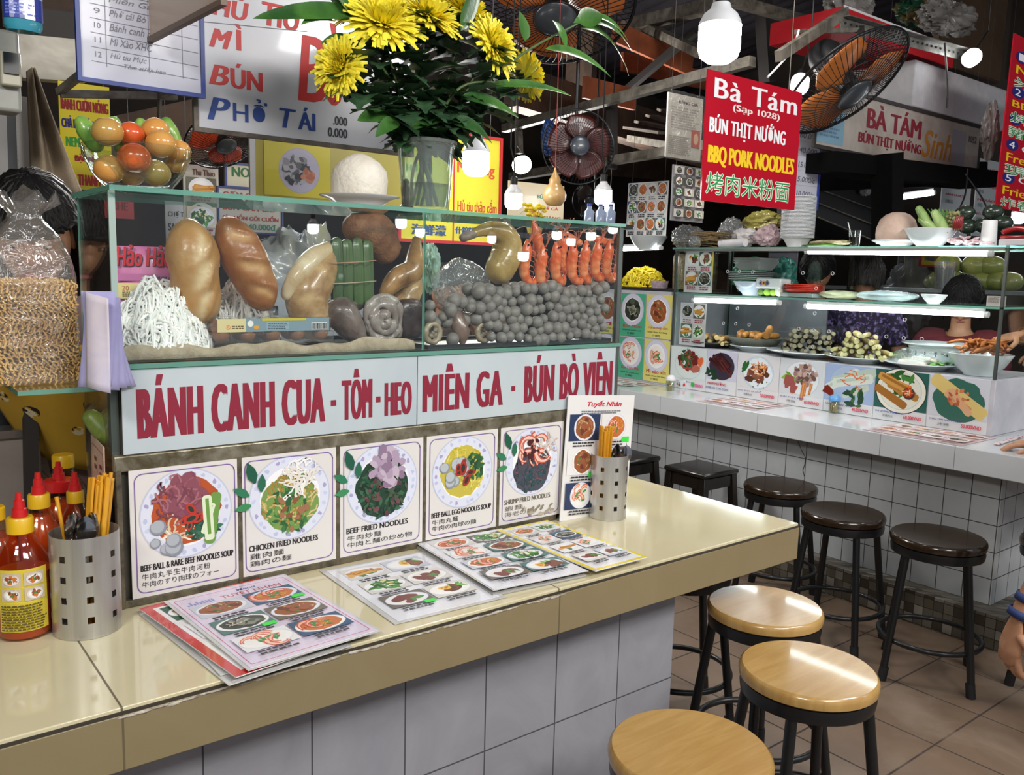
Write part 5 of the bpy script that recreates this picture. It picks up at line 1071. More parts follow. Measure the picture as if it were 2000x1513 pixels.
plate('tray', 'dark flat tray under the golden sticks at the left end', 'tray', (1.95, 1.90, ZL), .16, .9, mat=M('dark_tray', '2f3230', .35)); stick_pile('golden stick on the dark tray at the left end', 'golden sticks on the dark tray', 'shrimp_stick', 'skewer', (1.95, 1.885, ZL+.013), .2, .16, .0155, 2, 5, M('golden_paste', 'c39a58', .5, var='a87a3c', vs=40, bump=.4), 3, M('yellow_stalk', 'd8c48a', .5))
plate('saucer', 'white saucer under the metal bowl of fried rolls', 'plate', (1.95, 1.61, ZL), .14); plate('steel_bowl', 'dull metal bowl heaped with golden fried rolls', 'bowl', (1.95, 1.61, ZL+.012), .155, 1, [(0, .03), (.5, .02), (.75, .12), (1, .42), (.98, .43), (.72, .16), (0, .06)], M('dull_steel_bowl', '8a8c80', .35, .7))
Rf = random.Random(6); fried = M('fried_roll', 'b8803c', .5, var='8a5a24', vs=40, bump=.5, bs=90)
for k in range(11):
    c = V((1.87+Rf.uniform(0, .12), 1.50+.021*k, ZL+.082+Rf.uniform(0, .012))); a = Rf.uniform(-.7, .7); d = V((math.cos(a), math.sin(a), Rf.uniform(-.1, .3)))*.033
    tag(jit(MB().tube(*rounded([c-d, c, c+d], [.017, .0195, .017], 3), 10), .0025, 70, k).build('fried_roll', fried, smooth=60), 'golden fried roll heaped in the metal bowl', 'fried roll', 'fried rolls in the metal bowl')
c = V((1.86, 1.475, ZL+.095)); tag(MB().tube(*rounded([c, c+V((0, -.02, .045))], [.018, .018], 3), 12).build('fried_roll', fried), 'single fried roll standing upright at the right rim of the bowl', 'fried roll')
plate('serving_plate', 'white plate under the fresh spring rolls in plastic', 'plate', (1.93, .63, ZL), .175, group='white plates in the facing case')
fresh = M('rice_paper_roll', 'd8d2c8', .2, coat=.5, var='d08a68', vs=14, lo=.5, hi=.62)
for k, (dx, dy, dz) in enumerate(((-.07, .01, .03), (-.03, .015, .034), (.02, .0, .04))):
    c = V((1.93+dx, .64+dy, ZL+dz)); tag(MB().tube(*rounded([c+V((0, .055, 0)), c, c+V((0, -.055, -.004))], [.017, .019, .017], 4), 14).build('spring_roll', fresh, smooth=60), ['fresh spring roll at the front of the white plate', 'fresh spring roll just behind the front one', 'fresh spring roll at the back under the plastic'][k], 'spring roll', 'fresh spring rolls on the plate')
lt = M('lettuce', '5f9440', .45, var='86b85c', vs=20)
def leafy(lab, c, n, L, seed, w=.025, mat=lt):
    R = random.Random(seed); mb = MB()
    for k in range(n): a = R.uniform(0, 2*PI); lance(mb, V(c)+V((R.uniform(-.03, .03), R.uniform(-.03, .03), 0)), V((math.cos(a), math.sin(a), R.uniform(.1, .7))), V((0, 0, 1)), L*R.uniform(.7, 1.2), w, .8)
    tag(mb.build('lettuce', mat, smooth=80), lab, 'lettuce')
leafy('green leaves at the right of the fresh spring rolls', (1.88, .53, ZL+.03), 12, .06, 1, .018); leafy('bunch of lettuce behind the pale lemongrass sticks', (2.08, .83, ZL+.03), 22, .08, 2)
film2 = glassy('wrap_film', 'f4fafa', 1.6, .05, alpha=.10, acol='e0ecec', bump=1.0, bs=24, bd=.02)
tag(jit(MB().ball((1.95, .64, ZL+.05), (.11, .15, .05), 30, 16, amp=.08, fr=12), .004, 50).build('plastic_wrap', film2, smooth=80), 'clear plastic wrap draped over the fresh spring rolls', 'plastic wrap')
cn = thing('colander', 'white plastic colander behind the fresh spring rolls', 'colander', (2.12, .66, ZL)); MB().lathe([(0, .004), (.11, 0), (.135, .10), (.165, .112), (.165, .116), (.132, .106), (.107, .006), (0, .008)], 40, Matrix.Translation((2.12, .66, ZL))).build('basin', wp, cn)
for k in range(16): a = 2*PI*k/16; MB().box((-.003, -.0015, -.012), (.003, .0015, .012), Matrix.Translation((2.12+.128*math.cos(a), .66+.128*math.sin(a), ZL+.07)) @ Matrix.Rotation(a+PI/2, 4, 'Z')).build('slot', M('dark_slot', '3a4444', .8), cn)
plate('serving_bowl', 'large white bowl of fried noodles by the right corner post', 'bowl', (1.92, .37, ZL), .135, 1, bowl_p)
mb = MB(); Rf = random.Random(8)
for k in range(46):
    c = V((1.92+Rf.gauss(0, .04), .36+Rf.gauss(0, .045), ZL+.10+Rf.uniform(0, .055))); a = Rf.uniform(0, 6); d = V((math.cos(a), math.sin(a), Rf.uniform(-.4, .5)))*Rf.uniform(.025, .06); mb.tube(*rounded([c-d, c+V((0, 0, .006)), c+d], [.004, .009, .003], 3), 7)
tag(jit(mb, .003, 60).build('fried_strips', M('fried_brown_strips', '8a4c20', .45, var='b8702c', vs=30, bump=.4), smooth=60), 'heap of brown fried strips in the large white bowl', 'fried food', kind='stuff')
# middle level
ZM = 1.362
def stack(name, lab, cat, c, rad, n, dz, prof, mat, grp, ry=1):
    for k in range(n): plate(name, lab if n > 1 else lab, cat, V(c)+V((0, 0, k*dz)), rad, ry, prof, mat, grp)
plate('bowl', 'pale blue white bowl under the stacked trays on the middle shelf', 'bowl', (1.93, 1.64, ZM), .105, 1, bowl_p, M('bluish_bowl', 'b8c4d4', .2, coat=.3))
for k in range(5):
    z = ZM+.082+k*.010; tag(MB().lathe([(.0, 0), (.10, 0), (.125, .006), (.125, .008), (0, .003)], 32, Matrix.Translation((1.94, 1.66, z))).build('plate', M('grey_plate', 'a8aeae', .25)), 'grey plate in the stack on the pale bowl', 'plate', 'stacked grey plates on the middle shelf')
for k in range(3): tag(MB().lathe([(.0, 0), (.09, 0), (.125, .04), (.127, .042), (.12, .042), (.088, .004), (0, .004)], 4, Matrix.Translation((1.94, 1.63, ZM+.140+k*.012)) @ Matrix.Rotation(PI/4, 4, 'Z')).build('tray', M('steel_basket', 'a4aaa8', .3, .3)), 'square steel tray at the top of the plate stack', 'tray', 'square steel trays on the plates')
fb = thing('ceramic_dish', 'white rectangular dish with a purple flower pattern', 'dish', (1.88, 1.50, ZM+.035)); MB().box((1.85, 1.40, ZM+.040), (1.95, 1.56, ZM+.095)).build('body', wp, fb, bevel=.008)
m, w, h = frame((1.8495, 1.555, ZM+.045), (1.8495, 1.405, ZM+.045), (1.8495, 1.555, ZM+.09)); p = Pic(z=.0004)
for fx, c in ((.2, '8a78b0'), (.33, 'c89a4c'), (.48, '6a6478')): p.ell(w*fx, h*.55, .013, .014, c, irr=.2); p.ell(w*fx, h*.55, .006, .006, '3a2c2c')
o = bpy.data.objects.new('flower_print', p.mesh('flower_print', INK)); COL.objects.link(o); o.parent = fb; o.matrix_parent_inverse = root_matrix(fb).inverted(); o.matrix_basis = m
for k, (y, c, nm) in enumerate(((1.54, '5a7a34', 'dark green lime'), (1.50, '8ab83a', 'bright green lime'), (1.46, '94c23c', 'pale green lime'))): tag(MB().ball((1.88, y, ZM+.0195), (.021, .022, .019), 16, 10).build('lime', M('lime'+c, c, .35, coat=.2), smooth=80), nm+' under the flowered dish', 'lime')
tag(MB().ball((1.87, 1.42, ZM+.027), (.022, .024, .027), 16, 10, amp=.06, fr=30).build('onion', M('white_onion', 'd6d8cc', .3, coat=.3), smooth=80), 'white onion beside the limes on the middle shelf', 'onion')
tag(MB().box((1.85, 1.20, ZM+.002), (2.02, 1.40, ZM+.022)).build('tray', M('stack_paper', '7c8a88', .4), bevel=.003), 'stack of grey trays under the red plates', 'tray')
for k in range(4): tag(MB().lathe([(0, .003), (.075, 0), (.098, .014), (.1, .018), (.075, .006), (0, .006)], 36, Matrix.Translation((1.93, 1.31, ZM+.024+k*.009))).build('plate', M('red_plate', 'c8301c', .3, coat=.3)), 'red plastic plate in the stack on the middle shelf', 'plate', 'stacked red plates on the middle shelf')
tag(jit(MB().ball((1.93, 1.09, ZM+.022), (.10, .105, .022), 26, 12, amp=.15, fr=14), .003, 50).build('rice_paper_bag', M('creamy_bag', 'b4b894', .3, coat=.4, var='8f9678', vs=12, bump=.8, bs=30), smooth=80), 'cream bag lying right of the red plates', 'bag')
tag(jit(MB().ball((1.92, .83, ZM+.026), (.10, .15, .026), 30, 12, amp=.18, fr=12), .003, 50).build('plastic_sheet', M('white_plastic_sheet', 'b9cbcb', .25, coat=.5, var='8fa4a6', vs=8, bump=1, bs=26), smooth=80), 'crumpled white plastic sheet on the middle shelf', 'plastic sheet')
plate('small_bowl', 'small white bowl alone on the middle shelf', 'bowl', (1.88, .585, ZM), .058, 1, bowl_p)
bx = thing('small_box', 'small printed carton beside the right corner post', 'box', (1.84, .30, ZM)); MB().box((1.82, .265, ZM), (1.87, .325, ZM+.045)).build('carton', M('carton_board', 'a59c98', .5), bx)
m, w, h = frame((1.8195, .324, ZM+.002), (1.8195, .266, ZM+.002), (1.8195, .324, ZM+.044)); p = Pic(z=.0003); p.rect(0, 0, w, h, 'b4aaa6'); p.scrib(w*.1, h*.35, w*.8, h*.6, '6a5c58', 5); o = bpy.data.objects.new('printing', p.mesh('printing', INK)); COL.objects.link(o); o.parent = bx; o.matrix_parent_inverse = root_matrix(bx).inverted(); o.matrix_basis = m
# small dish posters stuck at the left end of the case
for k, (u0, u1, v0, v1, lb_) in enumerate(((1335, 1390, 490, 570, 'small four dish poster behind the upper level of the glass case'), (1326, 1376, 590, 672, 'small four dish poster behind the lower level of the glass case'))):
    a, b, c = at(u0, v1, x=1.80), at(u1, v1, x=1.80), at(u0, v0, x=1.80); m, w, h = frame(a, (1.80, b.y, a.z), (1.80, a.y, c.z)); t = thing('dish_leaflet', lb_, 'poster', mat=m); MB().box((0, 0, -.001), (w, h, 0)).build('card', M('photo_card', 'd8dadc', .3, coat=.3), t, local=True); menu_grid(t, w, h, w*.04, h*.04, w*.96, h*.98, 2, 2, ['rice', 'meat', 'rolls', 'dark'] if k == 0 else ['dark', 'rolls', 'rolls', 'green'], 90+k, cap='b04a5c', sq=.9)
    if k == 0: p = Pic(z=.001); p.rect(w*.965, 0, w*.035, h, 'd8c820'); p.build('yellow_edge', t)
# things on the glass top
ZG = 1.623
for k in range(34):
    pr = [(0, .004), (.042, .004), (.042, 0), (.046, 0), (.048, .008), (.066, .040), (.080, .0505), (.088, .052), (.088, .0555), (.079, .0555), (.064, .043), (.045, .012), (0, .009)]
    tag(MB().lathe(pr, 32, Matrix.Translation((1.92, 1.365, ZG+k*.0064))).build('foam_bowl', M('white_foam', 'd6d8da', .45), smooth=50), 'white disposable bowl in the tall stack', 'bowl', 'tall stack of white disposable bowls')
for i in range(70):
    R = Rf; c = V((1.84, 1.90, ZG+.004))+V((R.uniform(0, .11), R.uniform(-.10, .10), R.uniform(.004, .085))); d = V((.02, -.03, 0)).normalized()
    tag(MB().tube([c-d*.02+V((0, .05, .01)), c+V((-.03, -.07, -.004*R.random()))], .0028, 5).build('bamboo_skewer', M('bamboo', '9c8660', .6, var='6c5838', vs=80), smooth=0), 'thin bamboo skewer in the bundle on the glass top', 'skewer', 'bundle of bamboo skewers')
def crumple(name, lab, cat, c, r, mat, seed=0, amp=.2, fr=9):
    "a crumpled bag: sharp folds running over a soft lump"
    r = V(r); c = V(c); mb = MB().ball((0, 0, 0), tuple(r), 64, 40, amp=amp, fr=fr, seed=seed); m_ = min(r)
    for i, p in enumerate(mb.v):
        q = V((p[0]/r.x, p[1]/r.y, p[2]/r.z)); s_ = V((seed*1.3, seed*.7, seed*2.1)); e = abs(noise.noise(q*1.9+s_))*.55+abs(noise.noise(q*4.3+s_))*.3+abs(noise.noise(q*9+s_))*.16
        mb.v[i] = tuple(c+V(p)*(1.12-e*.85))
    return tag(mb.build(name, mat, smooth=50), lab, cat)
bagc = glassy('grey_clear_bag', 'd8dcdc', 1.8, .08, alpha=.3, acol='b9bcbc', bump=1, bs=20, bd=.02)
crumple('plastic_bag', 'clear plastic bag at the left end of the glass top', 'plastic bag', (1.92, 2.12, ZG+.07), (.08, .11, .068), bagc, 1)
crumple('plastic_bag', 'small knotted plastic bag in front of the skewer bundle', 'plastic bag', (1.83, 1.985, ZG+.036), (.03, .038, .035), bagc, 2)
crumple('plastic_bag', 'clear plastic bag rising behind the skewer bundle', 'plastic bag', (2.0, 1.86, ZG+.09), (.05, .09, .088), bagc, 8)
crumple('yellow_bag', 'glossy yellow plastic bag hanging below the red sign', 'bag', (1.98, 1.64, ZG+.155), (.06, .13, .055), M('yellow_plastic', 'a8a04c', .2, coat=.6, var='c4bc70', vs=8, bump=.8, bs=18), 3)
crumple('noodle_bag', 'pinkish bag of thin strands beside the bowl stack', 'bag', (1.91, 1.545, ZG+.062), (.06, .085, .06), M('pink_net_bag', 'a88a90', .4, coat=.3, var='cbb4b8', vs=50, bump=.8, bs=60, stretch=(1, 6, 1)), 4)
tag(MB().tube([V((1.83, 1.80, ZG+.022)), V((1.82, 1.62, ZG+.026))], .022, 18).build('paper_roll', M('white_paper_roll', 'cfcfd2', .5)), 'white paper roll lying in front of the skewers', 'paper roll')
crumple('printed_bag', 'white printed bag behind the paper roll', 'bag', (1.92, 1.70, ZG+.06), (.05, .09, .05), M('white_bag', 'c9c4c4', .35, coat=.3, bump=.6, bs=20), 5)
tag(MB().lathe([(0, .003), (.06, 0), (.085, .012), (.06, .006), (0, .006)], 30, Matrix.Translation((1.9, 1.20, ZG)) @ Matrix.Diagonal((1, 1.3, 1, 1))).build('leaf_plate', M('green_plate', '5a8a3a', .35)), 'green plate under a cream bag right of the bowl stack', 'plate')
crumple('cream_bag', 'flat cream bag lying on the green plate', 'bag', (1.9, 1.15, ZG+.024), (.05, .13, .014), M('cream_bag', 'b8b08c', .3, coat=.3, bump=.6, bs=25), 6)
gl = thing('iced_coffee_glass', 'glass of iced coffee with a straw on the glass top', 'glass', (1.9, 1.02, ZG)); T = Matrix.Translation((1.9, 1.02, ZG)); MB().lathe([(0, .002), (.024, 0), (.03, .085), (.028, .085), (.022, .006), (0, .006)], 24, T).build('glass', clearg, gl, smooth=50); MB().lathe([(0, .007), (.0215, .007), (.025, .05), (0, .05)], 24, T).build('drink', M('black_coffee', '1c120c', .15), gl); MB().tube([V((1.9, 1.02, ZG+.01)), V((1.895, 1.06, ZG+.125))], .0025, 6).build('straw', M('white_plastic', 'd8d8d8', .4), gl)
c0 = V((1.93, .82, ZG)); plate('saucer', 'flat plate under the large peeled coconut', 'plate', c0, .11)
tag(jit(MB().lathe([(0, .015), (.088, .015), (.092, .03), (.094, .055), (.095, .06), (.093, .09), (.08, .13), (.055, .155), (.03, .165), (0, .168)], 40, Matrix.Translation(c0)), .0012, 40).build('coconut', M('pinkish_coconut', 'c8b0a0', .7, var='b89c8c', vs=12, bump=.4, bs=60), smooth=50), 'large pinkish peeled coconut on the facing stall', 'coconut')
c1 = V((1.90, .64, ZG)); plate('bowl', 'white bowl full of cucumbers on the facing stall', 'bowl', c1, .115, 1, bowl_p)
for a, b, r, lb_ in (((1795, 408), (1815, 440), .021, 'leftmost pale cucumber in the white bowl'), ((1800, 428), (1830, 452), .023, 'pale cucumber lying in front in the white bowl'), ((1826, 416), (1846, 450), .023, 'pale cucumber in the middle of the white bowl')):
    p0, p1 = at(*a, x=1.87), at(*b, x=1.87); tag(MB().tube(*rounded([p0, p0.lerp(p1, .5), p1], [r*.8, r, r*.9], 5), 16).build('cucumber', M('pale_cucumber', '6f9048', .35, coat=.3, var='a0b878', vs=22, stretch=(1, 1, .3)), smooth=80), lb_, 'cucumber', 'cucumbers in the white bowl')
mb = MB()
for k in range(22): p0 = at(1835+k*.8, 440, x=1.93); p1 = at(1812+k*2.4, 408+3*(k % 3), x=1.95); mb.tube([p0, p1], [.003, .002], 5)
tag(mb.build('spring_onions', M('spring_onion', '4f7f34', .45)), 'bunch of green spring onions behind the cucumbers', 'spring onions')
mb = MB(); R = random.Random(3)
for k in range(60): q = at(1862+R.uniform(-14, 14), 424+R.uniform(-9, 22), x=1.90+R.uniform(-.02, .03)); mb.ball(q, .008*R.uniform(.7, 1.2), 7, 5)
tag(mb.build('herb_heads', M('pale_herb', 'a09a70', .6, var='78743c', vs=60), smooth=60), 'pale herb heads at the right of the cucumber bowl', 'herbs', kind='stuff')
for k in range(5):
    p0 = at(1868+k*3.2, 424, x=1.87); p1 = at(1862+k*4, 450, x=1.87); tag(MB().tube(*rounded([p0, p0.lerp(p1, .5)+V((0, .004, 0)), p1], [.0045, .006, .002], 4), 8).build('chilli', M('dark_red_chilli', '7a1418', .25, coat=.4), smooth=80), 'dark red chilli hanging at right of the cucumber bowl', 'chilli', 'red chillies by the cucumber bowl')
Rk = random.Random(12); sach = M('pink_sachet', 'd0a4ac', .25, coat=.4, var='d8d0d0', vs=40, lo=.45, hi=.55)
for k in range(26):
    c = V((1.84+Rk.uniform(0, .08), .36+Rk.uniform(0, .17), ZG+.010+Rk.uniform(0, .03))); T = Matrix.Translation(c) @ Euler((Rk.uniform(-.5, .5), Rk.uniform(-.5, .5), Rk.uniform(0, 6))).to_matrix().to_4x4()
    tag(MB().ball((0, 0, 0), (.022, .015, .005), 10, 6).build('sachet', sach, smooth=80), 'pink and white sachet in the heap on the glass top', 'sachet', 'heap of pink and white sachets').matrix_basis = T
ph_ = thing('telephone', 'red desk telephone with coiled cable at the right end', 'telephone', (1.88, .27, ZG)); MB().box((1.84, .19, ZG), (1.96, .31, ZG+.03)).build('base', M('phone_white', 'b8b4b8', .3), ph_, bevel=.006); MB().box((1.842, .192, ZG+.031), (1.958, .308, ZG+.045)).build('body', M('phone_red', '8f1c20', .25, coat=.4), ph_, bevel=.006); MB().tube(*rounded([V((1.87, .30, ZG+.062)), V((1.87, .25, ZG+.075)), V((1.87, .19, ZG+.062))], [.013, .011, .013], 5), 12).build('handset', M('phone_red', '8f1c20', .25, coat=.4), ph_)
avo = M('dark_avocado', '1c2620', .25, coat=.4, var='2c3a2c', vs=20)
for k, (u, v, lb_) in enumerate(((1885, 416, 'upper dark avocado left of the white cup'), (1890, 442, 'lower dark avocado left of the white cup'), (1922, 440, 'dark avocado just left of the white cup'), (1940, 414, 'upper dark avocado right of the white cup'), (1958, 436, 'lower dark avocado right of the white cup'))):
    q = at(u, v, x=2.1); tag(MB().ball(q, (.042, .046, .036), 20, 14).build('avocado', avo, smooth=80), lb_, 'avocado', 'dark avocados at the back of the glass top')
tag(MB().box((2.02, .16, ZG), (2.24, .60, ZG+.032)).build('crate', M('crate_black', '22262a', .5), bevel=.004), 'low dark crate under the avocados', 'crate')
tag(MB().lathe([(0, 0), (.036, 0), (.030, .12), (0, .12)], 24, Matrix.Translation(at(1930, 473, x=1.98)*V((1, 1, 0))+V((0, 0, ZG)))).build('paper_cup', M('white_plastic', 'd8d8d8', .4)), 'white upturned paper cup between the avocados', 'cup')
# on the counter: table mats, toothpicks, small tin
for k, (c, lb_) in enumerate((((1268, 791), 'pale dish menu lying at the left of the white counter'), ((1700, 842), 'pinkish dish menu lying at the right of the white counter'))):
    pass
def flatmenu(lab, y0, y1, x0, x1, seed, tint):
    m, w, h = frame((x0, y0, HR+.0025), (x0, y1, HR+.0025), (x1, y0, HR+.0025)); t = thing('counter_menu', lab, 'menu', mat=m, group='flat menus on the white counter'); MB().box((0, 0, -.0015), (w, h, 0)).build('sheet', M(tint, tint, .25, coat=.5), t, local=True)
    menu_grid(t, w, h, w*.03, h*.05, w*.97, h*.97, 4, 2, ['meat', 'rolls', 'shrimp', 'soup', 'red', 'rice', 'meat', 'dark'], seed, cap='a8868c', bgs=[tint, 'd8c8c8'], sq=.6)
flatmenu('faded dish menu lying on the white counter, left of the blue lidded jar', at(1290, 790, z=HR).y, at(1490, 800, z=HR).y, 1.44, 1.75, 95, 'cfc0c0'); flatmenu('pinkish dish menu lying on the right part of the white counter', at(1690, 838, z=HR).y, at(1875, 868, z=HR).y-.02, 1.425, 1.755, 96, 'd4bcbc'); flatmenu('greenish dish menu at the far left end of the white counter', 2.62, 2.14, 1.46, 1.74, 97, 'b8c8c0')
def picks(lab, u, v, lid, lidc):
    c = at(u, v, z=HR); c.z = HR+.001; t = thing('toothpick_jar', lab, 'jar', c, group='toothpick jars'); T = Matrix.Translation(c); MB().lathe([(0, .002), (.026, 0), (.027, .055), (.022, .06), (.025, .06), (.024, .004), (0, .004)], 24, T).build('jar', clearg, t, smooth=50); mb = MB(); R = random.Random(u)
    for k in range(40): a, r = R.uniform(0, 6.28), .02*math.sqrt(R.random()); mb.tube([c+V((r*math.cos(a), r*math.sin(a), .004)), c+V((r*math.cos(a+.3), r*math.sin(a+.3), .05))], .0014, 4)
    o = mb.build('toothpicks', M('pick_wood', 'b89c6c', .6), t); o['kind'] = 'stuff'; MB().lathe([(0, .061), (.028, .061), (.028, .07), (.025, .082), (.014, .090), (0, .092)], 24, T).build('lid', M(lid, lidc, .35, coat=.2), t)
picks('toothpick jar with a blue lid standing on the white counter', 1628, 806, 'blue_lid', '5c9ad0'); picks('toothpick jar with a white lid at the left of the white counter', 1309, 763, 'white_lid', 'dcdcdc')
c = at(1334, 758, z=HR); c.z = HR+.001; tn = thing('small_cup', 'small white cup with red strawberries printed on it', 'cup', c); MB().lathe([(0, .003), (.026, 0), (.036, .05), (.034, .05), (.024, .005), (0, .005)], 28, Matrix.Translation(c)).build('cup', wp, tn)
p = Pic(z=.0008)
for k in range(7): p.ell(-.09+.03*k, .022, .0075, .0085, 'c83228', n=10); p.ell(-.09+.03*k, .034, .004, .002, '3a6a3a', n=8)
o = bpy.data.objects.new('strawberry_print', wrap(p.mesh('strawberry_print', INK), .0325)); COL.objects.link(o); o.parent = tn; o.matrix_basis = Matrix.Rotation(-.7, 4, 'Z')
ck_ = thing('chopstick_sleeve', 'paper sleeve of chopsticks lying at the right end of the white counter', 'chopsticks', at(1935, 868, z=HR)); a, b = at(1945, 867, z=HR+.006), at(1997, 851, z=HR+.006); MB().bar(a, b, .022, .006).build('sleeve', M('printed_sleeve', 'd6cfd0', .4, var='a83c44', vs=60, lo=.55, hi=.6), ck_, bevel=.002)
# next stall seen at left of the facing stall
ns = thing('side_shelf', 'dark shelf of the next stall with yellow noodles', 'shelf', (1.95, 2.5, 1.364)); MB().box((1.79, 2.10, 1.364), (2.3, 3.0, 1.378)).build('board', M('dark_shelf', '2c2c2e', .4), ns); MB().box((1.79, 2.09, 1.60), (2.3, 3.1, 1.612)).build('top', cg, ns)
for y in (2.13, 3.0): MB().box((2.2, y-.01, 1.3785), (2.22, y+.01, 1.5995)).build('post', rust, ns)
mound_strands('yellow_noodles', 'heap of bright yellow noodles on the dark shelf', 'noodles', (1.95, 2.49, 1.382), .12, .17, .12, 160, .006, M('yellow_noodle', 'e2cc22', .4, sss=.1), 15)
tag(MB().lathe([(0, .003), (.045, 0), (.055, .045), (.053, .045), (.043, .005), (0, .005)], 28, Matrix.Translation((1.86, 2.27, 1.379))).build('tub', M('pale_tub', 'c4b8c0', .4, var='a48a98', vs=50)), 'small pale tub beside the yellow noodles', 'tub')
tag(MB().lathe([(0, .003), (.055, 0), (.06, .19), (.05, .21), (.045, .21), (0, .205)], 28, Matrix.Translation((1.93, 2.155, 1.379))).build('jar', M('grain_jar', '9c8660', .3, coat=.5, var='6f5c3c', vs=60)), 'tall clear jar of brown grains beside the yellow noodles', 'jar')
plate('bowl', 'large white bowl on the top of the next stall', 'bowl', (1.9, 2.42, 1.613), .12, 1, bowl_p)
m, w, h = frame(at(1222, 462, x=2.15), at(1300, 462, x=2.15), at(1226, 358, x=2.15)); t = thing('photo_menu', 'hanging menu of eight dish photographs above the next stall', 'menu', mat=m); MB().box((0, 0, -.003), (w, h, 0)).build('card', M('menu_card', 'e6e4e2', .35), t, local=True); menu_grid(t, w, h, w*.02, h*.02, w*.98, h*.98, 4, 3, ['dark', 'red', 'meat', 'red', 'green', 'soup', 'red', 'soup', 'rice', 'soup', 'red', 'rice'], 98, sq=1.0, gapy=.3); cords(t, m, w, h, .5)
MB().box((2.285, 1.38, 1.05), (2.295, 2.06, 1.35)).build('back_panel', M('grey_zinc', '70767a', .45, .4, var='5c6266', vs=4), gs); MB().box((2.285, at(1556, 530, x=2.29).y, 1.362), (2.295, at(1500, 530, x=2.29).y, 1.61)).build('back_panel', M('mauve_grey_sheet', '7c7680', .6, var='6a6470', vs=4), gs)
gbag = M('green_plastic', '3f8a68', .3, coat=.4, var='1f5a44', vs=7, bump=.6, bs=18)
crumple('plastic_bag', 'green plastic bag behind the stacked trays in the case', 'plastic bag', (2.16, 1.84, 1.47), (.08, .12, .10), gbag, 31); crumple('plastic_bag', 'bluish green plastic bag right of the stacked trays', 'plastic bag', (2.16, 1.60, 1.47), (.07, .09, .105), M('teal_plastic', '3a8a7c', .3, coat=.4, var='205c50', vs=7, bump=.6, bs=18), 32)
bs_ = thing('back_shelf', 'glass shelf with mangoes at the back of the facing stall', 'shelf', (3.1, .6, 1.2)); zb_s = at(1890, 566, x=3.15).z; MB().box((3.0, .1, zb_s-.02), (3.4, 2.2, zb_s)).build('board', M('grey_shelf', '6c7476', .4), bs_)
for y in (.12, 2.18): MB().box((3.18, y-.02, 0), (3.22, y+.02, zb_s-.0205)).build('leg', rust, bs_)
mg = M('mango', '8a8c4a', .35, coat=.3, var='5f6a30', vs=6); Rm = random.Random(4)
for k, (u, v, rr) in enumerate(((1835, 556, 1), (1862, 560, 1), (1890, 560, 1), (1918, 560, 1), (1946, 560, 1), (1850, 538, 1.1), (1905, 536, 1.15), (1935, 540, 1.05), (1822, 561, .8), (1972, 558, 1))):
    q = at(u, v, x=3.15); top_ = v < 545; q.z = zb_s+(.145 if top_ else .056*rr); tag(MB().ball(q, (.05*rr, .075*rr, .055*rr), 20, 14, amp=.05, fr=9, seed=k).build('mango', mg, smooth=80), 'greenish mango on the upper layer of the back shelf' if top_ else 'greenish mango on the lower layer of the back shelf', 'mango', 'upper layer of mangoes' if top_ else 'lower layer of mangoes')
tube_light('thin tube lamp shining behind the mangoes', (3.36, .2, zb_s+.24), (3.36, 1.3, zb_s+.24), .01)
cpj = at(1818, 566, x=2.9); tag(MB().lathe([(0, 0), (.045, 0), (.065, .16), (.06, .16), (.042, .006), (0, .006)], 24, Matrix.Translation((3.05, cpj.y, zb_s))).build('plastic_cup', glassy('grey_cup', 'c8cccc', 1.5, .05, alpha=.25, acol='b0b4b4'), smooth=50), 'clear plastic cup left of the mangoes', 'cup')
# ================================================================ stools
blk = M('black_steel_tube', '17181a', .38, .2, coat=.15); rubber = M('black_rubber', '101010', .7)
def wood(name, a, b):
    t = NT(name); bs = t.pbsdf(None, .2, 0, .5, .35); f = t.noise(5, 6, .6, stretch=(1, 9, 1), dist=.8); g = t.noise(2.2, 3, .5, dist=.5)
    t.l(t.mix(t.math('MULTIPLY', g, .6), t.ramp(f, [(.3, lin(a)), (.7, lin(b))]), lin('8f6a34' if name != 'dark_wood' else '2c1c10')), bs.inputs['Base Color']); return t.m
lw_, dw_ = wood('light_wood', 'cda868', 'b48c50'), wood('dark_wood', '33261a', '241b10')
def stool(lab, c, h, dark=False, ph=0.0, rad=.163):
    t = thing('bar_stool', lab, 'stool', (c[0], c[1], 0), group='dark topped round stools' if dark else 'light topped round stools'); T = Matrix.Translation((c[0], c[1], 0)) @ Matrix.Rotation(ph, 4, 'Z')
    MB().lathe([(0, h-.034), (rad*.94, h-.034), (rad*.99, h-.028), (rad, h-.014), (rad*.985, h-.005), (rad*.95, h), (0, h)], 56, T).build('seat', dw_ if dark else lw_, t, smooth=35)
    MB().lathe([(rad*.80, h-.066), (rad*.96, h-.066), (rad*.975, h-.05), (rad*.96, h-.0345), (rad*.80, h-.0345), (rad*.80, h-.066)], 48, T).build('seat_ring', blk, t, smooth=40)
    rb, rt = rad*1.24, rad*.86
    for k in range(4):
        a = PI/2*k; e = V((math.cos(a), math.sin(a), 0)); top = T @ (e*rt+V((0, 0, h-.06))); bot = T @ (e*rb+V((0, 0, .03))); MB().cyl(bot, top, .0135, n=14).build('leg', blk, t); MB().cyl(T @ (e*(rb+.003)+V((0, 0, .0))), T @ (e*(rb-.006)+V((0, 0, .05))), .0165, n=14).build('foot', rubber, t)
    zr = .15; rr = rb+(rt-rb)*(zr-.03)/(h-.09)-.012; MB().tube([T @ V((rr*math.cos(a), rr*math.sin(a), zr)) for a in [2*PI*k/48 for k in range(48)]], .0095, 10, closed=True).build('foot_ring', blk, t, smooth=60); return t
c = at(1348, 1460, z=.53); stool('light wooden stool nearest the viewer, cut by the bottom edge', c, .53, ph=.5)
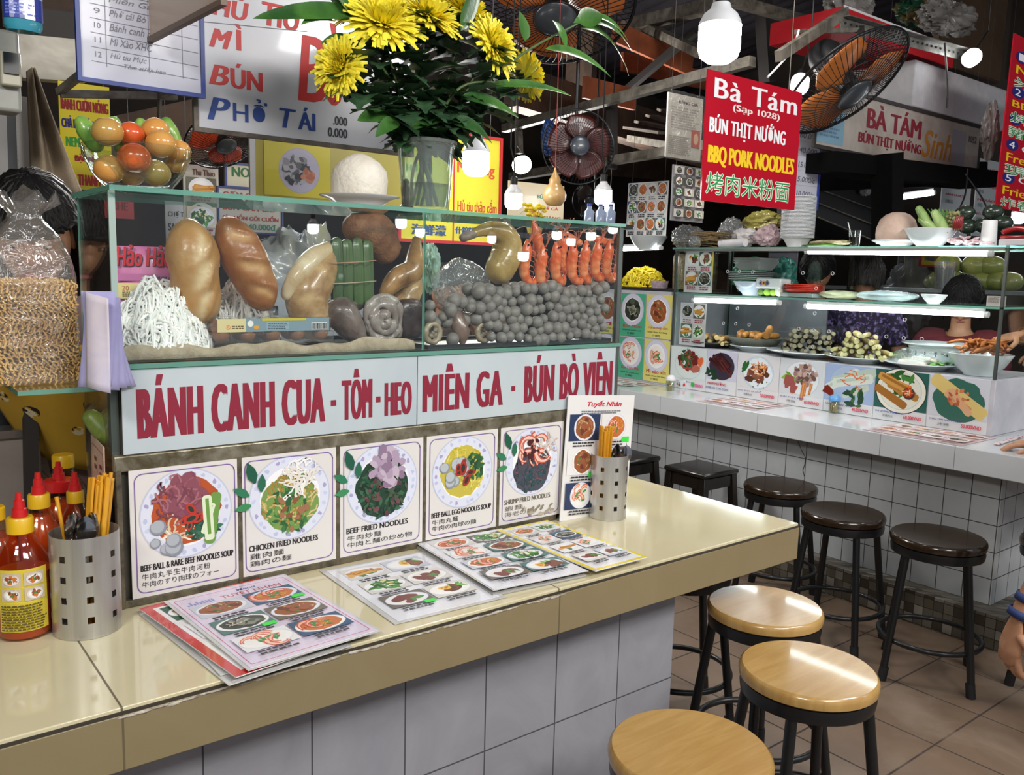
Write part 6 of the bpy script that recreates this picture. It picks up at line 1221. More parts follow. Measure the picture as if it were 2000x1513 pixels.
c = at(1579, 1303, z=.53); stool('light wooden stool in the middle of the three light stools', c, .53, ph=.35)
c = at(1494, 1180, z=.53); stool('light wooden stool half under the counter end', c, .53, ph=.55)
c = at(1322, 1310, z=.14); stool('stool pushed under the cream counter, only its black legs showing', (c.x, c.y), .53, ph=.2)
stool('dark topped stool farthest right by the tiled counter', (at(1838, 1043, z=.535).x-.02, at(1838, 1043, z=.535).y), .535, True, 2.81, .165)
c = at(1647, 998, z=.535); stool('dark topped stool in the middle of the three dark stools', c, .535, True, 2.5); c = at(1525, 945, z=.535); stool('dark topped round stool nearest the square stools', c, .535, True, 2.7)
c = at(1962, 1335, z=0); stool('dark topped stool at the right edge, only one black leg in view', (c.x+.19, c.y-.10), .535, True, 2.7)
bw = M('black_lacquered_wood', '16120f', .3, coat=.3)
def sqstool(lab, u, v, h=.5):
    c = at(u, v, z=h); t = thing('square_stool', lab, 'stool', (c.x, c.y, 0), group='black square stools'); s = .135; MB().box((c.x-s, c.y-s, h-.026), (c.x+s, c.y+s, h)).build('seat', bw, t, bevel=.01)
    for i in (-1, 1):
        for j in (-1, 1): MB().bar((c.x+i*s*1.02, c.y+j*s*1.02, 0), (c.x+i*s*.8, c.y+j*s*.8, h-.0265), .036, .036, up=(1, 0, 0)).build('leg', bw, t, bevel=.002)
    for i in (-1, 1): MB().bar((c.x+i*s*.82, c.y-s*.7, h-.06), (c.x+i*s*.82, c.y+s*.7, h-.06), .018, .055).build('apron', bw, t); MB().bar((c.x-s*.7, c.y+i*s*.82, h-.06), (c.x+s*.7, c.y+i*s*.82, h-.06), .018, .055).build('apron', bw, t)
sqstool('black square stool standing left of the round dark stools', 1370, 911); sqstool('black square stool partly behind the right chopstick holder', 1222, 887)
# ================================================================ hall shell
soot = M('sooty_wall', '3a312b', .85, var='241e1b', vs=1.5); roofm = M('corrugated_roof', '38343c', .6, .3, var='241f22', vs=1.3)
struct('wall_back', MB().box((-5, 6.6, 0), (8, 6.75, 5)), soot, 'dark sooty back wall of the market hall'); struct('wall_right', MB().box((6.6, -5, 0), (6.75, 6.6, 5)), soot, 'dark sooty right wall of the market hall'); struct('wall_left', MB().box((-5.1, -5, 0), (-5, 6.75, 5)), soot, 'dark wall on the left')
mb = MB(); mb.grid(lambda u, v: (-5+13*u, -.8+7.6*v, 4.3-.9*abs(v-.35)+.03*math.sin(u*420)), 420, 6); struct('ceiling', mb, roofm, 'dark corrugated roof')
steel_b = M('grey_steel_beam', '8c867a', .5, .3, var='5c564c', vs=14); dark_b = M('dark_beam', '2c2826', .7); brown_b = M('brown_beam', '4a3628', .75, var='2e221a', vs=5)
NB = [0]
def beam(p0, p1, w, h, mat=steel_b, lab=None, name='roof_beam'):
    o = MB().bar(p0, p1, w, h).build(name, mat); o['kind'] = 'structure'; o['label'] = lab or 'steel beam under the dark roof'; return o
A2 = at
beam(A2(985, 251, x=1.5), A2(1470, 120, x=1.5), .05, .05); beam(A2(1000, 345, x=1.6), A2(1390, 282, x=1.6), .06, .05)
beam(A2(1012, 236, x=1.55), A2(1014, 300, x=1.55), .04, .04); beam(A2(1195, 200, x=1.6), A2(1195, 330, x=1.6), .06, .04, dark_b)
beam(A2(1222, 52, x=3), A2(1440, 0, x=3), .10, .09, steel_b); beam(A2(1262, 52, x=3.05), A2(1372, 105, x=2.6), .08, .06, steel_b); beam(A2(1425, 0, y=2.2), A2(1575, 42, y=2.2), .06, .06, steel_b)
beam(A2(1000, 170, y=4.0), A2(1500, 330, y=4.0), .18, .3, brown_b); beam(A2(1140, 30, y=4.5), A2(1130, 240, y=4.5), .34, .06, brown_b); beam(A2(1490, 0, y=3), A2(1500, 160, y=3), .10, .1, dark_b); beam(A2(1100, 300, y=5), A2(1400, 330, y=5), .1, .35, brown_b)
beam(A2(1195, 200, x=2.9), A2(1360, 60, x=2.9), .05, .05, dark_b); beam(A2(1230, 270, x=3.0), A2(1370, 295, y=2.4), .05, .05, steel_b)
orange = M('orange_painted_board', 'b5623c', .6, var='8f4a2c', vs=4)
for q in (((1197, 60), (1350, 130), 3.4), ((1140, 170), (1240, 195), 3.3), ((1215, 120), (1390, 160), 3.9)):
    a, b = at(*q[0], y=q[2]), at(*q[1], y=q[2]); beam(a, b, .03, .15, orange, 'orange painted board under the roof', 'roof_board')
for k in range(5): beam(A2(1230+k*22, 250-k*12, y=3.6), A2(1300+k*22, 260-k*6, y=3.0), .12, .02, M('weathered_louvre', '6c6258', .8, var='4a423a', vs=8), 'weathered slat of a louvre under the roof', 'roof_slat')
beam(A2(30, 45, y=1.9), A2(170, 62, y=1.9), .05, .10, dark_b); beam(A2(35, 112, y=1.8), A2(160, 122, y=1.8), .06, .13, M('pale_beam', 'b4b0a4', .5, .3, var='8c867a', vs=6)); beam(A2(0, 0, y=2.4), A2(160, 30, y=2.4), .06, .2, brown_b)
beam(A2(118, 183, y=1.05), A2(345, 188, y=1.05), .018, .018); beam(A2(115, 180, y=1.05), A2(165, 140, y=.95), .016, .016); beam(A2(310, 187, y=1.05), A2(352, 170, y=.96), .016, .016); beam(A2(312, 190, y=1.05), A2(310, 245, y=1.05), .022, .006); beam(A2(60, 330, y=2.6), A2(400, 250, y=2.6), .1, .25, brown_b)
# ================================================================ bulbs
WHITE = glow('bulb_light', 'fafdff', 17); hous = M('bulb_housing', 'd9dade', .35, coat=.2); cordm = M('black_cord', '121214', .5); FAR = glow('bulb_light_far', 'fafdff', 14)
def bulb(lab, c, rad, ax=(0, 0, -1), E=WHITE, hang=None, grp='white lamp bulbs', L=1.0):
    "bulb with its glowing end at c, pointing along ax"
    c, ax = V(c), V(ax).normalized(); R_ = ax.to_track_quat('-Z', 'Y').to_matrix().to_4x4(); T = Matrix.Translation(c) @ R_; t = thing('light_bulb', lab, 'bulb', c, group=grp)
    MB().lathe([(0, -rad*1.0*L), (rad*.55, -rad*.94*L), (rad*.88, -rad*.70*L), (rad, -rad*.35*L), (rad, rad*.75*L)], 24, T).build('diffuser', E, t, smooth=60)
    MB().lathe([(rad, rad*.751*L), (rad*.98, rad*.9*L), (rad*.8, rad*1.25*L), (rad*.5, rad*1.5*L), (rad*.42, rad*1.75*L), (0, rad*1.75*L)], 24, T, wob=lambda a, z: 1+.012*math.sin(a*20)).build('housing', hous, t, smooth=50)
    MB().lathe([(rad*.40, rad*1.751*L), (rad*.42, rad*2.5*L), (rad*.2, rad*2.7*L), (0, rad*2.7*L)], 18, T).build('socket', cordm, t)
    if hang: e = T @ V((0, 0, rad*2.65*L)); MB().tube(rounded([e, e.lerp(V(hang), .5)+V((.01, 0, 0)), V(hang)], [.003]*3, 5)[0]+([V((hang.x, hang.y, ceil_z(hang.y)))] if hang.y > -.7 else []), .0035, 6).build('cord', cordm, t)
    return t
c = at(1405, 82, y=.35); bulb('big glaring bulb hanging over the left edge of the red sign', c, .062, hang=c+V((.02, .02, .5)))
c = at(1562, 166, y=1.02); bulb('bulb beside the caged fan at the right of the red sign', c, .040, (-.5, -.3, -.6), hang=at(1585, 60, y=1.1))
c = at(1899, 112, y=1.0); bulb('round bulb glaring below the white foam box', c, .045, -FW+V((-.2, -.1, 0)), hang=at(1930, 60, y=1.1))
c = at(1018, 322, y=2.0); bulb('bulb lying sideways left of the middle fan', c, .042, (-.8, -.5, -.2), FAR, hang=at(1010, 285, y=2.05)); c = at(1003, 392, y=1.9); bulb('bulb hanging below the sideways bulb', c, .042, hang=at(998, 290, y=1.9), E=FAR)
c = at(1178, 385, y=2.0); bulb('bulb hanging at lower right of the middle fan', c, .046, hang=at(1176, 300, y=2.0), E=FAR); c = at(1190, 405, y=2.6); bulb('small bulb just behind the hanging bulb under the fan', c, .03, E=FAR, hang=c+V((.01, .01, .3)))
c = at(930, 318, y=1.25); bulb('bulb glaring in front of the yellow sign behind the flowers', c, .05, hang=at(935, 250, y=1.25)); c = at(1990, 424, y=.9); bulb('bulb at the right edge below the red numbered sign', c, .04, E=FAR, hang=c+V((.02, .02, .4)))
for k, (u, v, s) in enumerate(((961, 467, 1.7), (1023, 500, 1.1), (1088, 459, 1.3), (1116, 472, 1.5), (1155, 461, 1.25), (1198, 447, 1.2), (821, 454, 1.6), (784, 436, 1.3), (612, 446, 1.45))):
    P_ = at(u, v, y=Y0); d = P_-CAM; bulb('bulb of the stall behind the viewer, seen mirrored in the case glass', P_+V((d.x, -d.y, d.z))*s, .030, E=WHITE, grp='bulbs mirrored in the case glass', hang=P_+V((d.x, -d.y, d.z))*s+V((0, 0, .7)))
ta, tb = at(1712, 392, y=2.6), at(1822, 376, y=2.3); tl_ = tube_light('tube lamp in the dark stall behind the coconut', ta, tb, .022, grp='tube lamps')
for q in (ta, tb): MB().tube([q+V((0, 0, .03)), V((q.x, q.y, ceil_z(q.y)))], .003, 5).build('hanging_cord', M('thin_cord', '3a3836', .6), tl_)
# ================================================================ fans
def fan(lab, c, n, R_, blade, roll=0, cage='black', hubc='33383e', blades=3, mount=True):
    c, n = V(c), V(n).normalized(); q = n.to_track_quat('Z', 'Y').to_matrix().to_4x4(); T = Matrix.Translation(c) @ q @ Matrix.Rotation(roll, 4, 'Z'); t = thing('fan', lab, 'fan', c, group='caged electric fans')
    wm = M('fan_cage_wire', '1c1c1e', .35, .5); mb = MB(); mb.tube([T @ V((R_*math.cos(a), R_*math.sin(a), 0)) for a in [2*PI*k/64 for k in range(64)]], R_*.022, 8, closed=True)
    for s, dp in ((1, .26), (-1, .2)):
        for rr in (.28, .62): mb.tube([T @ V((R_*rr*math.cos(a), R_*rr*math.sin(a), s*R_*dp*(1-rr**3))) for a in [2*PI*k/40 for k in range(40)]], R_*.006, 5, closed=True)
        for k in range(64):
            a = 2*PI*k/64; mb.tube([T @ V((R_*rr*math.cos(a+.25*(1-rr)), R_*rr*math.sin(a+.25*(1-rr)), s*R_*dp*(1-rr**3))) for rr in (.28, .5, .7, .86, .95, 1)], R_*.0062, 4, caps=False)
    mb.build('cage', wm, t, smooth=60)
    MB().ball(T @ V((0, 0, R_*.25)), (R_*.27, R_*.27, R_*.07), 24, 12, T=q).build('hub_cap', M('hub'+hubc, hubc, .3, coat=.3), t, smooth=60)
    MB().lathe([(0, -R_*.1), (R_*.16, -R_*.1), (R_*.16, R_*.1), (0, R_*.12)], 24, T).build('blade_hub', M('fan_dark', '222224', .4), t)
    for k in range(blades):
        a0 = 2*PI*k/blades
        def bl(u, v): r = R_*(.15+.72*v); a = a0+(u-.5)*(.9+.75*math.sin(PI*min(1, v*1.05))); return T @ V((r*math.cos(a), r*math.sin(a), R_*(.12*(u-.5))))
        MB().grid(bl, 8, 8).build('blade', M('blade'+blade, blade, .35, coat=.2), t, smooth=80, solid=R_*.012)
    MB().lathe([(0, -R_*.75), (R_*.2, -R_*.74), (R_*.26, -R_*.6), (R_*.26, -R_*.22), (0, -R_*.22)], 28, T).build('motor', M('fan_motor', '1a1a1c', .4), t, smooth=40)
    if mount: q = T @ V((0, 0, -R_*.6)); MB().tube([q, V((q.x, q.y, ceil_z(q.y)))], R_*.05, 10).build('mount_rod', M('fan_motor', '1a1a1c', .4), t)
    return t
cf = at(1652, 162, y=.95); fan('black caged fan with an orange blade tilted edge on, beside the red sign', cf, -FW*.38+(RT*.42+DN*.9)*.93, 130/FPX*((cf-CAM).dot(FW)), 'b5692c', .6, mount=False)
MB_ = MB(); fa = at(1683, 120, y=1.0); beam(fa, at(1680, 55, y=1.1), .035, .03, dark_b, 'black fan mounting bracket', 'roof_bracket')
cf = at(1130, 287, y=2.3); fan('black caged fan with dark red blades facing the viewer in the middle', cf, -FW+V((.1, 0, -.12)), 71/FPX*((cf-CAM).dot(FW)), '4e1a16', .2, hubc='39424c', blades=5)
cf = at(1085, 8, y=2.2); fan('large caged fan with orange blades at the top, seen from below', cf, -FW*.5+V((0, 0, -.9)), 155/FPX*((cf-CAM).dot(FW)), 'c06a30', .3)
cf = at(436, 272, y=1.9); fan('black fan with an orange blade peeping out below the white sign', cf, -FW*.35+(RT*.5+DN*.85)*.93, 75/FPX*((cf-CAM).dot(FW)), 'd24a24', 1.0)
cf = at(1155, 392, y=3.0); fan('small dark fan behind the hanging bulb', cf, -FW+V((-.4, .2, -.3)), 38/FPX*((cf-CAM).dot(FW)), '3a2a24', .2)
# ================================================================ signs
board = M('white_sign_board', 'c9cad0', .25, coat=.35, var='bdbfc8', vs=2); framem = M('sign_frame', '6c655c', .5, .4, var='4a443c', vs=20)
def sign(name, lab, cat, m, w, h, col=None, mat=None, th=.008, fr=None, frm=None, group=None):
    t = thing(name, lab, cat, mat=m, group=group); MB().box((0, 0, -th), (w, h, 0)).build('board', mat or M('board'+col, col, .35, coat=.2), t, local=True)
    if fr:
        mb = MB()
        for a, b in (((-fr, -fr), (w+fr, 0)), ((-fr, h), (w+fr, h+fr)), ((-fr, 0), (0, h)), ((w, 0), (w+fr, h))): mb.box((*a, -th), (*b, .006))
        mb.build('frame', frm or framem, t, local=True)
    return t
def upright(u0, u1, vb, vt, y, vbr=None):
    a = at(u0, vb, y=y); b = at(u1, vbr or vb, y=y); c = at(u0, vt, y=y); return frame((a.x, y, a.z), (b.x, y, a.z), (a.x, y, c.z))
a, b = at(387, 248, y=.95), at(800, 299, y=.95); m, w, h = frame((a.x, .95, a.z), (b.x, .95, a.z), (a.x, .95, a.z+.42))
t = sign('stall_sign', 'white stall sign with red and blue words MÌ, BÚN, PHỞ TÁI and BÒ', 'sign', m, w, h, mat=board, fr=.012); L = Pic(z=.001); RD, BU = 'c22f2c', '1f3f86'
def on(m_, u, v, y=.95): q = m_.inverted() @ at(u, v, y=y); return q.x, q.y
def put(L_, m_, body, u0, v0, u1, v1, col, y=.95, **k): x0, y0 = on(m_, u0, v0, y); x1, _ = on(m_, u1, v0, y); _, y1 = on(m_, u0, v1, y); L_.text(body, x0, y0, max(x1-x0, .004), y1-y0, col, **k)
put(L, m, 'M', 408, 90, 455, 53, RD, shear=.35, heavy=.0035); put(L, m, 'Ì', 458, 97, 472, 46, RD, heavy=.002); put(L, m, 'B', 408, 163, 448, 124, RD, shear=.25, heavy=.0035); put(L, m, 'ÚN', 450, 171, 513, 122, RD, heavy=.003)
put(L, m, 'P', 405, 232, 450, 188, BU, shear=.25, heavy=.0035); put(L, m, 'HỞ', 455, 236, 522, 187, BU, heavy=.0015); put(L, m, 'T', 545, 248, 578, 210, BU, shear=.2, heavy=.0025); put(L, m, 'ÁI', 582, 252, 616, 208, BU, heavy=.0025)
put(L, m, 'B', 582, 195, 640, 66, RD, shear=.12, heavy=.004); put(L, m, 'Ò', 632, 203, 672, 42, RD, heavy=.005); put(L, m, 'HỦ', 414, 28, 486, -18, RD, shear=.15, heavy=.003); put(L, m, 'TIU', 512, 48, 586, 2, RD, shear=.1, heavy=.003)
put(L, m, '.000', 650, 243, 678, 226, '23262e', heavy=.0008); put(L, m, '0.000', 640, 266, 678, 248, '23262e', heavy=.0008); put(L, m, 'SÚP', 735, 258, 772, 243, '2a3f86', heavy=.0008); L.line(*on(m, 392, 42), *on(m, 600, 62), .0015, '77777c'); L.build('lettering', t, INKM)
m, w, h = upright(160, 392, 150, -120, .90); t = sign('handwritten_board', 'white board menu with handwritten dishes and blue border at upper left', 'menu board', m, w, h, 'c2c3d2', fr=.010, frm=M('blue_border', '2a3f8c', .4)); p = Pic(z=.001)
for k in range(8): p.line(w*.08, h*(.13+.105*k), w*.98, h*(.11+.105*k), .0012, '6a6a78')
for x in (.20, .55, .84): p.line(w*x, h*.1, w*x, h*.97, .0012, '6a6a78')
for k, s_ in enumerate(('Hủ tiu Mực', 'Mì Xào XHC', 'Bánh canh cua', 'Phở tái Bò', 'Miến Gà')): p.text(s_, w*.23, h*(.16+.106*k), w*(.30+.05*(k % 3)), h*.055, '6f6f78', shear=.3); p.text(('12', '11', '10', '9', '8')[k], w*.11, h*(.165+.106*k), w*.05, h*.04, '6f6f78')
p.text('Tôm sườn heo', w*.34, h*.11, w*.35, h*.035, '6f6f78', shear=.3); p.build('handwriting', t)
a, b = at(268, 86, z=2.0), at(432, 0, z=2.0); m, w, h = frame(a, (b.x, b.y, 2.0), a+V((0, 0, .25))); t = sign('hanging_board', 'tan framed board hanging edge on at the upper left', 'board', m, w, h, 'b59f8c', fr=.012, frm=M('brown_frame', '6f5c4c', .5)); p = Pic(); p.scrib(w*.1, h*.75, w*.5, h*.15, '8f7c6c', 2); p.build('marks', t)
# yellow banner behind the bowl
m, w, h = upright(122, 220, 367, 158, 1.75); t = sign('yellow_banner', 'yellow banner with words BÁNH CUỐN NÓNG behind the tomato bowl', 'banner', m, w, h, 'e3cf12'); p = Pic(z=.001)
for s_, y0, hh, x0, x1, c in (('BÁNH CUỐN NÓNG', .74, .16, .03, .97, '9c1c28'), ('CHẢ LỤA BÁNH TÔM', .55, .14, .03, .97, '241e78'), ('NEM', .40, .09, .1, .38, '2f9a3c'), ('ĐẶC BIỆT', .25, .09, .25, .75, 'a0202c'), ('THANH TRÌ', .04, .13, .3, .98, 'b02a24')): p.text(s_, w*x0, h*y0, w*(x1-x0), h*hh, c, heavy=.0018)
p.build('lettering', t, INKM)
def quick(name, lab, cat, u0, u1, vb, vt, y, col, lines, fr=None, frm=None, pics=None, ink='8c2c34'):
    m, w, h = upright(u0, u1, vb, vt, y); t = sign(name, lab, cat, m, w, h, col, fr=fr, frm=frm); p = Pic(z=.001, seed=u0)
    for s_, x0, x1, y0, y1, c in lines: p.text(s_, w*x0, h*y0, w*(x1-x0), h*(y1-y0), c, heavy=min(w*(x1-x0)/max(len(s_), 1)*.07, .004))
    p.build('lettering', t, INKM) if lines else None
    cords(t, m, w, h, .35)
    if pics: menu_grid(t, w, h, w*pics[0], h*pics[1], w*pics[2], h*pics[3], pics[4], pics[5], pics[6], u0, sq=.8, cap=ink, bgs=['cfc8b8', '5a5a4c'], z=.003)
    return t, m, w, h
bb = M('blue_border', '2a3f8c', .4)
quick('wall_sign', 'white sign with green words NO MEAT behind the case', 'sign', 443, 560, 362, 320, 2.0, 'cfcbb8', [('NO MEAT', .08, .92, .45, .9, '1f6b3a'), ('40.000', .45, .75, .08, .32, '1f6b3a')], .008, bb)
quick('wall_sign', 'white sign with words CƠM CHAY and BÚN CHẢ GIÒ seen through the case', 'sign', 428, 550, 450, 366, 1.95, 'c8c8d2', [('CƠM CHAY', .06, .8, .78, .95, 'b04a50'), ('BÚN CHẢ GIÒ', .06, .9, .50, .68, 'b02a34'), ('BÌ CUỐN GỎI CUỐN', .06, .95, .27, .42, 'b02a34'), ('40.000đ', .45, .9, .06, .2, '2a8a78')], .006, bb)
quick('dish_leaflet', 'Thu Thao dish leaflet hanging behind the tomato bowl', 'poster', 362, 430, 520, 320, 2.1, 'b9b6b0', [('Thu Thao', .25, .9, .9, .96, '5c3a34')], pics=(.05, .03, .95, .88, 1, 3, ['rolls', 'green', 'meat']))
quick('price_list', 'pale price list of black words hanging behind the pink packet', 'notice', 325, 372, 500, 395, 2.2, '9ca0aa', [('CHỢ TÚ', .1, .9, .72, .86, '2a2a34'), ('SANG', .1, .8, .48, .62, '2a2a34')])
t, m, w, h = quick('yellow_poster', 'yellow poster with a round photo of squid behind the coconut', 'poster', 500, 790, 388, 262, 1.35, 'b0a23c', [('50.000', .55, .85, .42, .66, 'a82c34'), ('Mực', .66, .76, .02, .12, '2a3f86')]); p = Pic(z=.002, seed=5); p.rect(w*.05, h*.08, w*.42, h*.84, 'd2c42e'); p.dish(w*.27, h*.5, h*.36, [('bit', '5a5a60 8a8a90 3a3a40 b0b0b4', 60, -.15, 0, .6, .16), ('bit', 'b0684c c88060', 10, .45, -.1, .3, .18)], plate='b8b4c8', rim='a8a4b8', well='b8b4c8'); p.build('squid_photo', t, INKC); MB().box((-.02, 0, -.008), (-.002, h, .004)).build('side_strip', M('white_plastic', 'd8d8d8', .4), t, local=True)
t, m, w, h = quick('noodle_sign', 'yellow and red sign Hủ tiu lit by a bulb behind the flowers', 'sign', 782, 972, 465, 248, 1.5, 'dcd03a', [('Hủ tiu thập cẩm', .56, .98, .26, .42, 'c0442c'), ('HỦ TIU', .05, .3, .62, .7, '2f9a4c'), ('Soup [Cuttle Fish]', .03, .47, .17, .24, '3a9a5c'), ('[ Chicken,Shrimp,Pork ]', .53, .98, .17, .24, '3a9a5c'), ('海鮮濛', .1, .45, .04, .14, '2a4a7a'), ('什錦粉/雞肉', .54, .9, .07, .14, '2a4a7a'), ('Mì vàng', .55, .95, .62, .76, 'd0502c')], .012, M('red_border', 'c0282c', .4)); p = Pic(z=.0015); p.line(w*.52, 0, w*.52, h, .006, 'c0282c'); p.build('red_line', t)
# red sign Ba Tam
a, b = at(1369, 391, y=.75), at(1552, 403, y=.75); m, w, h = frame((a.x, .75, a.z), (b.x, .75, a.z), (a.x, .75, at(1370, 131, y=.75).z)); t = sign('red_sign', 'red hanging sign with words BBQ PORK NOODLES and Chinese characters', 'sign', m, w, h, mat=M('glossy_red_board', 'b3182a', .14, coat=.6), th=.006); L = Pic(z=.001)
L.text('Bà Tám', w*.07, h*.80, w*.88, h*.15, 'e8e4e6', heavy=.004, space=1.1); L.text('(Sạp 1028)', w*.26, h*.715, w*.5, h*.065, 'e8d8d4', heavy=.002); L.text('BÚN THỊT NƯỚNG', w*.04, h*.50, w*.80, h*.19, 'ece9ec', heavy=.0031, space=1.1); L.text('BBQ PORK NOODLES', w*.04, h*.275, w*.92, h*.16, 'edc51c', heavy=.0042)
for d in ((0, 0), (.0035, 0), (-.0035, 0), (0, .0035), (0, -.0035)): L.text('烤肉米粉面', w*.04+d[0], h*.06+d[1], w*.88, h*.17, 'e8ecd8')
L.text('烤肉米粉面', w*.04, h*.06, w*.88, h*.17, '1f8a4c'); L.build('lettering', t, INKM)
for fx in (.12, .85): q = m @ V((w*fx, h+.002, -.003)); MB().tube([q, V((q.x, q.y, ceil_z(q.y)))], .0015, 5).build('hanging_wire', steel_b, t)
m, w, h = upright(1528, 1598, 402, 205, 1.35); t = sign('price_board', 'white price board with blue edge behind the red sign', 'menu board', m, w, h, 'bfc0cc'); p = Pic(z=.001); p.rect(w*.93, 0, w*.07, h, '2a3f9c')
for k, s_ in enumerate(('60.000', '40.000', '15.000/c', '5.000/c', '10.000/c')): p.text(s_, w*.35, h*(.72-.15*k), w*.5, h*.055, '4a4a5c', shear=.2); p.line(0, h*(.68-.15*k), w*.93, h*(.69-.15*k), .001, '8a8a98')
p.build('handwriting', t)
# Ba Tam stall sign on the right
m, w, h = upright(1592, 1908, 281, 165, 1.25, 322); t = sign('stall_sign', 'dirty white stall sign BÀ TÁM BÚN THỊT NƯỚNG at upper right', 'sign', m, w, h, mat=M('dirty_white_board', 'b4aea6', .5, var='8c857c', vs=3), fr=.02, frm=dark_b); L = Pic(z=.001); L.text('BÀ TÁM', w*.26, h*.48, w*.33, h*.46, '7a2432', heavy=.008); L.text('BÚN THỊT NƯỚNG', w*.22, h*.14, w*.38, h*.30, '7a2432', heavy=.005); L.text('Sinh', w*.60, h*.16, w*.21, h*.55, 'a8742c', shear=.3, heavy=.004); L.text('1052', w*.92, h*.66, w*.06, h*.14, '3a3a3c', heavy=.002); L.rect(w*.0, h*.05, w*.14, h*.6, '7aa0b4'); L.rect(w*.80, h*.0, w*.1, h*.85, '8a8a90'); L.scrib(w*.02, h*.15, w*.1, h*.2, '5a7a94', 3); L.build('lettering', t, INKM)
beam(at(1590, 318, y=1.3), at(1912, 352, y=1.3), .25, .10, M('black_soot', '060606', .9, spec=.1), 'sooty black beam under the stall sign'); beam(at(1600, 345, y=1.6), at(1900, 340, y=1.6), .2, .16, M('black_soot', '060606', .9, spec=.1), 'sooty black beam under the stall sign')
beam(at(1733, 476, y=1.15), at(1733, 300, y=1.15), .12, .12, M('black_soot', '060606', .9, spec=.1), 'thick black post behind the glass top', 'roof_post'); beam(at(1748, 470, y=1.2), at(1752, 330, y=1.2), .03, .03, dark_b, 'thin dark post beside the black post', 'roof_post')
# rack with bags
rk = thing('hanging_rack', 'black hanging rack full of plastic bags behind the bowl stack', 'rack', at(1650, 420, y=1.7)); a, b = at(1592, 340, y=1.7), at(1716, 385, y=1.7); c_, d_ = at(1595, 425, y=1.7), at(1700, 470, y=1.7); blkm = M('black_soot', '060606', .9, spec=.1); mb = MB()
mb.add([tuple(q) for q in (a, b, d_, c_)]+[tuple(q+V((.1, .35, .0))) for q in (a, b, d_, c_)], [(0, 1, 2, 3), (4, 7, 6, 5), (0, 4, 5, 1), (1, 5, 6, 2), (2, 6, 7, 3), (3, 7, 4, 0)]); mb.build('basket', M('dark_basket', '15171a', .6), rk)
for k in range(4): f = k/3; MB().tube([a.lerp(c_, f)+V((-.01, -.02, 0)), b.lerp(d_, f)+V((.02, -.02, 0))], .004, 6).build('wire', steel_b, rk)
for (u, v, r, nm, col, lb_) in ((1618, 338, (.10, .07, .06), 'grey_bag', '6c7a80', 'grey plastic bag on the left of the hanging rack'), (1655, 338, (.13, .07, .07), 'blue_bag', '3a86b4', 'blue plastic bag on the hanging rack'), (1690, 368, (.04, .04, .05), 'clear_bag', 'a8b0b4', 'small pale bag at the right end of the rack'), (1600, 320, (.06, .05, .07), 'brown_bag', '8a7250', 'brown bag beside the price board')): crumple('plastic_bag', lb_, 'plastic bag', at(u, v, y=1.66), r, M(nm, col, .3, coat=.4, bump=.8, bs=18), u)
# menus on the right, red numbered sign
quick('menu_board', 'white lit menu panel with red dish names at the right', 'menu board', 1832, 1888, 462, 318, 1.9, 'd0d6d8', [(s_, .12, .8, y, y+.045, 'b0444c') for s_, y in (('BÁNH MÌ', .84), ('BÁNH KHỌT', .58), ('PHỞ BÒ-GÀ TÔM', .34))]+[('河粉湯', .12, .4, y, y+.05, '8a9a9c') for y in (.74, .48, .24)])
quick('menu_board', 'second white menu panel right of the dark cable', 'menu board', 1898, 1946, 460, 305, 1.88, 'c6ccd0', [(s_, .08, .8, y, y+.04, 'b0444c') for s_, y in (('MÌ XÀO TÔM', .86), ('MÌ XÀO BÒ', .64), ('MÌ XÀO', .46), ('BÒ BÍT TẾT', .28), ('CƠM CHIÊN', .1))]+[('炒麵', .1, .3, y, y+.05, '8a9a9c') for y in (.78, .56, .38, .2)])
a, b, c_ = at(1944, 404, y=.62), at(2090, 412, y=.62), at(1991, 70, y=.62); m, w, h = frame(a, b, c_, True); t = sign('red_sign', 'red sign with numbered dishes in English and Chinese at the right edge', 'sign', m, w, h, mat=M('glossy_red_board', 'b3182a', .14, coat=.6), th=.006); L = Pic(z=.001)
for k, (n_, a_, b_, c_) in enumerate((('5', 'Chả giò', 'Fried rolls', '炸春卷'), ('4', 'Gỏi cuốn', 'Fresh rolls', '現卷'), ('3', 'Lụi', None, '豬肉串'), ('2', 'Bún thịt', 'BBQ pork', '烤肉'), ('1', 'Bún chả', 'Noodles', '米粉'))):
    y = h*(.16+.195*k) if k < 2 else h*(.505 if k == 2 else .66 if k == 3 else .86); L.ell(w*.12, y+h*.025, w*.075, h*.034, '22246c'); L.text(n_, w*.08, y+h*.005, w*.07, h*.04, 'e8e4ea', heavy=.0015); L.text(a_, w*.24, y, w*.6, h*.05, 'e8e4ea', heavy=.003)
    if b_: L.text(b_, w*.06, y-h*.075, w*.8, h*.05, 'e8b81c', heavy=.003)
    yy = y-h*(.15 if b_ else .08)
    for d in ((.003, 0), (-.003, 0), (0, .003), (0, -.003)): L.text(c_, w*.05+d[0], yy+d[1], w*.6, h*.06, 'e8ecd8')
    L.text(c_, w*.05, yy, w*.6, h*.06, '1f7a44')
L.build('lettering', t, INKM)
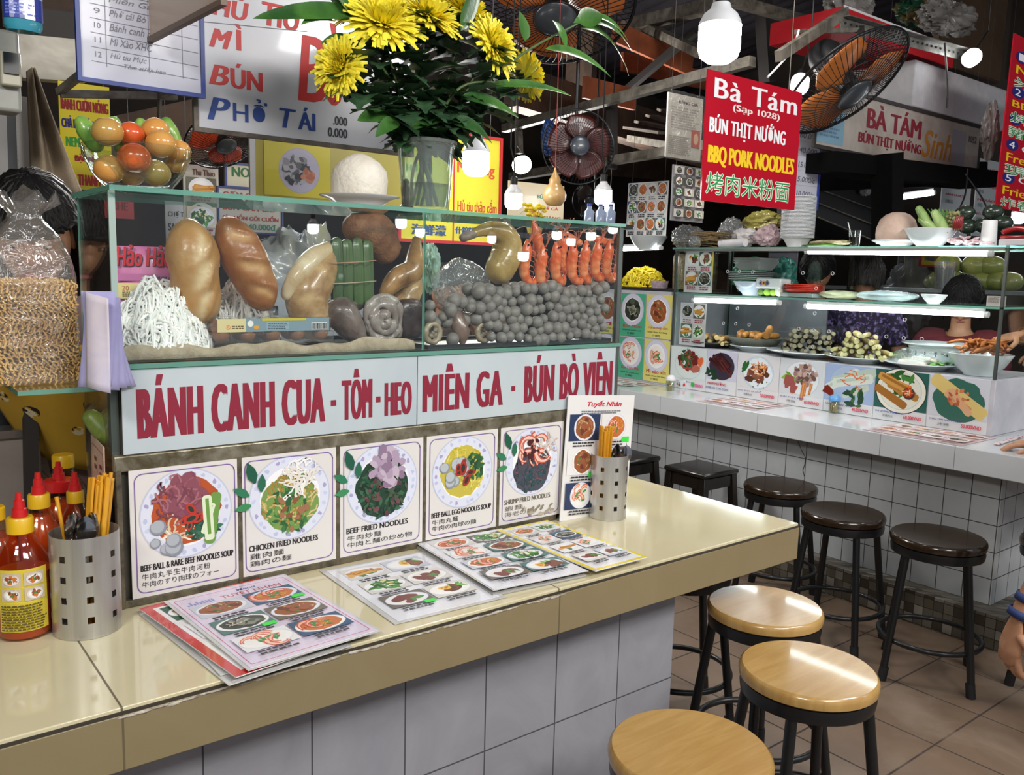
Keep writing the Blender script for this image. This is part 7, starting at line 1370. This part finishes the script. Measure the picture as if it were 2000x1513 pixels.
# grey menu and price notice left of the red sign
quick('menu_board', 'grey menu panel with small dish photos left of the red sign', 'menu board', 1310, 1372, 430, 320, 1.9, '8f8f92', [], pics=(.02, .02, .98, .98, 3, 5, ['dark', 'soup', 'green', 'meat']), ink='4c3a3c')
m, w, h = upright(1300, 1368, 305, 178, 1.5); t = sign('price_notice', 'wrinkled plastic covered price notice headed BẢNG GIÁ', 'notice', m, w, h, 'aaa69c'); cords(t, m, w, h); p = Pic(z=.001, seed=4); p.text('BẢNG GIÁ', w*.3, h*.86, w*.55, h*.06, '3a3434', heavy=.001); p.scrib(w*.1, h*.45, w*.8, h*.36, '8c8880', 9); p.scrib(w*.05, h*.05, w*.65, h*.3, '86827a', 10); p.rect(w*.7, h*.2, w*.24, h*.28, '9c4a44'); p.ell(w*.82, h*.34, w*.07, h*.09, 'b89a7c'); p.build('printing', t); jit(MB().grid(lambda u, v: (-.01+u*(w+.02), -.01+v*(h+.02), .012), 18, 24), .006, 22).build('plastic_cover', glassy('notice_cover', 'f0f0ee', 1.6, .05, alpha=.05, acol='d0d0cc', bump=.8, bs=20), t, local=True)
# cream lit board, gourd, yellow flowers, bottles behind the case
t, m, w, h = quick('cream_board', 'cream menu board lit by bulbs behind the case', 'menu board', 992, 1100, 430, 352, 2.3, 'cfc0a0', [('BÚN RIÊU', .5, .9, .62, .74, '2f7a5c'), ('PHỞ GÀ', .55, .9, .34, .44, 'b04a34'), ('MÌ QUẢNG', .4, .95, .10, .2, 'b04a34')])
q = at(1083, 378, y=1.95); gm = MB().lathe([(0, -.062), (.035, -.058), (.057, -.03), (.06, -.005), (.045, .03), (.028, .05), (.03, .065), (.02, .085), (.008, .105), (.004, .125), (0, .125)], 32, Matrix.Translation(q)); tag(gm.build('bottle_gourd', M('tan_gourd', 'c8a46c', .35, coat=.3, var='b48a50', vs=10), smooth=60), 'tan bottle gourd hanging below the middle fan', 'gourd'); MB().tube([q+V((0, 0, .124)), V((q.x, q.y, ceil_z(q.y)))], .002, 5).build('string', M('red_string', '8a2c28', .7), bpy.data.objects['bottle_gourd'])
fc = at(1045, 422, y=1.7); t = thing('yellow_orchid', 'small pot of yellow flowers behind the case top', 'potted flowers', fc); mb = MB(); R = random.Random(2)
for k in range(36): mb.ball(fc+V((R.gauss(0, .022), R.gauss(0, .015), R.uniform(-.01, .055))), (.012, .012, .008), 7, 5)
mb.build('blossoms', M('orchid_yellow', 'd8c020', .5), t); MB().lathe([(0, -.08), (.03, -.08), (.042, -.03), (.04, -.02), (0, -.025)], 20, Matrix.Translation(fc)).build('pot', M('yellow_pot', 'b8a83c', .4), t); mb = MB()
for k in range(12): a_ = R.uniform(0, 6.3); lance(mb, fc+V((0, 0, -.03)), V((math.cos(a_), math.sin(a_), .9)), V((0, 0, 1)), .07, .008, .8)
mb.build('leaves', leaf_g, t)
for k, (u, lb_) in enumerate(((1150, 'left blue topped bottle behind the right end of the case'), (1172, 'middle clear bottle behind the right end of the case'), (1192, 'right clear bottle behind the right end of the case'))):
    q = at(u, 436, y=1.5); t = thing('water_bottle', lb_, 'bottle', q); MB().lathe([(0, 0), (.022, 0), (.023, .05), (.01, .066), (.01, .075), (0, .075)], 20, Matrix.Translation(q)).build('bottle', M('bottle_blue_grey', '8c9cb4', .15, coat=.6), t); MB().lathe([(0, .0755), (.011, .0755), (.011, .086), (0, .086)], 16, Matrix.Translation(q)).build('cap', M('blue_cap', '2c4cb0', .35), t)
tag(crumple('plastic_bundle', 'x', 'bag', at(1072, 270, y=2.7), (.05, .05, .11), M('blue_bag2', '2a4a86', .4, bump=.6, bs=20), 8), 'blue plastic bundle hanging left of the middle fan', 'bag'); q = at(1072, 262, y=2.7); MB().tube([q, V((q.x, q.y, ceil_z(q.y)))], .003, 5).build('string', cordm, bpy.data.objects['plastic_bundle'])
# upper right: slotted angle, red box, foam box, bags
sl = thing('slotted_angle', 'slotted steel angle bar holding the fan at upper right', 'steel bar', at(1645, 45, y=1.1)); a, b = at(1642, 45, y=1.1), at(1880, 108, y=1.1); MB().bar(a, b, .004, .055).build('web', M('grey_angle', '8a8a84', .45, .5, var='5c5a54', vs=10), sl); MB().bar(a+V((0, -.02, .028)), b+V((0, -.02, .028)), .045, .004).build('flange', M('grey_angle', '8a8a84', .45, .5), sl)
for k in range(24): q = a.lerp(b, (k+.7)/25)+V((0, -.0045, .004)); MB().ball(q, (.010, .003, .006), 8, 5).build('slot', M('dark_slot2', '141414', .8), sl)
beam(at(1520, 110, y=.95), at(1652, 24, y=1.12), .03, .045, steel_b, 'grey steel arm reaching up to the slotted bar', 'roof_arm'); beam(at(1555, 62, y=1.1), at(1700, 58, y=1.1), .02, .02, steel_b, 'thin steel bar beside the slotted bar', 'roof_arm')
bx = thing('red_box', 'red cardboard box lying on the steel bars at upper right', 'box', at(1730, 60, y=1.35)); a, b = at(1628, 62, y=1.35), at(1850, 70, y=1.35); MB().box((a.x, 1.3, a.z), (b.x, 1.75, a.z+.12)).build('carton', M('red_carton', 'b8242c', .35, coat=.3), bx); MB().box((a.x-.004, 1.296, a.z+.112), (b.x+.004, 1.299, a.z+.124)).build('white_edge', M('white_plastic', 'd8d8d8', .4), bx)
fb_ = thing('foam_box', 'white foam box on top of the Bà Tám stall sign', 'box', at(1850, 180, y=1.5)); a, b = at(1778, 192, y=1.26), at(1960, 205, y=1.26); zt_s = at(1592, 165, y=1.25).z+.021; MB().box((a.x, 1.245, zt_s), (b.x, 1.8, zt_s+.26)).build('body', M('white_foam_box', 'b9b9bb', .7, var='a4a4a8', vs=6), fb_, bevel=.01)
mp = M('pale_plastic_bag', '9c9894', .3, coat=.3, var='7c7874', vs=6, bump=.8, bs=14)
crumple('plastic_bag', 'pale plastic bag at the top above the slotted bar', 'plastic bag', at(1660, 5, y=1.7), (.20, .12, .12), mp, 11); crumple('plastic_bag', 'pale plastic bag on the red box', 'plastic bag', at(1850, 35, y=1.75), (.30, .15, .12), mp, 12); crumple('plastic_bag', 'green and tan bag at the top behind the red box', 'plastic bag', at(1790, 22, y=1.95), (.22, .12, .10), M('green_tan_bag', '6c5c34', .35, coat=.3, var='1f4a34', vs=5, lo=.45, hi=.5, bump=.7, bs=14), 13); crumple('plastic_bag', 'clear bag with a white strip hanging left of the numbered sign', 'plastic bag', at(1935, 250, y=1.0), (.07, .04, .17), mp, 14)
for k, (p0, p1, p2, lb_) in enumerate((((1845, 85), (1850, 160), (1850, 210), 'black cable hanging from the slotted bar'), ((1890, 330), (1885, 380), (1870, 415), 'black cable hanging in front of the menu panels'), ((1886, 340), (1925, 400), (1944, 470), 'black cable running down to the telephone'), ((1500, 150), (1545, 100), (1560, 60), 'pale looped cable above the red sign'))): P, r = rounded([at(*p0, y=1.05), at(*p1, y=1.05), at(*p2, y=1.05)], [.004]*3, 6); tag(MB().tube(P, .005, 6).build('cable', cordm if k < 3 else hous), lb_, 'cable')
# upper left: cloth, meter box, cleaner bottle, grey cabinet
uc = thing('folded_umbrella', 'beige folded parasol cloth hanging at the far left', 'parasol', at(60, 250, y=1.25))
def umb(u, v): fz = v; wl = at(52+10*fz, 140+250*v, y=1.25); wr = at(60+102*v, 140+240*v, y=1.25); q = wl.lerp(wr, u); return (q.x, q.y-.04*math.sin(u*PI*3)-.05*math.sin(u*PI), q.z)
MB().grid(umb, 30, 16).build('cloth', M('beige_canvas', '9c8c78', .9, var='86765f', vs=6, bump=.4, bs=300), uc, smooth=80, solid=.003)
for k, (u, c_) in enumerate(((8, '6c6a68'), (30, '2c2c2e'), (48, '807c78'))): beam(at(u, 380, y=1.35), at(u-6, 190, y=1.35), .035, .035, M('pole'+c_, c_, .4, .5), 'upright metal pole at the far left', 'trim_pole')
mbx = thing('switch_box', 'grey electric switch box with a dark window at the left edge', 'switch box', at(20, 140, y=.98)); a, b = at(-30, 212, y=.98), at(44, 212, y=.98); gm_ = M('grey_plastic', 'a4a49e', .45, var='8c8c84', vs=6); MB().box((a.x, .98, a.z), (b.x, 1.06, at(20, 58, y=.98).z)).build('housing', gm_, mbx, bevel=.008)
a, b = at(2, 165, y=.96), at(40, 104, y=.96); MB().box((a.x, .955, a.z), (b.x, .979, b.z)).build('switch', M('cream_plastic', 'b4b09c', .4), mbx, bevel=.004); a, b = at(8, 142, y=.95), at(36, 105, y=.95); MB().box((a.x, .948, a.z), (b.x, .9545, b.z)).build('window', M('dark_window', '141416', .2), mbx)
q = at(46, 62, y=.80); wt = at(84, 62, y=.80).x-q.x; cb = thing('cleaner_bottle', 'blue glass cleaner bottle cut by the top left corner', 'bottle', q); T = Matrix.Translation(q) @ Matrix.Diagonal((1, .6, 1, 1)); MB().lathe([(0, 0), (wt*.85, 0), (wt, .01), (wt, .12), (wt*.5, .16), (wt*.3, .17), (wt*.3, .2), (0, .2)], 28, T).build('bottle', M('blue_liquid', '3a8fa4', .15, coat=.6), cb, smooth=50)
p = Pic(z=.0012)
for k in range(10): p.rect(-.05+.01*k, 0, .0102, .075, '2c3c94')
for k in range(10): p.rect(-.05+.01*k, .045, .0102, .03, '9cb4d8')
p.text('Lau Kính', -.035, .045, .07, .02, '1f2a7a', heavy=.0008); p.text('GLASS CLEANER', -.02, .036, .04, .005, 'c0c8e8'); p.scrib(-.04, .006, .06, .026, '6a7ac8', 4); o = bpy.data.objects.new('label', wrap(p.mesh('label', INKC), wt*1.01)); COL.objects.link(o); o.parent = cb; o.matrix_basis = Matrix.Translation((0, 0, .022)) @ Matrix.Diagonal((1, .62, 1, 1))
gc = thing('grey_cabinet', 'low grey cabinet behind the sauce bottles', 'cabinet', at(30, 1000, y=1.05)); a = at(78, 850, y=1.05); MB().box((-3.2, 1.05, 0), (a.x, 1.6, a.z)).build('body', M('grey_laminate', '8f8680', .5, var='7c746e', vs=3), gc); MB().box((-3.2, 1.04, a.z+.0005), (a.x+.004, 1.6, a.z+.02)).build('top', M('steel_top', '98948e', .25, .7), gc)
q = at(8, 838, y=1.2); tag(MB().lathe([(0, 0), (.075, 0), (.078, .12), (.07, .125), (0, .12)], 32, Matrix.Translation((q.x, 1.2, a.z+.0205))).build('cooking_pot', M('black_pot', '1c1c1e', .35, .4)), 'black pot standing on the grey cabinet', 'pot')
q = at(45, 830, y=1.45); tag(MB().box((q.x-.06, 1.42, a.z+.021), (q.x+.05, 1.5, a.z+.13)).build('green_crate', M('green_crate', '1f6a4c', .5), bevel=.004), 'green crate on the grey cabinet behind the pot', 'crate')
beam(at(62, 1000, y=.98), at(58, 760, y=.98), .03, .03, dark_b, 'dark upright post beside the grey cabinet', 'trim_post')
tag(MB().box((-1.6, 2.05, 1.02), (.4, 2.6, 1.08)).build('back_table', M('steel_worktop', '8c8e90', .3, .7)), 'steel work table behind the case', 'table')
crumple('plastic_bag', 'frosted plastic bag of noodles on the work table behind the case', 'plastic bag', (-.65, 1.9, 1.35), (.28, .14, .26), M('frosted_bag', 'a4acb4', .3, coat=.4, var='8a929c', vs=5, bump=.8, bs=14), 21); crumple('plastic_bag', 'pale green bag tied with red on the work table', 'plastic bag', at(842, 520, y=2.2), (.05, .05, .12), M('pale_green_bag', '8ab0a0', .3, coat=.3, bump=.6, bs=18), 22)
quick('hanging_sign', 'small red sign hanging behind the left end of the case', 'sign', 205, 262, 425, 372, 2.3, 'a02034', [('CHÈ', .2, .8, .3, .7, '6a1420')])
o = MB().box((at(1840, 0, y=2.4).x, 2.4, at(1900, 140, y=2.4).z), (6.5, 2.45, 4.2)).build('wall_partition', M('brown_plaster', '6a5440', .85, var='54402e', vs=2)); o['kind'] = 'structure'; o['label'] = 'brown plaster partition at upper right'

zs_ = at(1170, 436, y=1.5).z; xs0, xs1 = at(1030, 432, y=1.7).x-.12, at(1200, 436, y=1.5).x+.06; zf = at(1045, 422, y=1.7).z-.08
rsf = thing('rear_shelf', 'dark rear shelf carrying bottles and yellow flowers behind the case', 'shelf', ((xs0+xs1)/2, 1.6, 0)); MB().box((xs0+.3, 1.44, zs_-.022), (xs1, 1.62, zs_-.001)).build('board', M('dark_shelf', '2c2c2e', .4), rsf); MB().box((xs0, 1.63, zf-.022), (xs0+.32, 1.78, zf-.001)).build('board', M('dark_shelf', '2c2c2e', .4), rsf)
for x, y, z in ((xs0+.02, 1.72, zf), (xs0+.31, 1.69, zf), (xs0+.33, 1.5, zs_), (xs1-.02, 1.5, zs_)): MB().box((x-.012, y-.012, 0), (x+.012, y+.012, z-.0225)).build('post', rust, rsf)
# ================================================================ people
skin_m = M('skin', 'b98a6c', .5, var='a87858', vs=20, sss=.15); hair_m = M('black_hair', '0c0a0a', .55, spec=.3); eye_w, eye_d, lip = M('eye_white', 'd8d4d0', .2), M('eye_dark', '1a1210', .15), M('lips', '9c5650', .4)
def skinned(J, E):
    "grow one continuous tapering surface over a skeleton of joints"
    names = list(J); me = bpy.data.meshes.new('sk'); me.from_pydata([tuple(J[n][0]) for n in names], [(names.index(a), names.index(b)) for a, b in E], []); o = bpy.data.objects.new('sk', me); COL.objects.link(o)
    o.modifiers.new('s', 'SKIN').use_smooth_shade = True; lay = me.skin_vertices[0].data
    for i, n in enumerate(names): r = J[n][1]; lay[i].radius = r if isinstance(r, tuple) else (r, r); lay[i].use_root = (i == 0)
    m = o.modifiers.new('u', 'SUBSURF'); m.levels = 2; m2 = bpy.data.meshes.new_from_object(o.evaluated_get(bpy.context.evaluated_depsgraph_get()))
    vs = [tuple(v.co) for v in m2.vertices]; fs = [tuple(p.vertices) for p in m2.polygons]; bpy.data.objects.remove(o); bpy.data.meshes.remove(me); bpy.data.meshes.remove(m2); return vs, fs
def head(mb, c, f, up=V((0, 0, 1)), s=1.0):
    c, f = V(c), V(f).normalized(); r = f.cross(up).normalized(); u = r.cross(f); T = Matrix(((r.x, f.x, u.x), (r.y, f.y, u.y), (r.z, f.z, u.z))).to_4x4(); P = lambda x, y, z: c+(T.to_3x3() @ V((x, y, z)))*s
    mb.k = 0; mb.ball(c, (.074*s, .094*s, .112*s), 28, 20, T=T); mb.ball(P(0, .03, -.062), (.048*s, .05*s, .048*s), 18, 12, T=T); mb.ball(P(0, .098, -.012), (.013*s, .017*s, .022*s), 12, 8, T=T); mb.ball(P(0, .094, .012), (.009*s, .010*s, .02*s), 10, 8, T=T)
    for k in (-1, 1):
        mb.k = 0; mb.ball(P(k*.075, -.005, -.005), (.011*s, .02*s, .032*s), 10, 8, T=T); mb.k = 1; mb.ball(P(k*.03, .079, .012), (.0125*s, .008*s, .0055*s), 10, 8, T=T); mb.k = 2; mb.ball(P(k*.03, .0845, .012), (.0055*s, .004*s, .0055*s), 8, 6, T=T); mb.k = 0; mb.ball(P(k*.03, .080, .0195), (.0155*s, .0095*s, .005*s), 10, 6, T=T); mb.k = 4; mb.ball(P(k*.032, .084, .034), (.02*s, .006*s, .004*s), 8, 5, T=T)
    mb.k = 3; mb.ball(P(0, .088, -.055), (.022*s, .010*s, .007*s), 12, 6, T=T); mb.k = 0; return T, P
def hand(mb, w, d, n, curl=.5, s=1.0, thumb=1, spread=.12):
    "palm, four bent fingers and a thumb; w wrist, d pointing direction, n back of the hand"
    w, d, n = V(w), V(d).normalized(), V(n); n = (n-d*n.dot(d)).normalized(); r = d.cross(n); mb.k = 0
    Pm = [w, w+d*.035*s, w+d*.075*s, w+d*.092*s]; P, q = rounded(Pm, [.024*s, .034*s, .040*s, .036*s], 4); mb.tube(P, q, 16, flat=.42, up=n)
    for k in range(4):
        L = (.068, .078, .073, .056)[k]*s; x = (k-1.5)*.0195*s*thumb; p = w+d*.088*s+r*x; dd = (d+r*((k-1.5)*spread*thumb)).normalized(); pts = [p-dd*.012*s]; a = curl*.35
        for sg in (.45, .32, .23): q_ = dd*math.cos(a)-n*math.sin(a); pts.append(pts[-1]+q_*(L*sg+(.012*s if sg == .45 else 0))); a += curl*.7
        P, q = rounded(pts, [.0098*s, .0092*s, .0085*s, .0072*s], 4); mb.tube(P, q, 10)
    p = w+d*.03*s-r*.028*s*thumb; t0 = (d*.55-r*.8*thumb-n*.25).normalized(); t1 = (d*.9-r*.25*thumb-n*.35).normalized(); P, q = rounded([p, p+t0*.034*s, p+t0*.034*s+t1*.03*s, p+t0*.034*s+t1*.052*s], [.013*s, .0115*s, .010*s, .008*s], 4); mb.tube(P, q, 10)
def hair_cap(t, T, P, s, long=0.0, back=1.0, bun=False):
    mb = MB(); R3 = T.to_3x3(); nu, nv = 40, 24
    def f(u, v):
        a = 2*PI*u; th = v*PI*.62; d = V((math.sin(th)*math.sin(a), math.sin(th)*math.cos(a), math.cos(th))); front = max(0, d.y); k = 1.10+.03*noise.noise(d*6); z = d.z*.122
        if front > .2 and v > .6: z = max(z, .045)
        if d.y < .2 and v > .75: z -= long*(v-.75)*4
        return P(d.x*.084*k, d.y*.104*k-.006, z*k)
    mb.grid(f, nu, nv); Rh = random.Random(7)
    for k in range(230):
        u = Rh.random(); v0 = Rh.uniform(0, .35); P_ = [V(f(u+.02*math.sin(j+k), min(1, v0+(1-v0)*j/6)))+V((Rh.uniform(-.003, .003), Rh.uniform(-.003, .003), Rh.uniform(-.002, .003))) for j in range(7)]
        mb.tube(P_, [.001, .0035, .0045, .0045, .004, .003, .001], 5)
    if bun: mb.ball(P(0, -.11, .05), (.045*s, .04*s, .04*s), 16, 12, amp=.1, fr=20)
    return mb.build('hair', hair_m, t, smooth=80, solid=.006)
def person(lab, J, E, headc, face, s=1.0, hands=(), cloth=None, clothJ=(), extra=None, long=.0, bun=False, legs=True):
    t = thing('person', lab, 'person', V(J[list(J)[0]][0])*V((1, 1, 0))); mb = MB(); vs, fs = skinned(J, E); mb.add(vs, fs); T = P = None
    if headc is not None: T, P = head(mb, headc, face, s=s)
    for h in hands: hand(mb, *h)
    mb.build('body', [skin_m, eye_w, eye_d, lip, hair_m], t, smooth=80)
    if P: hair_cap(t, T, P, s, long, bun=bun)
    for nm, joints, mat, gr in (cloth or []):
        JJ = {n: (J[n][0], tuple(q+gr for q in J[n][1]) if isinstance(J[n][1], tuple) else J[n][1]+gr) for n in joints}; EE = [(a, b) for a, b in E if a in JJ and b in JJ]; v2, f2 = skinned(JJ, EE); MB().add(v2, f2).build(nm, mat, t, smooth=80)
    return t
EDG = [('pelvis', 'waist'), ('waist', 'chest'), ('chest', 'neck'), ('neck', 'skull'), ('chest', 'shL'), ('shL', 'elL'), ('elL', 'wrL'), ('chest', 'shR'), ('shR', 'elR'), ('elR', 'wrR'), ('pelvis', 'hipL'), ('hipL', 'knL'), ('knL', 'anL'), ('anL', 'toL'), ('pelvis', 'hipR'), ('hipR', 'knR'), ('knR', 'anR'), ('anR', 'toR')]
def rig(c, hd, face, elL, wrL, elR, wrR, hz=.86, lean=.0, s=1.0):
    "standing skeleton at floor point c with its head centred on hd"
    c, hd, f = V(c), V(hd), V(face)*V((1, 1, 0)); f.normalize(); r = f.cross(V((0, 0, 1))); pel = V((c.x, c.y, hz)); nk = hd-V((0, 0, .135*s))-f*.02; ch = nk-V((0, 0, .16*s))-f*.01; wa = pel.lerp(ch, .5)
    J = {'pelvis': (pel, .115), 'waist': (wa, .10), 'chest': (ch, .108), 'neck': (nk, .05), 'skull': (hd-V((0, 0, .04)), .058)}
    for k, n in ((-1, 'L'), (1, 'R')):
        J['sh'+n] = (nk+r*(.165*s*k)-V((0, 0, .055)), .058); J['el'+n] = (V(elL if k < 0 else elR), .041); J['wr'+n] = (V(wrL if k < 0 else wrR), .027)
        J['hip'+n] = (pel+r*(.09*k)-V((0, 0, .06)), .085); J['kn'+n] = (V((c.x, c.y, .46))+r*(.1*k)+f*.02, .056); J['an'+n] = (V((c.x, c.y, .08))+r*(.1*k), .038); J['to'+n] = (V((c.x, c.y, .035))+r*(.105*k)+f*.14, .03)
    return J
navy = M('navy_cloth', '1d1f2c', .85, var='14151e', vs=12); TOP = ['waist', 'chest', 'neck', 'shL', 'elL', 'shR', 'elR']; TOPS = ['pelvis', 'waist', 'chest', 'shL', 'elL', 'shR', 'elR']; BOT = ['pelvis', 'hipL', 'knL', 'anL', 'hipR', 'knR', 'anR']
def clothe(t, name, J, E, mat, keep, gr):
    "a garment: the body surface near the given bones, lifted off the skin"
    vs, fs = skinned(J, E); me = bpy.data.meshes.new('g'); me.from_pydata(vs, [], fs); nr = [v.normal.copy() for v in me.vertices]; P = [V(v) for v in vs]; bpy.data.meshes.remove(me); ok = []
    for p in P:
        best = None
        for a, b in E:
            A_, B_ = J[a][0], J[b][0]; d = B_-A_; q = max(0, min(1, (p-A_).dot(d)/max(d.length_squared, 1e-9))); ds = (p-A_-d*q).length
            if best is None or ds < best[0]: best = (ds, a, b, q)
        ok.append(any(best[1] == a and best[2] == b and lo <= best[3] <= hi for a, b, lo, hi in keep))
    F = [f for f in fs if sum(ok[i] for i in f) >= len(f)-1]; use = sorted({i for f in F for i in f}); ix = {k: n for n, k in enumerate(use)}
    MB().add([P[k]+nr[k]*gr for k in use], [tuple(ix[i] for i in f) for f in F]).build(name, mat, t, smooth=80, solid=.004)
def shirt(t, J, E, mat, gr=.016, low=True):
    clothe(t, 'shirt', J, E, mat, [('pelvis', 'waist', 0, 1), ('pelvis', 'hipL', 0, .6), ('pelvis', 'hipR', 0, .6), ('waist', 'chest', 0, 1), ('chest', 'neck', 0, .72)]+[('chest', 'sh'+n, 0, 1) for n in 'LR']+[('sh'+n, 'el'+n, 0, .62) for n in 'LR'], gr)
def trousers(t, J, E, mat, gr=.009):
    clothe(t, 'trousers', J, E, mat, [('pelvis', 'waist', 0, .35)]+[('pelvis', 'hip'+n, 0, 1) for n in 'LR']+[('hip'+n, 'kn'+n, 0, 1) for n in 'LR']+[('kn'+n, 'an'+n, 0, 1) for n in 'LR'], gr)
# seller behind the noodle bag
hd = at(66, 455, y=1.0); f = V((-.25, -.85, -.5)); bx_ = at(92, 820, y=1.05).x+.19; J = rig((bx_, 1.2, 0), hd, f, V((bx_+.25, 1.22, 1.12)), V((bx_+.2, .99, 1.05)), V((bx_-.20, 1.34, 1.12)), V((bx_-.06, 1.40, 1.0)))
t = person('person with black hair in a yellow patterned apron behind the noodle bag', J, EDG, hd, f, 1.12, hands=((J['wrL'][0], (.3, -.9, .1), (0, 0, 1), .6, 1, -1), (J['wrR'][0], (.8, .4, -.3), (0, 0, 1), .6)), long=.10); shirt(t, J, EDG, M('dull_mauve_shirt', '7a6468', .85), low=False); trousers(t, J, EDG, navy)
def apron():
    t_ = NT('yellow_patterned_cloth'); b = t_.pbsdf(None, .85); tc = t_.n('ShaderNodeTexCoord'); vo = t_.n('ShaderNodeTexVoronoi'); vo.inputs['Scale'].default_value = 13; t_.l(tc.outputs['Object'], vo.inputs['Vector']); n2 = t_.noise(38, 3, .6)
    s1 = t_.math('LESS_THAN', vo.outputs['Distance'], .30); s2 = t_.math('GREATER_THAN', n2, .52); c = t_.mix(t_.math('MULTIPLY', s1, s2), lin('b8922c'), lin('1c1812')); s3 = t_.math('MULTIPLY', s1, t_.math('LESS_THAN', n2, .46)); c = t_.mix(s3, c, lin('cfc4a8')); t_.l(c, b.inputs['Base Color']); return t_.m
pe, wa = J['pelvis'][0], J['waist'][0]; az = at(120, 880, y=1.0).z
chs = J['chest'][0]
def ap(u, v):
    a = (u-.5)*2.5; z = az+(1.26-az)*v-(.07*math.sin(u*PI)*(1-v*5) if v < .2 else 0); q = pe.lerp(chs, max(-.6, min(1.2, (z-pe.z)/(chs.z-pe.z)))); return (q.x+math.sin(a)*.175, q.y+.01-math.cos(a)*.185+.006*math.sin(u*21), z)
MB().grid(ap, 28, 16).build('apron', apron(), t, smooth=80, solid=.004)
# people behind the facing stall
def worker(lab, u, v, x, face, mat, elz=-.52, reach=.25, long=0, bun=False, s=1.08, wr=None):
    hd = at(u, v, x=x); f = V(face).normalized(); fx = (f*V((1, 1, 0))).normalized(); r = fx.cross(V((0, 0, 1))); J = rig((hd.x-fx.x*.06, hd.y-fx.y*.06, 0), hd, f, hd-r*.24+V((0, 0, elz)), hd-r*.18+fx*reach+V((0, 0, elz-.02)), hd+r*.24+V((0, 0, elz)), hd+r*.18+fx*reach+V((0, 0, elz-.02)))
    t = person(lab, J, EDG, hd, f, s, hands=((J['wrL'][0], fx+V((0, 0, -.2)), (0, 0, 1), .7, 1, -1), (J['wrR'][0], fx+V((0, 0, -.2)), (0, 0, 1), .7)), long=long, bun=bun); shirt(t, J, EDG, mat); trousers(t, J, EDG, navy); return t, J
fl = NT('purple_floral_cloth'); b_ = fl.pbsdf(None, .85); fl.l(fl.ramp(fl.noise(42, 4, .6), [(.50, lin('2c2440')), (.60, lin('8c78b4')), (.72, lin('b8a8d0'))]), b_.inputs['Base Color'])
worker('person with dark hair bending down behind the red plates', 1597, 528, 2.62, (-.5, -.2, -.7), M('black_shirt', '1c1c20', .85)); worker('person in a purple floral blouse behind the lemongrass sticks', 1692, 540, 2.72, (.9, .3, -.3), fl.m, long=.03, bun=False); worker('person in a dark red top bending behind the colander', 1880, 588, 2.66, (-.75, -.3, -.75), M('dark_red_shirt', '6a1f2a', .85, var='501620', vs=8), long=.06)
# hand with a golden bracelet reaching into the case from the right
w_ = at(1990, 652, x=2.12); el = w_+V((.30, -.22, -.04)); sh_ = el+V((.22, -.10, .22)); hd = sh_+V((.06, .12, .24)); f = V((-.9, .3, -.4)); J = rig((hd.x+.1, hd.y, 0), hd, f, el, w_, hd+V((.1, .26, -.5)), hd+V((-.1, .28, -.55)))
t = person('person reaching into the case, hand with a golden bracelet', J, EDG, hd, f, 1.05, hands=((w_, (-.75, .6, -.35), (-.2, -.1, 1), .9), (J['wrR'][0], (-1, 0, 0), (0, 0, 1), .6))); shirt(t, J, EDG, M('olive_sleeve', '3a3c34', .85)); trousers(t, J, EDG, navy); d = (w_-el).normalized(); MB().tube([w_-d*.085, w_-d*.07, w_-d*.02, w_-d*.008], [.036, .040, .035, .032], 20, caps=False).build('bracelet', M('gold_bracelet', 'b8983c', .25, .9, var='8a6c24', vs=90), t, solid=.003)
# customer at the right edge: hanging arm with blue wrist straps, other hand on the counter
wr1 = at(1985, 1215, x=.60); c0 = wr1+V((.29, -.17, 0)); hd = V((c0.x+.02, c0.y, 1.50)); f = V((.35, .95, -.1)); J = rig((c0.x, c0.y, 0), hd, f, wr1+V((.06, -.07, .27)), wr1, V((c0.x+.30, c0.y+.02, 1.0)), V((1.44, c0.y+.14, .86)))
w2 = at(2003, 868, z=HR+.03); J['wrR'] = (w2+V((.02, -.075, .012)), .027); J['elR'] = (w2+V((-.14, -.30, .12)), .041)
t = person('person standing at the right edge in grey, hand with blue wrist straps', J, EDG, hd, f, 1.05, hands=((wr1, (.05, .12, -1), (-.8, .5, 0), .55, 1.15, 1), (J['wrR'][0], (-.25, .95, -.12), (0, 0, 1), .35, 1.0)), long=.02); shirt(t, J, EDG, M('grey_shirt', '8c8c90', .85, var='77777c', vs=8)); trousers(t, J, EDG, M('dark_trousers', '1a1a20', .85))
for k, o_ in enumerate((.012, -.045)): d = (J['elL'][0]-wr1).normalized(); q = wr1+d*(.02+o_*-.9+.02); MB().tube([q-d*.012, q+d*.012], [.034, .035], 20, caps=False).build('wrist_strap', M('blue_strap', '25376a', .7), t, solid=.004)
# person far behind the case wiping the face
hd = at(868, 565, y=2.4); f = V((-.5, -.85, -.2)); J = rig((hd.x+.04, hd.y+.06, 0), hd, f, hd+V((.20, -.16, -.30)), hd+V((.055, -.14, -.10)), hd+V((-.26, -.05, -.42)), hd+V((-.2, -.25, -.45)), hz=.78)
t = person('person behind the case with a hand raised to the face', J, EDG, hd, f, 1.0, hands=((J['wrL'][0], (-.3, .25, .9), (.2, -.95, .2), .35, 1, 1), (J['wrR'][0], (0, -1, 0), (0, 0, 1), .6)), long=.04); shirt(t, J, EDG, M('dark_brown_shirt', '3a2c28', .85)); trousers(t, J, EDG, navy)
